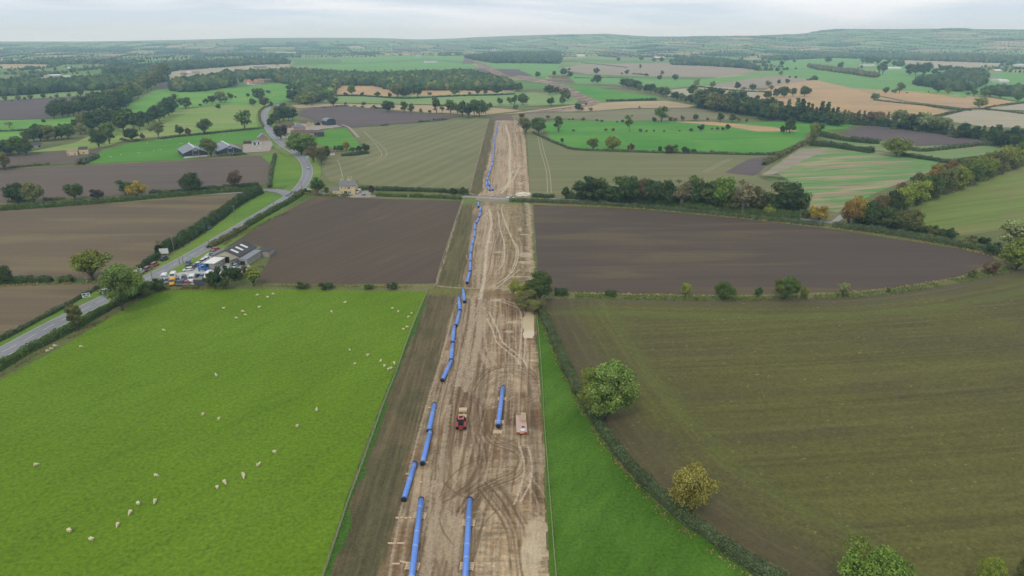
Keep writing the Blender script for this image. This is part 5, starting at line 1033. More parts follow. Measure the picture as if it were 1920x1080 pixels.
tree_row('in the fields above the orange stubble', [(1298,179,18,'oak','DG'),(1306,164,15,'round','PG'),(1336,165,12,'round','OL'),(1382,168,13,'round','DG'),(1394,170,7,'bush','OL'),(1411,170,12,'oak','DG'),(1440,163,12,'round','OL'),(1460,158,8,'round','DG'),(1476,157,9,'round','DG'),(1420,188,9,'oak','DG'),(1438,186,15,'oak','DG'),(1455,183,15,'round','DG'),(1470,183,20,'oak','MG'),(1486,181,15,'ash','DG'),(1508,181,18,'oak','DG'),(1516,176,10,'bush','DG'),(1464,172,9,'round','DG'),(1446,170,10,'ash','MG'),
  (1464,142,8,'ash','OL'),(1480,146,4,'bush','DG'),(1492,147,5,'bush','DG'),(1520,151,6,'bush','DG'),(1531,151,6,'round','DG'),(1514,151,4,'bush','OL')], 'scattered trees above the orange fields')
tree_row('along the top of the golden fields', [(1660,176,13,'round','MG'),(1676,175,8,'bush','DG'),(1686,175,18,'ash','OL'),(1700,175,3,'bush','RB'),(1758,175,18,'oak','KG'),(1777,177,12,'oak','YG'),(1815,179,7,'bush','PG'),(1826,181,13,'ash','OL'),(1845,182,14,'oak','BG'),(1855,181,12,'oak','MG'),(1875,184,14,'oak','MG'),(1908,190,16,'oak','MG'),(1741,174,3,'bush','RB')], 'trees along the top of the golden fields')
tree_row('in the far right parkland', [(1390,114,7,'bush','SG'),(1415,121,9,'round','MG'),(1434,121,8,'bush','OL'),(1465,124,9,'round','DG'),(1472,116,11,'oak','KG'),(1489,118,6,'round','DG'),(1511,110,10,'oak','KG'),(1552,118,11,'oak','KG'),(1492,130,4,'bush','DG'),(1515,126,4,'bush','DG'),(1576,129,12,'round','DG'),(1617,120,10,'ash','OL'),(1626,121,11,'ash','DG'),(1634,122,13,'ash','MG'),(1645,122,14,'ash','MG'),(1655,140,26,'tall','SG'),(1648,140,22,'tall','SG'),(1664,122,12,'ash','MG'),(1676,126,12,'ash','DG'),(1687,128,15,'oak','SG'),
  (1705,141,20,'oak','DG'),(1716,142,22,'round','SG'),(1732,141,20,'oak','DG'),(1738,134,16,'oak','SG'),(1752,141,12,'round','MG'),(1762,136,14,'round','SG'),(1776,137,14,'oak','SG')], 'trees of the far right parkland')

# ------------------------------------------------------------- woods and the far countryside (masses)
def in_poly(x, y, P):
    c = np.zeros(np.shape(x), bool); n = len(P)
    for i in range(n):
        (x1, y1), (x2, y2) = P[i], P[(i + 1) % n]
        if y1 == y2: continue
        c ^= ((y1 > y) != (y2 > y)) & (x < (x2 - x1) * (y - y1) / (y2 - y1) + x1)
    return c
def blobs(name, X, Y, hgt, cols, label, seed, sub=2, cat='wood', leafy=0):
    g = np.random.default_rng(seed); Vi, Fi = ICO2 if sub == 2 else ICO1; n = len(X); Z = H(X, Y)
    w = hgt * g.uniform(.42, .6, n); r = g.uniform(.72, 1.25, (n, len(Vi), 1)); hs = hgt * g.uniform(.5, .62, n)
    V = Vi[None] * r * np.stack([w, w, hs], 1)[:, None, :]; V += np.stack([X, Y, Z + hgt * .48], 1)[:, None, :]
    F = (Fi[None] + (np.arange(n) * len(Vi))[:, None, None]).reshape(-1, 3)
    ca = np.array([C(*TC[k])[:3] for k in cols]); ci = ca[g.integers(0, len(ca), n)] * g.uniform(.9, 1.45, (n, 1))
    c = np.repeat(ci[:, None, :], len(Vi), 1) * g.uniform(.75, 1.25, (n, len(Vi), 1))
    V = V.reshape(-1, 3); c = c.reshape(-1, 3)
    if leafy:
        m = n * leafy; j = g.integers(0, n, m); D = g.normal(size=(m, 3)); D /= np.linalg.norm(D, axis=1, keepdims=True); D[:, 2] = np.abs(D[:, 2]) - .25
        P = np.stack([X, Y, Z + hgt * .48], 1)[j] + D * np.stack([w, w, hs], 1)[j] * g.uniform(.85, 1.2, (m, 1))
        V2, F2 = quads(P, D + g.normal(0, .5, (m, 3)), hgt[j] * .15 * g.uniform(.6, 1.4, m), g); c2 = np.repeat(ci[j] * g.uniform(.6, 1.5, (m, 1)), 4, 0)
        o = mesh_obj(name, np.concatenate([V, V2]), [tuple(f) for f in F.tolist()] + [tuple(f) for f in (F2 + len(V)).tolist()], TINTLEAF, cols=np.concatenate([c, c2]))
    else: o = mesh_obj(name, V, F, TINTLEAF, cols=c)
    return tag(o, label, cat, kind='stuff')
_n = NT('foliage_mass', .85, .1); _a = _n.new('ShaderNodeVertexColor'); _a.layer_name = 'tint'
_f = _n.noise(_n.coord(), .55, 4, .65); TINTLEAF = _n.out(_n.scale(_a.outputs['Color'], _n.remap(_f, .3, .7, .55, 1.45)))
def wood(px, label, sp, h, cols, seed, leafy=26, sub=1):
    P = [tuple(G(*q)[:2]) for q in px]; xs = [p[0] for p in P]; ys = [p[1] for p in P]
    g = np.random.default_rng(seed); X, Y = np.meshgrid(np.arange(min(xs), max(xs), sp), np.arange(min(ys), max(ys), sp))
    X = X.ravel() + g.uniform(-.45, .45, X.size) * sp; Y = Y.ravel() + g.uniform(-.45, .45, Y.size) * sp
    k = in_poly(X, Y, P); X, Y = X[k], Y[k]; blobs('wood', X, Y, h * g.uniform(.72, 1.2, len(X)), cols, label, seed, sub, 'wood', leafy)
wood([(505,152),(530,136),(600,139),(640,143),(700,145),(800,142),(870,139),(930,152),(962,162),(966,170),(900,170),(790,170),(757,180),(742,174),(700,161),(640,161),(630,168),(620,182),(600,191),(566,196),(556,190),(572,172),(547,160)], 'large mixed wood in the middle distance with scattered autumn crowns', 9, 14, ['DG','DG','MG','SG','OL','DG','MG','KG','KG','DG','MG','YG','DG','SG'], 3)
wood([(320,172),(330,158),(400,150),(430,143),(520,140),(521,150),(480,152),(440,154),(430,163),(380,172),(345,173)], 'dark village wood on the left hillside', 9, 15, ['DG','KG','SG','MG','DG','OL'], 4)
wood([(-200,196),(-200,176),(0,166),(100,160),(200,152),(300,143),(316,152),(262,163),(210,168),(110,174),(0,182)], 'dark wood band across the left distance', 10, 15, ['DG','KG','MG','SG'], 5)
wood([(190,132),(330,124),(530,114),(545,120),(480,122),(330,133),(300,140),(200,138)], 'dark wood line behind the pale ridge', 12, 14, ['KG','DG','SG'], 6)
wood([(930,119),(890,113),(870,108),(950,101),(1050,99),(1053,110),(1049,120),(1000,119)], 'dark wood left of the pinkish field', 12, 14, ['KG','SG','DG'], 7)
wood([(1258,122),(1270,112),(1340,113),(1400,121),(1425,133),(1400,129),(1330,124)], 'dark wood line above the pinkish stubble', 11, 13, ['KG','SG','DG'], 8)
wood([(1430,110),(1560,103),(1700,105),(1920,109),(2200,113),(2200,124),(1880,119),(1690,113),(1560,109),(1450,114)], 'long wood band across the right distance', 13, 13, ['KG','SG','DG','OL'], 9)
wood([(1712,159),(1722,154),(1770,147),(1782,136),(1830,138),(1850,145),(1846,158),(1822,170),(1790,172),(1750,165)], 'dark square wood below the far right farm', 9, 14, ['KG','DG','SG'], 10)
wood([(1835,176),(1860,172),(1900,170),(1990,172),(1990,182),(1900,182),(1870,180)], 'small conifer wood at the right edge', 8, 12, ['KG','SG'], 11)
wood([(1510,124),(1545,127),(1600,134),(1650,143),(1642,147),(1590,139),(1530,131)], 'greyish scrub line on the far right slope', 9, 9, ['SG','OL','RB'], 12)

def countryside():
    rnd = random.Random(7); g = np.random.default_rng(8); a0 = R(17); ca, sa = math.cos(a0), math.sin(a0); W_, D_ = 190, 260
    def node(i, j):
        q = random.Random(i * 7919 + j * 104729); x, y = i * W_ + q.uniform(-60, 60), j * D_ + q.uniform(-80, 80); return x * ca - y * sa, x * sa + y * ca
    polys = [[tuple(p) for p in f[4]] for f in FIELDS] + [[(888,118),(900,105),(860,105),(866,124)]]
    V, F, K, TX, TY, WX, WY = [], [], [], [], [], [], []
    pal = [(104,134,74),(116,142,80),(98,128,70),(124,144,86),(110,136,72),(130,140,92),(168,150,112),(116,100,86),(146,140,94),(100,132,70)]
    for i in range(-52, 58):
        for j in range(2, 42):
            q = [node(i, j), node(i + 1, j), node(i + 1, j + 1), node(i, j + 1)]; cx, cy = sum(p[0] for p in q) / 4, sum(p[1] for p in q) / 4; r = math.hypot(cx, cy)
            if r < 1500 or r > 7400 or cy < 600 or abs(math.atan2(cx, cy)) > .82: continue
            left = cx < -.12 * cy; hill = r > 6800
            c = np.array([lin(v) for v in rnd.choice(pal[:6] if hill else pal)]) * KA * rnd.uniform(.95, 1.3)
            if r > 7600: c = c * .6 + np.array([lin(118), lin(106), lin(84)]) * KA * .4
            k = 6; b = len(V)
            for u in range(k + 1):
                for v in range(k + 1):
                    s, t = u / k, v / k; x = (q[0][0]*(1-s)+q[1][0]*s)*(1-t)+(q[3][0]*(1-s)+q[2][0]*s)*t; y = (q[0][1]*(1-s)+q[1][1]*s)*(1-t)+(q[3][1]*(1-s)+q[2][1]*s)*t
                    V.append((x, y)); K.append(c)
            F += [(b + u * (k+1) + v, b + (u+1) * (k+1) + v, b + (u+1) * (k+1) + v + 1, b + u * (k+1) + v + 1) for u in range(k) for v in range(k)]
            px, py = project(cx, cy, float(H(cx, cy)))
            if rnd.random() < (.13 if left and r < 6500 else .11 if r < 5200 else .04):      # a wooded parcel
                n = int(W_ * D_ / 170 * rnd.uniform(.4, 1)); s, t = g.random(n), g.random(n) ** rnd.choice([1, 2, .5])
                WX += list((q[0][0]*(1-s)+q[1][0]*s)*(1-t)+(q[3][0]*(1-s)+q[2][0]*s)*t); WY += list((q[0][1]*(1-s)+q[1][1]*s)*(1-t)+(q[3][1]*(1-s)+q[2][1]*s)*t)
            for A, B in ((q[0], q[1]), (q[0], q[3])):
                if rnd.random() > (.95 if r < 5200 else .8): continue
                L = math.hypot(B[0]-A[0], B[1]-A[1]); s = 0; dens = rnd.choice([7, 10, 15, 24]) if left else rnd.choice([8, 12, 17, 28])
                while s < L:
                    TX.append(A[0] + (B[0]-A[0]) * s / L + rnd.gauss(0, 2)); TY.append(A[1] + (B[1]-A[1]) * s / L + rnd.gauss(0, 2)); s += dens * rnd.uniform(.4, 1.7)
    V = np.array(V); Z = H(V[:, 0], V[:, 1]) + layer_z(V[:, 0], V[:, 1], 0) - .02
    n = NT('far_fields', .95, .1); at = n.new('ShaderNodeVertexColor'); at.layer_name = 'tint'; f = n.noise(n.coord((.3, 1, 1), .4), .02, 4, .6)
    tag(mesh_obj('far_fields', np.column_stack([V, Z]), F, n.out(n.scale(at.outputs['Color'], n.remap(f, .3, .7, .85, 1.15))), cols=np.array(K)), 'patchwork of small far fields', kind='structure')
    def clear(X, Y, lim):
        X, Y = np.array(X), np.array(Y); px, py = project(X, Y, H(X, Y)); ok = py < lim
        for P in polys: ok &= ~in_poly(px, py, P)
        ok &= ~in_poly(px, py, [(225,206),(290,140),(560,100),(1060,100),(1420,100),(1420,170),(1000,230),(500,300)]) | (py < 108)
        return X[ok], Y[ok]
    X, Y = clear(TX, TY, 176); r = np.hypot(X, Y)
    blobs('hedgerow_trees', X[r < 3600], Y[r < 3600], g.uniform(4, 11, (r < 3600).sum()), ['KG','DG','SG','MG','OL'], 'countless hedgerow trees between the far fields', 31, 1, 'hedgerow trees', 8)
    blobs('hedgerow_trees', X[r >= 3600], Y[r >= 3600], g.uniform(4, 9, (r >= 3600).sum()), ['KG','DG','SG','MG'], 'countless tiny hedgerow trees towards the hills', 32, 1, 'hedgerow trees')
    X, Y = clear(WX, WY, 170); blobs('far_woodland', X, Y, g.uniform(7, 15, len(X)), ['KG','DG','SG','MG','MG'], 'far woodland massed between the fields', 33, 1, 'woodland')
countryside()
# ------------------------------------------------------------- buildings
STONE = plain('pale_sandstone', C(222, 204, 158), .9, .18, 1.6); STONE2 = plain('warm_rubble_stone', C(166, 144, 122), .9, .22, 1.4); BRICK = plain('pink_brick', C(170, 132, 112), .9, .18, 2)
BLOCK = plain('grey_blockwork', C(168, 162, 150), .9, .14, .8); RENDER = plain('cream_render', C(196, 188, 166), .9, .1, .8); WHITE = plain('white_panel', C(232, 232, 226), .6, .07, 1)
DSHEET = plain('dark_corrugated_sheet', C(66, 72, 80), .6, .14, 1.2, streak=(6, 1, .2)); GSHEET = plain('grey_roof_sheet', C(140, 144, 150), .6, .12, .9, streak=(5, .3, 1)); CEM = plain('dark_cement_roof', C(82, 80, 78), .85, .2, .9, streak=(4, .3, 1))
SLATE = plain('slate_roof', C(124, 126, 128), .75, .16, 1.8); RTILE = plain('red_pantile', C(150, 100, 84), .85, .2, 1.6); BTILE = plain('brown_tile_roof', C(112, 92, 84), .85, .2, 1.6); OTILE = plain('orange_tile', C(184, 120, 96), .85, .18, 1.6)
GLASS = plain('window_glass', C(58, 66, 74), .15, .1, 1, spec=.6); DARK = plain('dark_opening', C(34, 34, 36), .9, .2, 1); WOODM = plain('weathered_timber', C(150, 128, 100), .9, .2, 3); STEEL = plain('galvanised_steel', C(158, 164, 168), .45, .12, 2, spec=.5)
BLACKM = plain('black_rubber', C(38, 38, 40), .8, .15, 3); ROOFW = plain('white_flat_roof', C(245, 243, 236), .8, .1, .8); CLAD = plain('green_grey_roof', C(126, 138, 128), .7, .2, 1)
def part(name, mat, root, fn, smooth=False):
    m = MB(); fn(m); return m.build(name, mat, root, smooth)
def opening(root, side, u, z, w, h, L, D, kind='window', frame=WHITE, pane=GLASS):
    """a framed opening standing 3-6 cm proud of its wall"""
    def place(c, d):                                # c = (along, out, up), d the same
        if side == 'f': return (c[0], -D / 2 - c[1], c[2]), (d[0], d[1], d[2])
        if side == 'b': return (c[0], D / 2 + c[1], c[2]), (d[0], d[1], d[2])
        s = 1 if side == 'r' else -1
        return (s * (L / 2 + c[1]), c[0], c[2]), (d[1], d[0], d[2])
    m = MB(); t = .10
    for c, d in (((u, .03, z + h / 2 - t / 2), (w, .1, t)), ((u, .03, z - h / 2 + t / 2), (w, .1, t)), ((u - w / 2 + t / 2, .03, z), (t, .1, h - 2 * t)), ((u + w / 2 - t / 2, .03, z), (t, .1, h - 2 * t))):
        m.box(*place(c, d))
    if kind == 'window' and w > .9: m.box(*place((u, .03, z), (.07, .1, h - 2 * t)))
    fr = m.build(kind, frame, root)
    m = MB(); m.box(*place((u, .01, z), (w - .12, .05, h - .12))); m.build('pane' if kind == 'window' else 'panel', pane, fr)
    return fr
def house(name, label, A, B, D, eave, ridge, axis='x', wall=STONE, roof=SLATE, ops=(), cat='house', chim=(), hang=.3, group=None, yaw=None, hip=False, gable=None, width=None):
    a, b = G(*A), G(*B); mid = (a + b) / 2; v = b - a; rz = math.atan2(v[1], v[0]) if yaw is None else R(yaw); L = width or v.length
    c = mid + Vector((-math.sin(rz), math.cos(rz), 0)) * D / 2; c.z = float(H(c[0], c[1]))
    root = empty(name, c, rz); l, d = L / 2, D / 2
    if ridge <= eave + .01:
        part('wall', wall, root, lambda m: m.box((0, 0, eave / 2 - .15), (L, D, eave + .3)))
        rf = part('roof', roof, root, lambda m: m.box((0, 0, eave + .1), (L + hang * 2, D + hang * 2, .2)))
    else:
        def walls(m):
            if hip: m.box((0, 0, eave / 2 - .15), (L, D, eave + .3)); return
            pr = lambda w: [(-w, -.3), (w, -.3), (w, eave), (0, ridge - .06), (-w, eave)]
            m.prism(pr(l), -d, d, 'y') if axis == 'y' else m.prism(pr(d), -l, l, 'x')
        part('wall', wall, root, walls)
        def rfm(m):
            if hip:
                k = min(l, d) * .95; e = .25
                m.loft([[(-l-e,-d-e,eave),(l+e,-d-e,eave),(l+e,d+e,eave),(-l-e,d+e,eave)], [(-l-e,-d-e,eave+.12),(l+e,-d-e,eave+.12),(l+e,d+e,eave+.12),(-l-e,d+e,eave+.12)], [(-l+k,-.05,ridge),(l-k,-.05,ridge),(l-k,.05,ridge),(-l+k,.05,ridge)]]); return
            w = (l if axis == 'y' else d); q = hang / w * (ridge - eave); t = .16
            pr = [(-w - hang, eave - q), (0, ridge), (w + hang, eave - q), (w + hang, eave - q + t), (0, ridge + t), (-w - hang, eave - q + t)]
            m.prism(pr, -d - hang, d + hang, 'y') if axis == 'y' else m.prism(pr, -l - hang, l + hang, 'x')
        rf = part('roof', roof, root, rfm)
    for (x, y) in chim:
        part('chimney', wall, rf, lambda m: (m.box((x, y, ridge + .35), (.9, .6, 1.5)), m.tube([(x - .2, y, ridge + 1.0), (x - .2, y, ridge + 1.4)], .12, 6), m.tube([(x + .2, y, ridge + 1.0), (x + .2, y, ridge + 1.4)], .12, 6)))
    for o in ops:
        k = o[6] if len(o) > 6 else 'window'; opening(root, o[0], o[1], o[2], o[3], o[4], L, D, k, o[5] if len(o) > 5 and o[5] else WHITE, DARK if k != 'window' else GLASS)
    tag(root, label, cat, group); return root, rf, L, D
# garage workshop
r_, rf_, L_, D_ = house('workshop', 'large garage workshop with a dark roof and three pale skylights', (405, 491.5), (448, 495.5), 15, 3.3, 5.7, 'y', RENDER, CEM, [('f', -.6, 1.5, 3.8, 3.0, STEEL, 'door'), ('f', 3.4, 1.5, 1.0, 1.0), ('f', -4.2, 1.4, 1.0, 1.0)], 'garage', hang=.5, yaw=-8)
for k in range(3):
    y0 = -5.6 + k * 4.0; zr = lambda x: 5.7 - x / (L_ / 2) * 2.4 + .24
    part('skylight', WHITE, rf_, lambda m: m.add([(1.0, y0, zr(1.0)), (4.2, y0, zr(4.2)), (4.2, y0 + 1.5, zr(4.2)), (1.0, y0 + 1.5, zr(1.0)), (1.0, y0, zr(1.0)-.1), (4.2, y0, zr(4.2)-.1), (4.2, y0 + 1.5, zr(4.2)-.1), (1.0, y0 + 1.5, zr(1.0)-.1)], [(0,1,2,3),(7,6,5,4),(0,4,5,1),(1,5,6,2),(2,6,7,3),(3,7,4,0)]))
house('workshop_annex', 'long low block walled annex with a pale grey roof right of the workshop', (449, 498.5), (465, 498), 14, 2.7, 2.7, 'y', BLOCK, GSHEET, [('f', -.3, 1.15, 2.4, 2.1, STEEL, 'door')], 'garage annex', hang=.15, yaw=-6)
house('store_shed', 'low flat roofed store at the far end of the garage annex', (480, 483), (505, 479), 6, 2.3, 2.3, 'y', BLOCK, CEM, [], 'shed', hang=.1, yaw=-6)
house('office_unit', 'small flat roofed unit with a bright white roof in front of the workshop', (383, 505), (403, 506), 8.5, 2.7, 2.7, 'y', BLOCK, ROOFW, [('f', -1.0, 1.4, 2.2, 2.4, STEEL, 'door'), ('r', -1, 1.7, 1.6, 1.0), ('r', 2, 1.7, 1.6, 1.0)], 'outbuilding', hang=.2, yaw=-8)
house('lean_to_shed', 'low green grey lean-to on the left side of the workshop', (397, 489), (410, 486), 9, 2.2, 2.5, 'x', BLOCK, CLAD, [], 'shed', hang=.15, yaw=-8)
house('garden_shed', 'small dark green shed in front of the workshop door', (431, 500), (444, 501), 3, 2.3, 2.9, 'y', CLAD, CEM, [('f', 0, 1.1, 1.2, 1.9, WOODM, 'door')], 'shed', hang=.15)
# steel container and timber panels at the yard end
def container(A, B, mat, label, h=2.5):
    a, b = G(*A), G(*B); v = b - a; root = empty('shipping_container', (a + b) / 2 + Vector((0, 1.2, 0)), math.atan2(v[1], v[0])); L = v.length
    def f(m):
        m.box((0, 0, h / 2), (L, 2.4, h))
        for i in range(int(L / .5)): m.box((-L / 2 + .3 + i * .5, -1.22, h / 2), (.22, .06, h - .3))
    part('body', mat, root, f); part('roof', WOODM, root, lambda m: m.box((0, 0, h + .05), (L + .1, 2.5, .1)))
    part('door', STEEL, root, lambda m: [m.box((L / 2 + .03, s * .6, h / 2), (.06, 1.1, h - .3)) for s in (-1, 1)]); tag(root, label, 'container')
container((364, 536), (385, 536.5), plain('blue_grey_steel', C(88, 96, 112), .6, .25, 2), 'blue grey steel container at the pasture end of the yard')
container((386, 536), (400, 536), plain('rusty_steel', C(168, 140, 108), .8, .3, 2), 'rust stained tan container beside the dark bush')
# stone house at the lane
house('stone_house', 'two storey pale stone house with a slate roof beside the lane', (637, 364.5), (666, 364.5), 9, 5.4, 7.8, 'x', STONE, SLATE, [('f', -3.4, 4.1, .8, 1.1), ('f', -3.4, 1.4, .8, 1.1), ('f', 1.2, 4.1, 1.7, 1.2), ('f', 1.4, 1.4, 1.9, 1.1), ('f', -1.0, 4.1, .8, 1.1), ('f', -1.0, 1.3, 2.1, 2.0), ('r', 0, 4.1, .8, 1.1), ('r', 1.8, 1.4, .9, 1.2)], chim=((-4.4, 0), (.6, 0)))
house('stone_wing', 'low pale stone wing on the left of the stone house', (624, 364.2), (636.6, 364.4), 6, 2.7, 4.0, 'x', STONE, SLATE, [('f', 0, 1.3, .8, 1.0)], 'outbuilding')
# two grey livestock sheds
for i, (A, B, lb) in enumerate((((345, 296.5), (390, 293), 'left of the two grey roofed livestock sheds'), ((410.6, 292), (455, 288.5), 'right of the two grey roofed livestock sheds'))):
    rt, rf, L, D = house('livestock_shed', lb, A, B, 34, 3.6, 7.4, 'y', DSHEET, GSHEET, [], 'barn', hang=.5, group='grey livestock sheds')
    part('ridge_vent', WHITE, rf, lambda m: m.box((0, 1, 7.75), (1.1, 33, .35)))
    part('base_wall', WHITE, rt, lambda m: m.box((0, -D / 2 - .06, .55), (L, .12, 1.1)))
    def silo(m):
        for x in (-2.3, 2.3): m.box((x, -D / 2 - 1.6, 3.4), (.35, .35, 6.8))
        m.box((0, -D / 2 - 1.6, 6.7), (5, .4, .4)); m.box((0, -D / 2 - 1.6, 2.3), (4.6, .3, .25)); m.box((0, -D / 2 - .9, 5.9), (2.6, 1.6, 1.4))
    part('loading_frame', STEEL, rt, silo)
house('stone_barn', 'stone gabled barn with pale verges beside the road bend', (485, 265), (503.5, 264), 11, 3.4, 6.6, 'y', STONE2, GSHEET, [('f', 0, 3.8, 1, 1, STONE, 'door')], 'barn', hang=.35)
house('white_shed', 'low white sheet roofed shed left of the stone gabled barn', (474, 272), (490, 271.5), 7, 2.6, 3.2, 'x', WHITE, GSHEET, [('f', -2.0, 1.2, 2, 2.2, STEEL, 'door'), ('f', 1.5, 1.2, 1.4, 2.2, STEEL, 'door')], 'shed')
def tank():
    g = G(464, 270); root = empty('storage_tank', g, R(2)); rust = plain('dark_red_tank', C(98, 70, 70), .6, .2, 2)
    part('shell', rust, root, lambda m: m.tube([(-3.6, 0, 1.9), (-3.3, 0, 1.9), (3.3, 0, 1.9), (3.6, 0, 1.9)], [1.0, 1.4, 1.4, 1.0], 20), True)
    part('cradle', STEEL, root, lambda m: [m.box((x, 0, .45), (.4, 2.2, .9)) for x in (-2.4, 0, 2.4)]); tag(root, 'dark red cylindrical tank on a cradle beside the white shed', 'tank')
tank()
def feed_bin():
    root = empty('feed_bin', G(402, 290)); part('bin', WHITE, root, lambda m: m.loft([[(r * math.cos(t * .524), r * math.sin(t * .524), z) for t in range(12)] for r, z in ((.3, 1.4), (1.2, 2.8), (1.2, 5.2), (.4, 5.9))]))
    part('legs', STEEL, root, lambda m: [m.box((x, y, 1.4), (.12, .12, 2.8)) for x in (-.9, .9) for y in (-.9, .9)]); tag(root, 'white feed bin between the two grey sheds', 'feed bin')
feed_bin()
# farm above the bend
house('farmhouse', 'farmhouse with a hipped slate roof in the farm cluster', (553, 248), (573, 247), 9, 5.2, 8.4, 'x', STONE2, SLATE, [('f', -3, 3.8, 1, 1.3), ('f', 0, 3.8, 1, 1.3), ('f', 3, 3.8, 1, 1.3), ('r', 0, 3.8, 1, 1.2)], hip=True, chim=((-2, 0),))
house('long_barn', 'long brown tiled barn in front of the farmhouse', (546, 257), (589, 256.5), 8, 3.6, 6.2, 'x', RENDER, BTILE, [('f', 6.5, 1.5, 1, 1.4), ('f', 3, 1.5, 1, 1.4)], 'barn')
house('black_shed', 'blue grey clad shed at the right end of the long barn', (590, 257), (608, 256), 11, 4.2, 6.0, 'x', DSHEET, BTILE, [], 'barn')
house('stone_range', 'low stone farm range with arched openings left of the farmhouse', (527, 242), (553, 239), 7, 3.2, 5.4, 'x', STONE2, BTILE, [('f', -2, 1.3, 1.6, 2.2, STONE, 'door'), ('f', 2.2, 1.3, 1.6, 2.2, STONE, 'door'), ('f', 6, 1.3, 1.0, 1.2)], 'outbuilding')
house('cottage', 'small gabled stone cottage above the farm', (574, 237), (585, 235.5), 10, 3.2, 5.8, 'y', STONE, BTILE, [('f', 0, 1.6, 1, 1.2)])
def arch_barn(name, A, B, D, h, mat, roofm, label, front=None):
    a, b = G(*A), G(*B); v = b - a; L = v.length; rz = math.atan2(v[1], v[0]); c = (a + b) / 2 + Vector((-math.sin(rz), math.cos(rz), 0)) * D / 2; root = empty(name, c, rz); l = L / 2; e = h * (.62 if front is None else .2)
    arc = [(l * math.cos(t), e + (h - e) * math.sin(t)) for t in np.linspace(0, math.pi, 13)]
    part('wall', mat, root, lambda m: m.prism([(l, -.2)] + arc + [(-l, -.2)], -D / 2, D / 2))
    arc2 = [((l + .25) * math.cos(t), e + (h + .15 - e) * math.sin(t)) for t in np.linspace(0, math.pi, 13)]
    part('roof', roofm, root, lambda m: m.prism(arc2 + [(a_, z_ - .12) for a_, z_ in reversed([((l + .1) * math.cos(t), e + (h + .12 - e) * math.sin(t)) for t in np.linspace(0, math.pi, 13)])], -D / 2 - .3, D / 2 + .3), True)
    if front: part('opening', DARK, root, lambda m: m.prism([(l * .8, .05), (l * .8, e)] + [(x * .8, z * .9) for x, z in arc[1:-1]] + [(-l * .8, e), (-l * .8, .05)], -D / 2 - .05, -D / 2 - .01))
    tag(root, label, 'barn')
arch_barn('dutch_barn', (613, 236), (630, 234.5), 12, 7.6, DSHEET, GSHEET, 'tall black round roofed barn at the edge of the ploughed field')
arch_barn('arched_hut', (592, 235.5), (601, 235), 7, 3.4, BTILE, BTILE, 'small pinkish arched hut left of the black round roofed barn', True)
house('summer_hut', 'tiny dark roofed hut at the end of the garden hedge', (618, 291), (628, 290.5), 4, 2.3, 3.6, 'x', WHITE, BTILE, [('f', 0, 1.2, 1, 1)], 'hut')
house('green_house', 'small white garden shed at the right end of the garden', (676, 281), (680, 281), 3, 2.2, 2.8, 'y', WHITE, GSHEET, [], 'shed')
# ruined cottage and shed at left
house('ruined_cottage', 'roofless stone cottage ruin in the brown field, left piece', (126, 292), (146, 291), 6, 3.0, 4.4, 'x', STONE, STONE2, [('f', -3, 1.2, 1, 1.4, STONE, 'door'), ('f', 2, 1.2, 1, 1.4, STONE, 'door')], 'cottage', hang=.02)
house('ruined_cottage', 'taller gabled stone piece of the ruined cottage', (149, 290), (166, 289), 6, 4.0, 6.0, 'x', STONE, CEM, [('f', 0, 1.4, 1, 1.6, STONE, 'door')], 'cottage', hang=.05)
house('field_shed', 'long dark roofed shed with pale walls under the left thicket', (56, 279), (80, 276), 7, 2.8, 4.0, 'x', RENDER, CEM, [('f', -3, 1.2, 2.2, 1.8, STEEL, 'door'), ('f', 3, 1.2, 2.2, 1.8, STEEL, 'door')], 'shed')
house('field_shelter', 'low pale shed half hidden at the left edge clump', (8, 290), (26, 288), 5, 2.4, 3.0, 'x', RENDER, CEM, [], 'shed')
house('field_barn', 'grey roofed barn hidden in the trees above the farm lawn', (519, 206), (533, 204), 9, 4.5, 6.5, 'x', STONE2, GSHEET, [], 'barn')
# village and distant places
VIL = [('red roofed village house behind the round tree', (460,157),(472,156.5),9,4.6,8,OTILE,RENDER), ('orange roofed village house with white gable', (468,159),(482,158),8,4,7,OTILE,WHITE), ('pale orange roofed village terrace', (482,156),(496,155),9,5,8.5,OTILE,STONE),
 ('grey roofed village house beside the terrace', (497,155),(510,154),8,4.5,7.5,SLATE,STONE2), ('cream village cottage at the left end', (438,156),(449,155),8,4.5,8,SLATE,STONE), ('small grey village outbuilding', (511,154),(517,153.5),6,3,5,SLATE,STONE2),
 ('tall pink village house beside the climbing road', (518,153),(528,152.5),9,9,11.5,SLATE,BRICK), ('low village stable below the orange roofs', (474,160),(490,159),5,2.6,4,SLATE,WHITE)]
for lb, A, B, D, e, rg, rf, wl_ in VIL: house('village_house', lb, A, B, D, e, rg, 'x', wl_, rf, [('f', -2, e * .7, 1.2, 1.3), ('f', 2, e * .7, 1.2, 1.3)], group='village houses')
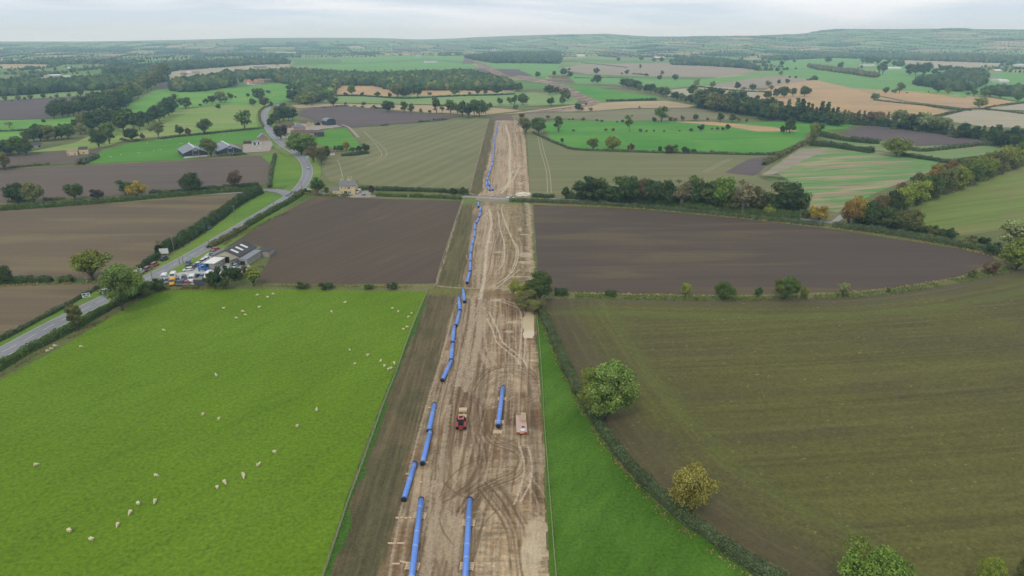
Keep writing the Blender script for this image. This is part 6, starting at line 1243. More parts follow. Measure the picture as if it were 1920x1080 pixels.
FARH = [('pale far factory sheds in the left distance', (98,147),(118,146),30,6,8,WHITE,RENDER), ('long white far barn beside the factory sheds', (116,147.5),(133,147),20,5,6,WHITE,WHITE), ('tiny white far building in the left woods', (127,131),(131,131),8,5,7,WHITE,WHITE),
 ('white far farmhouse on the pale ridge, left', (353,139),(360,138.5),10,4,6,WHITE,WHITE), ('grey far barn on the pale ridge', (362,138),(376,137.5),14,4,6,GSHEET,RENDER), ('stone far cottages on the pale ridge', (344,141),(352,140.5),10,4,6,RTILE,STONE2),
 ('grey far barns right of the pale ridge', (478,128),(500,127.5),16,4,6,GSHEET,STONE2), ('small pale far house at the top of the road', (519,125),(524,124.8),10,5,7,SLATE,STONE),
 ('white far warehouse in the upper left distance', (520,100.5),(541,100),40,8,9,WHITE,WHITE), ('second white far warehouse', (546,100.5),(556,100),40,8,9,WHITE,WHITE), ('pale far town block on the left', (474,109),(500,108),30,7,10,SLATE,STONE),
 ('far farm with pale walls under the distant town', (800,118),(820,117.6),20,6,9,GSHEET,WHITE), ('far white farmhouse on the green slope', (782,106),(790,105.8),12,6,9,SLATE,WHITE), ('red roofed far cottage by the winding bare strip', (1034,147),(1052,146),12,4,7,RTILE,STONE2),
 ('brick far farmhouse by the winding bare strip', (1055,148),(1066,147.5),12,5,8,BTILE,BRICK), ('small stone far shed by the winding bare strip', (1028,148),(1034,147.6),8,3,5,SLATE,STONE), ('white far barn beside the dark wood', (1044,104.5),(1056,104.2),24,6,8,WHITE,WHITE),
 ('white far farm buildings in the centre distance', (1084,107),(1097,106.8),24,8,12,WHITE,WHITE), ('grey far barn next to the white farm buildings', (1066,107.5),(1082,107.2),20,6,8,GSHEET,STONE2), ('pink walled far barn with a pale roof', (1228,112),(1248,111.6),30,8,12,WHITE,BRICK), ('low grey far shed beside the pink walled barn', (1216,112.5),(1229,112),24,5,7,GSHEET,RENDER),
 ('long white far shed above the dark wood line', (1306,110.5),(1329,110.2),24,6,7,WHITE,WHITE), ('white far hall roof behind the tall parkland trees', (1616,126),(1642,125.5),24,5,7,WHITE,RENDER), ('white far shed right of the parkland trees', (1665,130),(1690,129.5),18,4,6,WHITE,WHITE),
 ('grey white far barn on the right', (1866,137),(1879,136.5),18,6,9,WHITE,RENDER), ('white far barns at the right edge', (1896,123),(1912,122.6),24,6,8,WHITE,WHITE), ('second white far barn at the right edge', (1910,125),(1922,124.6),20,6,8,WHITE,WHITE),
 ('pale far farm sheds below the right barn', (1858,152),(1878,151.5),18,5,7,GSHEET,WHITE), ('long white far sheds beside the right farm', (1874,155),(1892,154.5),16,4,6,WHITE,WHITE), ('small pale far cottages on the far right slope', (1598,109),(1608,108.8),10,5,8,WHITE,STONE)]
for lb, A, B, D, e, rg, rf, wl_ in FARH: house('distant_building', lb, A, B, D, e, rg, 'x', wl_, rf, group='distant buildings')
def town():
    m = random.Random(5); wm, rm = MB(), MB()
    for k in range(150):
        t = m.random(); px = 716 + 215 * t + m.gauss(0, 6) if k < 110 else m.uniform(1270, 1330); py = (101 + m.uniform(-2.2, 3)) if k < 110 else 101 + m.uniform(-2, 2); g = G(px, py); a = m.uniform(-.5, .5); L, D, h = m.uniform(9, 22), m.uniform(8, 12), m.uniform(6, 11)
        wm.box((g[0], g[1], g[2] + h / 2), (L, D, h), a); rm.box((g[0], g[1], g[2] + h + 1.3), (L * 1.03, D * 1.05, 2.6), a, .35)
    root = empty('distant_town', G(820, 101)); root['kind'] = 'stuff'; root['label'] = 'distant town of pale stone houses across the middle horizon'; root['category'] = 'town'
    for nm, b, mt in (('wall', wm, STONE), ('roof', rm, SLATE)):
        o = b.build(nm, mt); o.parent = root; o.matrix_parent_inverse = Matrix.Translation(-root.location); o['kind'] = 'stuff'
town()
for i, (x, y, h) in enumerate(((829, 98, 26), (924, 97, 20), (928, 97, 22), (920, 96, 18), (735, 97, 28))):
    g = G(x, y); root = empty('chimney_stack', g); part('shaft', WHITE, root, lambda m: m.tube([(0, 0, 0), (0, 0, h)], [2.2, 1.5], 10))
    tag(root, 'thin pale tower in the distant town, ' + ['third', 'fifth', 'rightmost', 'fourth', 'leftmost'][i] + (' from the left' if i in (0, 3) else ' of five' if i == 1 else ' of five'), 'tower', 'distant towers')

# ------------------------------------------------------------- poles, signs, fences
def pole(px, py, hpx, label, cross=True, name='telegraph_pole'):
    g = G(px, py); h = hpx * DEP(g) / FPX * 1.08; root = empty(name, g)
    part('post', PALEBARK, root, lambda m: m.tube([(0, 0, -.3), (0, 0, h)], [.2, .13], 8))
    if cross: part('crossarm', PALEBARK, root, lambda m: m.box((0, 0, h - .5), (1.8, .14, .14)))
    tag(root, label, 'pole', 'telegraph poles')
for a in ((31, 348, 25, 'telegraph pole in the brown field at the left edge', True), (326, 470, 29, 'telegraph pole in the tall verge hedge above the white board'), (441, 414, 28, 'telegraph pole on the wide verge left of the road'), (504, 350, 42, 'tall telegraph pole beside the thin hedge at the bend'),
          (286, 526, 22, 'thin pole at the forecourt entrance'), (393, 465, 14, 'thin pole beside the road behind the workshop'), (566, 356, 15, 'pole at the bend near the garden'), (199, 277, 14, 'pole beside the paddock corner trees'), (166, 545, 26, 'thin pale pole in the left tilled field'), (513, 385, 14, 'short pole at the side lane corner')): pole(*a)
for i, (x, y) in enumerate(((337, 496), (343.5, 493))): pole(x, y, 13, ('left' if i == 0 else 'right') + ' post of the garage sign frame on the grass island', False, 'sign_post')
def board(px, py, w, h, z, mat, label, rz=0., legs=2, mark=None):
    g = G(px, py); root = empty('sign_board', g, R(rz)); part('board', mat, root, lambda m: m.box((0, 0, z + h / 2), (w, .08, h)))
    for s in ((-1, 1) if legs == 2 else (0,)): part('post', STEEL, root, lambda m: m.tube([(s * w * .35, .08, -.2), (s * w * .35, .08, z + h * .8)], .06, 6))
    if mark:
        for nm, mt, c, d in mark: part(nm, mt, root, lambda m: m.box((c[0], -.05, z + h / 2 + c[1]), (d[0], .02, d[1])))
    tag(root, label, 'sign')
GREENP = plain('sign_green', C(52, 98, 78), .5, .05, 1); YELP = plain('sign_yellow', C(232, 214, 96), .5, .05, 1); BLUEP = plain('sign_blue_grey', C(168, 190, 206), .5, .05, 1)
board(309, 482, 3.8, 2.4, 1.6, WHITE, 'large blank white board on two posts beside the road', 10)
board(163.5, 563, 2.6, 1.6, 1.2, WHITE, 'white direction sign with green panels beside the road at lower left', 25, 2, [('panel', GREENP, (-.6, .3), (1.0, .6)), ('panel', GREENP, (.7, .3), (.8, .5)), ('panel', GREENP, (.1, -.4), (1.6, .3))])
board(211, 566, 1.4, 1.6, .5, YELP, 'bright yellow sign under the leaning roadside tree', 20, 2)
board(577, 299, 2.6, 1.9, 1.0, BLUEP, 'pale blue sign board below the farm trees', -20)
board(487, 281, 1.4, .8, .8, WHITE, 'small white sign at the shed yard entrance', 0, 1)
# wire fences beside the corridor
PALEW = plain('pale_fence_wood', C(172, 162, 136), .9, .2, 4)
def fence(pts, step, label, h=1.15, maxp=100):
    ln = world_line(pts, 8); d = np.concatenate([[0], np.cumsum(np.hypot(*np.diff(ln, axis=0).T))]); n = int(min(maxp, d[-1] / step)); root = empty('wire_fence', (ln[0][0], ln[0][1], 0))
    ox, oy = ln[0]; P = []
    for i in range(n + 1):
        s = d[-1] * i / n; P.append((float(np.interp(s, d, ln[:, 0])), float(np.interp(s, d, ln[:, 1]))))
    post = None
    for x, y in P[:maxp]:
        z = float(H(x, y))
        if post is None: post = part('post', PALEW, root, lambda m: m.box((0, 0, h / 2 - .1), (.13, .13, h + .2)))
        else: q = post.copy(); COL.objects.link(q); post_ = q; q.parent = root; q.location = (x - ox, y - oy, z)
        if (x, y) == P[0]: post.location = (0, 0, z)
    def wires(m):
        for z in (.25, .55, .85, 1.1):
            m.tube([(x - ox, y - oy, float(H(x, y)) + z) for x, y in P], .025, 4, cap=False)
    part('wire', PALEW, root, wires); tag(root, label, 'fence'); return root
fence([(801,549),(782,592),(762,645),(742,702),(720,758),(698,820),(672,892),(652,945),(634,1000),(602,1095)], 3.0, 'wire fence between the sheep pasture and the corridor')
fence([(1006,588),(1012,650),(1017,720),(1021,800),(1027,880),(1033,960),(1039,1040),(1046,1120)], 2.6, 'wire fence along the vivid grass wedge')
fence([(866,380),(852,420),(838,462),(826,500),(818,528)], 3.4, 'fence on the left edge of the middle corridor stretch')
fence([(916,226),(905,270),(894,310),(882,352)], 5.0, 'fence on the left edge of the far corridor stretch')
fence([(986,245),(988,280),(991,320),(993,360)], 5.0, 'fence on the right edge of the far corridor stretch')
fence([(300,532),(340,537),(364,538)], 2.6, 'low fence in front of the parked vans')
# stone heap at the lane
def heap():
    g = G(981, 366); r = np.random.default_rng(3); V, F = ICO2; bm = bmesh.new(); bmesh.ops.create_icosphere(bm, subdivisions=4, radius=1.0); V = np.array([v.co[:] for v in bm.verts]); F = [[v.index for v in f.verts] for f in bm.faces]; bm.free()
    V = V * np.array([5.2, 3.4, 1.9]) * (1 + (fbm(V[:, 0] * 3 + 5, V[:, 1] * 3 + V[:, 2] * 2, 3, 3)[:, None] - .5) * .5); V[:, 2] = np.maximum(V[:, 2], -.2)
    o = mesh_obj('stone_heap', V + np.array([g[0], g[1], g[2]]), F, plain('cream_stone', C(228, 218, 192), .95, .15, 2)); tag(o, 'cream heap of stone at the corridor crossing', 'stone heap')
heap()

# ------------------------------------------------------------- pipes and timbers
PIPEM = plain('blue_pipe_coating', C(108, 154, 236), .42, .1, 1.6, spec=.5); CAPM = plain('black_end_cap', C(34, 40, 52), .5, .1, 1, spec=.4); BANDM = plain('white_strap', C(188, 206, 232), .6, .05, 1); TIM = plain('pale_timber', C(224, 198, 160), .85, .14, 2.5)
def pipe(A, B, label, group, z=.62, bands=(.12,), r=.56, joint=None):
    a, b = G(*A), G(*B); v = b - a; L = v.length; root = empty('pipe', ((a + b) / 2), math.atan2(v[1], v[0])); n = 20 if a[1] < 330 else 12
    part('pipe_body', PIPEM, root, lambda m: m.tube([(-L / 2 + .35, 0, z), (L / 2 - .35, 0, z)], r, n), True)
    for s in (-1, 1): part('end_cap', CAPM, root, lambda m: m.tube([(s * (L / 2 - .4), 0, z), (s * (L / 2 - .02), 0, z), (s * L / 2, 0, z)], [r + .035, r + .035, r * .8], n), True)
    if a[1] < 330:
        for t in bands: part('band', BANDM, root, lambda m: m.tube([(L * (t - .5) - .09, 0, z), (L * (t - .5) + .09, 0, z)], r + .012, n))
    for o in root.children:
        if o.name.startswith(('pipe_body', 'end_cap')):
            o.data.polygons.foreach_set('use_smooth', [len(f.vertices) == 4 for f in o.data.polygons])
    tag(root, label, 'pipe', group); return root
NEAR = [((790,942),(771,1100),'nearest blue pipe at the bottom edge, left one, resting on pallets',.95,(.13,.45,.62,.95)), ((881,942),(872,1100),'nearest blue pipe at the bottom edge, right one, resting on pallets',.95,(.28,.6,.75)),
 ((778,872),(757,942),'blue pipe left of the two nearest ones, tilted up the slope',.6,(.12,.5)), ((807,812),(792,874),'lower blue pipe of the pair left of the tractor',.6,(.1,.9)), ((815,761),(804,813),'upper blue pipe of the pair left of the tractor',.6,(.4,)),
 ((943,731),(934,806),'blue pipe on timber pallets between the tractor and the trailer',.95,(.3,.62,.9))]
for A, B, lb, z, bd in NEAR: pipe(A, B, lb, 'near blue pipes', z, bd)
PL2 = [((847,679),(829,717)),((849,647),(845.5,679)),((852,614),(848.5,646)),((862,586),(855,614)),((860,560),(862.5,585)),((868,545),(871,569))]
for i, (A, B) in enumerate(PL2): pipe(A, B, 'blue pipe in the staggered string beside the haul road, %s counting from the camera' % ['first','second','third','fourth','fifth','farthest'][i], 'staggered string of blue pipes', .6, (.5,))
PL3 = [((880.5,513),(875.5,533.5)),((882,493.5),(881,512)),((882,477.5),(882,493)),((885,462),(882.5,477)),((888.5,448.5),(885,461.5)),((890,434.5),(889,448)),((891,421.5),(890,434)),((897.5,411),(891.5,421)),((900.5,400),(898.5,410)),((901,390),(900,399.5)),((896,381),(897.5,390))]
for i, (A, B) in enumerate(PL3): pipe(A, B, 'blue pipe in the middle string between lane and grass balk, %s counting from the camera' % ORD[i], 'middle string of blue pipes', .6)
PL4 = [((913,350.6),(918.5,358.5)),((920,350.6),(924,358)),((916,341),(918.5,349.5)),((912.5,341.5),(912.8,350)),((914,333.5),(912.5,341)),((917,326),(914.4,333)),((921,314.5),(917.2,325.5)),((924,306),(921.5,314))]
for i, (A, B) in enumerate(PL4): pipe(A, B, 'blue pipe at the crossing end of the far string, %s counting from the lane' % ORD[i], 'far string of blue pipes, near end', .6)
P = [(924.2,305),(925,285),(927,270),(929,255),(931.5,240),(935,229)]; wl5 = world_line(P, 6); d5 = np.concatenate([[0], np.cumsum(np.hypot(*np.diff(wl5, axis=0).T))]); k5 = int(d5[-1] / 13.4)
def w2p(x, y): return project(x, y, float(H(x, y)))
for i in range(k5):
    s0, s1 = d5[-1] * i / k5 + .2, d5[-1] * (i + 1) / k5 - .2; jx = .5 * (-1) ** i
    q = [w2p(np.interp(s, d5, wl5[:, 0]) + jx * (j - .5), np.interp(s, d5, wl5[:, 1])) for j, s in enumerate((s0, s1))]
    pipe(q[1], q[0], 'blue pipe in the far string behind the lane, %s from its near end' % (ORD[i] if i < 20 else 'twenty and ' + ORD[i % 20]), 'far string of blue pipes, upper end', .6)
def pallet(px, py, label, rz=0., n=2, w=2.4, d=1.3, bars=5, pos=None, z0=0.0):
    g = pos or G(px, py); root = empty('timber_pallet', g + Vector((0, 0, z0)), R(rz))
    for k in range(n):
        part('bearer', TIM, root, lambda m: [m.box((x, 0, .12 + k * .3), (.2, d, .16)) for x in np.linspace(-w / 2 + .15, w / 2 - .15, 3)])
        part('deck', TIM, root, lambda m: [m.box((0, y, .24 + k * .3), (w, d / bars * .62, .07)) for y in np.linspace(-d / 2 + d / bars / 2, d / 2 - d / bars / 2, bars)])
    tag(root, label, 'pallet', 'timber pallets')
for a in ((787.5,968,'pallet under the upper half of the nearest left pipe',-6),(773.5,1063,'pallet under the lower half of the nearest left pipe',-6),(878.5,982,'pallet under the upper half of the nearest right pipe',-3),(875.5,1063,'pallet under the lower half of the nearest right pipe',-3)): pallet(*a, n=1, w=2.6, d=2.0)
pallet(941.5, 749, 'pallet under the far end of the pipe beside the trailer', -5, 1, 2.3, 1.7); pallet(936.5, 792, 'pallet under the middle of the pipe beside the trailer', -5, 1, 2.3, 1.7)
pallet(933.5, 813, 'pallet under the near end of the pipe beside the trailer', -4, 2, 2.2, 1.4)
def timbers(px, py, L, label, rz=0., parts=1):
    g = G(px, py); root = empty('timber_sleeper', g, R(rz)); part('beam', TIM, root, lambda m: [m.box(((i - (parts - 1) / 2) * (L / parts + .1), (i % 2) * .12, .12), (L / parts - .12, .28, .22)) for i in range(parts)]); tag(root, label, 'sleeper', 'loose timber sleepers')
timbers(757, 972, 3.1, 'row of short pale sleepers beside the nearest left pipe, uppermost', -2, 4); timbers(743, 1020, 3.2, 'long pale sleeper left of the nearest pipe, middle one', -3, 2); timbers(742, 1058, 1.6, 'short pale sleeper at the lower left of the nearest pipe'); timbers(757, 1055, 1.6, 'short slanting sleeper touching the lower pallet', -18)
for i, (x, y) in enumerate(((805,765),(800,868),(764,889),(774,890),(817,770),(788,905),(846,655),(843,685),(852,640),(862,582),(858,570))):
    timbers(x, y, .9, 'small wooden chock beside the pipes, ' + ordw(i, 11, '') if False else 'small wooden chock wedged against the staggered pipes')
def lattice():
    g = G(908, 405); root = empty('pipe_skid_stack', g, R(-14)); part('slat', TIM, root, lambda m: [m.box((0, y, .15), (1.6, .35, .25)) for y in np.linspace(-8, 8, 11)]); tag(root, 'scattered line of timber skids right of the middle pipe string', 'skids')
lattice()

# ------------------------------------------------------------- vehicles
PAINTM = paint_mat('vehicle_paint', .3, .5); TYRE = plain('tyre_rubber', C(40, 40, 42), .85, .15, 6); HUB = plain('wheel_hub', C(160, 162, 166), .4, .1, 3, spec=.5); GLZ = plain('dark_car_glass', C(44, 52, 60), .12, .05, 1, spec=.7)
LAMP = plain('lamp_lens', C(222, 216, 204), .2, .05, 2, spec=.6); RLAMP = plain('red_lamp_lens', C(168, 34, 30), .3, .05, 2, spec=.5)
def wheel(root, x, y, r, w, hub=HUB, steer=0.):
    o = part('wheel', TYRE, root, lambda m: m.tube([(x, y - w / 2, r), (x, y - w / 2 + .04, r), (x, y + w / 2 - .04, r), (x, y + w / 2, r)], [r * .88, r, r, r * .88], 16), False)
    s = 1 if y > 0 else -1; part('rim', hub, o, lambda m: m.tube([(x, y + s * w / 2 - .02 * s, r), (x, y + s * (w / 2 + .02), r)], r * .58, 12)); return o
def section(x, w, z0, z1, tumble=.86, b=.12):
    """car cross-section ring at x: sill z0, top z1"""
    h = w / 2; return [(x, -h + b, z0), (x, -h, z0 + .15), (x, -h, z0 + (z1 - z0) * .55), (x, -h * (.5 + tumble / 2), z1 - .08), (x, -h * tumble + b, z1), (x, h * tumble - b, z1), (x, h * (.5 + tumble / 2), z1 - .08), (x, h, z0 + (z1 - z0) * .55), (x, h, z0 + .15), (x, h - b, z0)]
def make_vehicle(kind):
    root = empty({'van': 'van', 'pickup': 'pickup_truck'}.get(kind, 'car'))
    if kind in ('hatch', 'suv', 'saloon'):
        L = {'hatch': 4.1, 'suv': 4.6, 'saloon': 4.6}[kind]; W_ = 1.8; hb = .95 if kind != 'suv' else 1.1; ht = 1.48 if kind != 'suv' else 1.78; q = L / 2
        part('body', PAINTM, root, lambda m: m.loft([section(-q, W_ * .82, .42, hb * .82), section(-q + .25, W_ * .95, .28, hb), section(-q * .4, W_, .24, hb + .02), section(q * .3, W_, .24, hb), section(q - .5, W_ * .96, .26, hb * .84), section(q, W_ * .8, .36, hb * .64)]), True)
        x0, x1 = (-q + .12, q * .38) if kind != 'saloon' else (-q + .75, q * .38)
        cab = lambda m, k=0: m.loft([[(x0, -W_ * .44, hb - .05), (x1 + .35, -W_ * .44, hb - .08), (x1 + .35, W_ * .44, hb - .08), (x0, W_ * .44, hb - .05)], [(x0 + .38, -W_ * .37, ht - .08), (x1 - .42, -W_ * .37, ht - .08), (x1 - .42, W_ * .37, ht - .08), (x0 + .38, W_ * .37, ht - .08)]])
        part('window', GLZ, root, cab); part('roof', PAINTM, root, lambda m: m.box(((x0 + x1) / 2 - .02, 0, ht - .03), (x1 - x0 - .72, W_ * .76, .09)))
        for s in (-1, 1): part('pillar', PAINTM, root, lambda m: m.add([(x0 + (x1-x0)*.52, s * W_ * .445, hb - .05), (x0 + (x1-x0)*.60, s * W_ * .445, hb - .05), (x0 + (x1-x0)*.58, s * W_ * .375, ht - .06), (x0 + (x1-x0)*.50, s * W_ * .375, ht - .06)], [(0, 1, 2, 3)]))
        wx, r = q * .62, .33 if kind != 'suv' else .38
    elif kind == 'van':
        L = 5.4; W_ = 2.0; q = L / 2; ht = 2.35
        part('body', PAINTM, root, lambda m: m.loft([section(-q, W_ * .96, .4, ht * .97, .9), section(-q + .1, W_, .3, ht, .92), section(q * .38, W_, .3, ht, .92), section(q * .62, W_, .3, 1.45, .92), section(q - .1, W_ * .92, .34, 1.05), section(q, W_ * .8, .4, .85)]), True)
        part('windscreen', GLZ, root, lambda m: m.add([(q * .41, -.8, ht - .12), (q * .60, -.85, 1.5), (q * .60, .85, 1.5), (q * .41, .8, ht - .12), (q * .45, -.8, ht - .06), (q * .66, -.85, 1.46), (q * .66, .85, 1.46), (q * .45, .8, ht - .06)], [(4, 5, 6, 7), (0, 3, 2, 1), (0, 1, 5, 4), (1, 2, 6, 5), (2, 3, 7, 6), (3, 0, 4, 7)]))
        for s in (-1, 1): part('side_window', GLZ, root, lambda m: m.box((q * .36, s * W_ * .49, 1.62), (.8, .06, .5)))
        wx, r = q * .62, .36
    else:
        L = 5.2; W_ = 1.85; q = L / 2; hb = 1.1; ht = 1.8
        def bod(m):
            m.loft([section(-.1, W_, .45, hb), section(q * .35, W_, .45, hb), section(q - .3, W_ * .96, .45, hb * .9), section(q, W_ * .84, .5, hb * .72)]); m.box((-q * .52, 0, .6), (q * .95, W_, .3))
            for s in (-1, 1): m.box((-q * .52, s * (W_ / 2 - .05), .93), (q * .95, .08, .36))
            m.box((-q + .08, 0, .93), (.08, W_ - .2, .36))
        part('body', PAINTM, root, bod); part('window', GLZ, root, lambda m: m.loft([[(-.2, -.8, hb - .05), (1.35, -.8, hb - .05), (1.35, .8, hb - .05), (-.2, .8, hb - .05)], [(-.05, -.66, ht - .08), (.75, -.66, ht - .08), (.75, .66, ht - .08), (-.05, .66, ht - .08)]])); part('roof', PAINTM, root, lambda m: m.box((.35, 0, ht - .03), (.84, 1.36, .09)))
        wx, r = q * .62, .38
    for x in (-wx, wx):
        for y in (-1, 1): wheel(root, x, y * (W_ / 2 - .1), r, .22)
    for s in (-1, 1):
        part('headlight', LAMP, root, lambda m: m.box((q - .04, s * W_ * .32, .66 if kind != 'van' else .86), (.12, .34, .16))); part('tail_light', RLAMP, root, lambda m: m.box((-q + .02, s * W_ * .36, .78 if kind != 'van' else 1.1), (.1, .2, .2)))
    return root
VP = {}
def vehicle(px, py, kind, colr, face, label, cat=None, group=None, scale=1.0):
    """face: a second pixel the front points to, or an angle in degrees"""
    g = G(px, py); k = kind
    if k not in VP: VP[k] = make_vehicle(k); root = VP[k]
    else: root = copy_tree(VP[k])
    if isinstance(face, tuple): f = G(*face); rz = math.atan2(f[1] - g[1], f[0] - g[0])
    else: rz = R(face)
    root.location = g + Vector((0, 0, .1)); root.rotation_euler = (0, 0, rz); root.scale = (scale,) * 3
    for o in root.children: o.color = C(*colr)
    tag(root, label, cat or {'van': 'van', 'pickup': 'pickup'}.get(kind, 'car'), group); return root
VEH = [
 (309,488,'suv',(52,54,60),(324,481),'dark grey car parked on the roadside below the white board','cars parked along the road'), (291,499,'suv',(176,92,58),(303,493),'orange brown car parked on the roadside, middle of three','cars parked along the road'), (278,507,'suv',(150,88,84),(290,501),'dusty red car parked on the roadside, lowest of three','cars parked along the road'),
 (261,515,'van',(214,220,220),(272,509),'white van half hidden behind the big roadside tree','cars parked along the road'), (196,550,'hatch',(196,208,232),(180,560),'silver blue car driving at the lower left of the road',None), (230,541,'hatch',(210,212,210),(218,548),'pale car glimpsed through the leaning tree',None),
 (392,430,'suv',(48,70,104),(398,426),'dark blue off-road car on the grass verge',None), (578,318,'hatch',(214,214,218),(580,308),'silver car driving round the bend',None), (502,208,'hatch',(236,236,236),(498,214),'tiny white car at the top of the road',None),
 (957.5,373,'pickup',(238,238,238),(970,374),'white pickup stopped on the lane at the corridor crossing',None), (682,367,'hatch',(150,182,196),(690,362),'pale blue car parked beside the stone house',None), (672,362,'van',(226,216,190),(664,366),'cream trailer van behind the pale blue car',None),
 (302,531,'hatch',(70,74,84),(298,535),'dark car in the corner of the yard by the pole','cars in the garage yard'), (296,534,'hatch',(120,140,150),(292,538),'grey blue car partly under the pasture hedge','cars in the garage yard'), (308,525,'van',(240,240,240),(303,532),'big white van at the yard entrance','cars in the garage yard'),
 (314,530,'suv',(118,134,152),(310,537),'blue grey car beside the big white van','cars in the garage yard'), (325,522,'van',(242,240,236),(321,529),'second white van behind the yellow one','cars in the garage yard'), (324,533,'van',(236,172,30),(321,540),'yellow van in the front row of the yard','cars in the garage yard'),
 (332,528,'hatch',(96,104,120),(329,535),'grey car between the yellow van and the black car','cars in the garage yard'), (336,534,'hatch',(44,46,52),(332,540),'black car right of the yellow van','cars in the garage yard'), (345,525,'suv',(60,78,110),(341,532),'navy blue car in the second row','cars in the garage yard'),
 (342,534,'suv',(40,44,56),(339,540),'very dark blue car left of the red one','cars in the garage yard'), (350,534,'hatch',(168,40,60),(347,540),'crimson car in the front row of the yard','cars in the garage yard'), (360,527,'van',(240,240,238),(356,534),'white box van beside the crimson car','cars in the garage yard'),
 (372,521,'pickup',(40,70,110),(364,524),'dark blue lorry cab among the white vans','cars in the garage yard'), (379,521,'hatch',(120,150,176),(373,526),'light blue car behind the container','cars in the garage yard'), (391,520,'van',(238,240,240),(383,527),'white van behind the tan container','cars in the garage yard'), (397,524,'van',(236,238,240),(389,531),'white van touching the dark bush','cars in the garage yard'),
 (353,497,'suv',(70,90,124),(348,503),'slate blue car at the edge of the grass island','cars in the garage yard'), (353,508,'hatch',(236,236,236),(345,509),'white hatchback alone in the middle of the forecourt','cars in the garage yard'), (363,503,'hatch',(84,92,96),(357,507),'dark grey car behind the white hatchback','cars in the garage yard'),
 (370,499,'hatch',(228,230,232),(363,502),'white car in front of the white roofed unit','cars in the garage yard'), (379,494,'suv',(226,228,230),(372,498),'first white car in the forecourt row beside the lean-to','cars in the garage yard'), (386,489,'hatch',(232,234,234),(379,493),'second white car in the forecourt row beside the lean-to','cars in the garage yard'),
 (383,506,'pickup',(60,140,200),(375,504),'bright blue recovery truck beside the blue lift','cars in the garage yard'), (402,474,'hatch',(178,60,72),(410,471),'red car at the back of the forecourt, left','cars in the garage yard'), (407,471,'suv',(170,50,66),(415,469),'red car at the back of the forecourt, right','cars in the garage yard'), (400,479,'hatch',(70,130,150),(408,476),'teal car behind the lean-to','cars in the garage yard'),
 (441,502,'hatch',(190,200,206),(436,506),'pale car in the scrub before the workshop door','cars in the garage yard')]
for v in VEH: vehicle(v[0], v[1], v[2], v[3], v[4], v[5], None, v[6])
def lift():
    root = empty('car_lift', G(380, 509)); b = plain('lift_blue', C(34, 120, 200), .4, .08, 2)
    for s in (-1, 1): part('column', b, root, lambda m: m.box((s * 1.4, 0, 1.6), (.4, .5, 3.2)))
    part('arm', b, root, lambda m: (m.box((0, 0, 3.1), (3.0, .3, .25)), m.box((0, -.4, 1.2), (2.8, .25, .2)))); tag(root, 'bright blue two post lift standing in the garage yard', 'car lift')
lift()
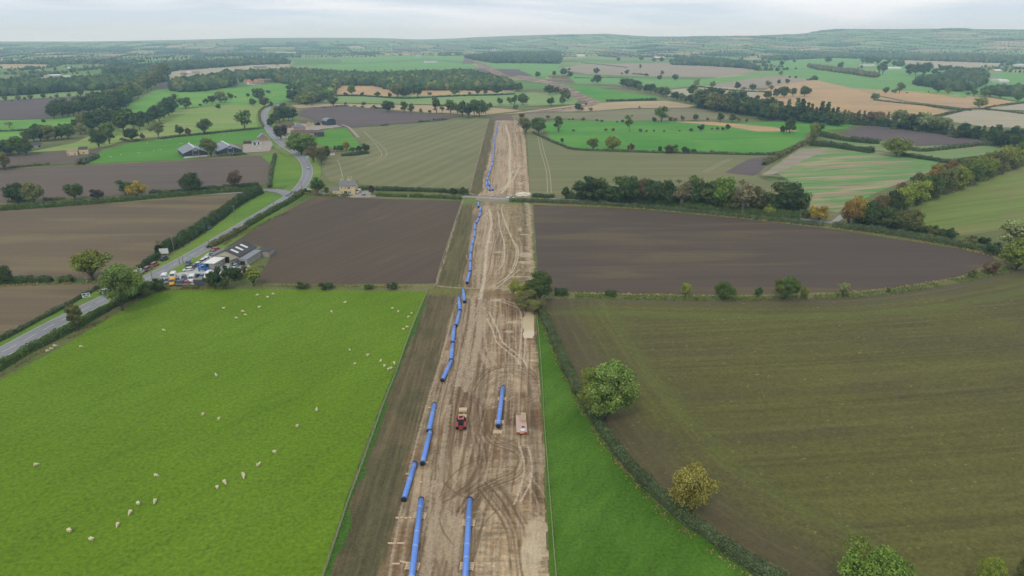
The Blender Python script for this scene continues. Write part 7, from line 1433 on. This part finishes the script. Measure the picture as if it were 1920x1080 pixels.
# tractor seen from behind and above, facing away
def tractor():
    g = G(865, 800); root = empty('tractor', g, R(92)); red = plain('tractor_red', C(176, 62, 56), .35, .08, 2, spec=.5); q = plain('tractor_pink_roof', C(200, 96, 102), .5, .08, 2)
    def bonnet(m): m.loft([section(.5, 1.0, .85, 1.75, .8), section(1.6, .95, .9, 1.72, .8), section(2.4, .8, .95, 1.55, .75)])
    part('bonnet', red, root, bonnet)
    part('chassis', BLACKM, root, lambda m: (m.box((.3, 0, .85), (4.2, .6, .5)), m.box((-1.9, 0, .7), (.5, 1.0, .5))))
    part('cab', GLZ, root, lambda m: m.loft([[(-1.25, -.75, 1.2), (.5, -.7, 1.2), (.5, .7, 1.2), (-1.25, .75, 1.2)], [(-1.1, -.68, 2.75), (.3, -.62, 2.75), (.3, .62, 2.75), (-1.1, .68, 2.75)]]))
    part('cab_roof', q, root, lambda m: (m.box((-.35, 0, 2.83), (1.75, 1.5, .16)),))
    part('roof_hatch', DARK, root, lambda m: m.box((-.3, 0, 2.93), (.8, .9, .05)))
    for s in (-1, 1):
        part('mudguard', red, root, lambda m: m.prism([(-1.95, 1.2), (-1.7, 1.75), (-1.1, 1.95), (-.5, 1.75), (-.3, 1.2), (-.4, 1.2), (-.6, 1.65), (-1.1, 1.83), (-1.62, 1.65), (-1.83, 1.2)], s * 1.0 - .3, s * 1.0 + .3))
        w = part('rear_wheel', TYRE, root, lambda m: m.tube([(-1.1, s * 1.02 - .28, .88), (-1.1, s * 1.02 - .2, .88), (-1.1, s * 1.02 + .2, .88), (-1.1, s * 1.02 + .28, .88)], [.78, .88, .88, .78], 22))
        part('rim', red, w, lambda m: m.tube([(-1.1, s * 1.28, .88), (-1.1, s * 1.33, .88)], .45, 14))
        w = part('front_wheel', TYRE, root, lambda m: m.tube([(1.75, s * .95 - .2, .62), (1.75, s * .95 + .2, .62)], .62, 18)); part('rim', red, w, lambda m: m.tube([(1.75, s * 1.14, .62), (1.75, s * 1.18, .62)], .32, 12))
        part('mirror', BLACKM, root, lambda m: m.box((.4, s * 1.05, 2.2), (.08, .25, .35)))
    part('rear_linkage', red, root, lambda m: (m.box((-2.2, 0, 1.0), (.5, .9, .7)), m.box((-2.35, 0, 1.5), (.15, .3, .6)))); part('exhaust', STEEL, root, lambda m: m.tube([(.8, .45, 1.6), (.8, .45, 2.7)], .06, 8))
    part('front_loader', red, root, lambda m: [m.box((1.9, s * .55, 1.3), (1.9, .12, .18)) for s in (-1, 1)] + [m.box((2.9, 0, .9), (.1, 1.6, .8))])
    part('beacon', YELP, root, lambda m: m.tube([(-1.0, -.4, 2.9), (-1.0, -.4, 3.1)], .09, 8)); tag(root, 'red tractor with dark cab on the muddy corridor', 'tractor')
    def crate(px, py, lb):
        root = empty('timber_bundle', G(px, py), R(1)); part('beam', TIM, root, lambda m: [m.box((0, y, .25 + .3 * k), (2.1, .24, .24)) for y in (-.6, -.3, 0, .3, .6) for k in (0, 1)]); part('spacer', WOODM, root, lambda m: [m.box((x, 0, .08), (.14, 1.6, .12)) for x in (-.7, .7)]); tag(root, lb, 'timber bundle', 'timber bundles')
    crate(867, 784, 'bundle of pale timbers right in front of the tractor'); crate(868, 771, 'bundle of pale timbers lying farther ahead of the tractor')
tractor()
def trailer():
    g = G(977.5, 801); root = empty('flatbed_trailer', g, R(91)); deck = plain('pinkish_deck', C(212, 178, 162), .8, .18, 1.6, streak=(1, 4, 1)); red = plain('trailer_red', C(176, 78, 64), .4, .1, 2)
    part('deck', deck, root, lambda m: m.box((0, 0, 1.05), (8.2, 2.6, .14))); part('frame', red, root, lambda m: (m.box((0, .6, .82), (8.0, .18, .3)), m.box((0, -.6, .82), (8.0, .18, .3)), m.box((-4.16, 0, .9), (.16, 2.6, .42)), m.box((4.8, 0, .7), (1.6, .2, .2))))
    part('headboard', PALEW, root, lambda m: [m.box((4.06, 0, 1.2 + k * .22), (.08, 2.6, .1)) for k in range(3)])
    for x in (-1.4, -.3):
        for s in (-1, 1): wheel(root, x, s * 1.1, .48, .4, red)
    part('lamp_board', YELP, root, lambda m: m.box((-4.27, 0, .98), (.05, 1.0, .2)))
    for s in (-1, 1): part('tail_light', RLAMP, root, lambda m: m.box((-4.27, s * 1.05, .9), (.05, .3, .16)))
    tag(root, 'red framed flatbed trailer with a pinkish deck', 'trailer')
    c, s_ = math.cos(R(91)), math.sin(R(91)); P_ = lambda x, y: g + Vector((x * c - y * s_, x * s_ + y * c, 0))
    pallet(0, 0, 'stack of pale pallets on the front right of the trailer deck', 91, 3, 3.4, 1.15, 4, P_(2.0, -.62), 1.1)
    r = empty('white_sack', P_(-3.3, -.3) + Vector((0, 0, 1.12))); part('sack', WHITE, r, lambda m: m.loft([[(a * math.cos(t * .524), b * math.sin(t * .524), z) for t in range(12)] for a, b, z in ((.6, .5, 0), (.75, .6, .15), (.6, .45, .32), (.2, .15, .38))]), True); tag(r, 'white round sack on the rear of the trailer deck', 'sack')
    r = empty('strap_coil', P_(-1.9, -.4) + Vector((0, 0, 1.12))); part('strap', BLACKM, r, lambda m: m.tube([(.35 * math.cos(t), .3 * math.sin(t), .06 + t * .01) for t in np.linspace(0, 11, 26)], .05, 5)); tag(r, 'dark coil of straps in the middle of the trailer deck', 'strap')
trailer()

# ------------------------------------------------------------- sheep
WOOL = plain('sheep_wool', C(232, 220, 176), .95, .1, 9)
def make_sheep(grazing):
    me = bpy.data.meshes.new('sheep'); bm = bmesh.new(); vs = []
    hd = (.78, 0, .28) if grazing else (.72, 0, 1.02); nk = (.55, 0, .62) if grazing else (.52, 0, .86)
    pts = [((-.05, 0, .66), .33), ((-.42, 0, .68), .30), ((.32, 0, .68), .29), (nk, .16), (hd, .11), ((hd[0] + .16, 0, hd[2] - .08), .065), ((-.58, 0, .55), .05)]
    ed = [(0, 1), (0, 2), (2, 3), (3, 4), (4, 5), (1, 6)]
    for x, a in ((-.40, 1), (.34, 2)):
        for y in (-.16, .16):
            n = len(pts); pts += [((x, y, .36), .085), ((x + .02, y, .02), .045)]; ed += [(a, n), (n, n + 1)]
    for y in (-.13, .13): pts.append(((hd[0] - .03, y, hd[2] + .05), .03)); ed.append((4, len(pts) - 1))
    vs = [bm.verts.new(p) for p, _ in pts]
    for a, b in ed: bm.edges.new((vs[a], vs[b]))
    bm.to_mesh(me); bm.free(); o = bpy.data.objects.new('sheep', me); COL.objects.link(o); md = o.modifiers.new('skin', 'SKIN')
    for i, (_, r) in enumerate(pts): me.skin_vertices[0].data[i].radius = (r * 1.08, r * 1.02)
    me.skin_vertices[0].data[0].use_root = True; o.modifiers.new('sub', 'SUBSURF').levels = 1
    dg = bpy.context.evaluated_depsgraph_get(); m2 = bpy.data.meshes.new_from_object(o.evaluated_get(dg)); bpy.data.objects.remove(o)
    m2.materials.clear(); m2.materials.append(WOOL); m2.polygons.foreach_set('use_smooth', np.ones(len(m2.polygons), bool)); return m2
SM = [make_sheep(True), make_sheep(False)]; _sr2 = random.Random(9)
def sheep(px, py, label, group, ang=None, pose=None):
    g = G(px, py); o = bpy.data.objects.new('sheep', SM[pose if pose is not None else _sr2.random() < .25]); COL.objects.link(o); o.location = g + Vector((0, 0, .03))
    o.rotation_euler = (0, 0, R(ang) if ang is not None else _sr2.uniform(0, 6.28)); s = _sr2.uniform(.74, .86); o.scale = (s * 1.05, s * 1.15, s); return tag(o, label, 'sheep', group)
def flock(place, group, L):
    for i, k in enumerate(sorted(range(len(L)), key=lambda k: L[k][0])):
        sheep(L[k][0], L[k][1], 'white sheep %s, %s' % (place, ordw(i, len(L))), group, L[k][2] if len(L[k]) > 2 else None)
flock('in the bottom line of the near pasture', 'sheep in the near pasture, bottom line', [(68,874,40),(131,998,-30),(172,1014,-15),(221,987,-80),(244.5,964,-90),(260,947,-40),(291,943,-80),(293,894,-5),(408,917,-60),(422,907,-50),(456,892,120),(457.5,896,-70),(485,874,60),(515,850,150)])
flock('in the middle of the near pasture', 'sheep in the near pasture, middle', [(381,779,110),(411,787,95),(405.5,706,130),(307,621,0),(152,652,10),(594,771,100),(558,801,80),(656,658,110),(690,668,60),(666,684,70),(714,679,80),(721,689,-80),(728,695,-85),(733.5,693,60),(739.5,683,-70)])
flock('in the upper part of the near pasture', 'sheep in the near pasture, upper part', [(419.5,580,0),(455,586,10),(460,592,-5),(443,598,20),(483,555,170),(502,559,-20),(512,553,0),(486,578,10),(647.5,569,190),(622,586,-40),(736,580,150),(747,586,100),(772,589,80),(766,596,60),(756.5,619,150),(763,615,10),(89,660,40),(96,656,35),(103,651,30)])
flock('in the paddock behind the grey sheds', 'sheep in the shed paddock', [(276,269),(294,264),(299,263),(303,264),(309.5,275),(338,270),(342,270),(289,283.5),(297.5,283),(302,282),(259,287),(262,287),(227,291),(205.5,294),(209,295),(386,255.5),(391,255),(420,254),(317.5,262),(355,266)])
_f = random.Random(3); ln = [(335,205),(345,202),(365,198.5),(385,196),(405,194),(420,191),(440,188),(455,185),(475,183)]
flock('in the long file on the hillside', 'sheep in the hillside file', [(x := _f.uniform(335, 478), float(np.interp(x, [p[0] for p in ln], [p[1] for p in ln])) + _f.gauss(0, .5)) for _ in range(38)])
flock('in the tight hillside group below the village', 'sheep in the hillside group', [(_f.uniform(497, 522), _f.uniform(177, 183)) for _ in range(26)])
flock('scattered over the far green field', 'sheep in the far green field', [(_f.uniform(1150, 1350), _f.uniform(149, 163)) for _ in range(32)])
flock('at the top of the farm paddock', 'sheep in the farm paddock', [(_f.uniform(610, 628), _f.uniform(240, 242)) for _ in range(5)])
flock('in the grass strip at the right edge', 'sheep in the right edge strip', [(1869,268),(1872,269),(1893,271),(1896,271),(1906,273),(1914,275)])
# ------------------------------------------------------------- the air
def haze():
    m = MB(); top = 300.0; m.box((0, 5500, (top - 4) / 2), (27500, 17500, top + 4)); o = m.build('haze', None)
    mt = bpy.data.materials.new('haze_air'); mt.use_nodes = True; n = mt.node_tree.nodes; n.clear()
    v = n.new('ShaderNodeVolumePrincipled'); v.inputs['Color'].default_value = (.50, .77, 1.0, 1); v.inputs['Absorption Color'].default_value = (1, 1, 1, 1); v.inputs['Density'].default_value = HAZE
    v.inputs['Anisotropy'].default_value = .1
    out = n.new('ShaderNodeOutputMaterial'); mt.node_tree.links.new(v.outputs[0], out.inputs['Volume'])
    o.data.materials.clear(); o.data.materials.append(mt); tag(o, 'pale blue grey haze over the distance', kind='stuff')
HAZE = 1.3e-4
haze()
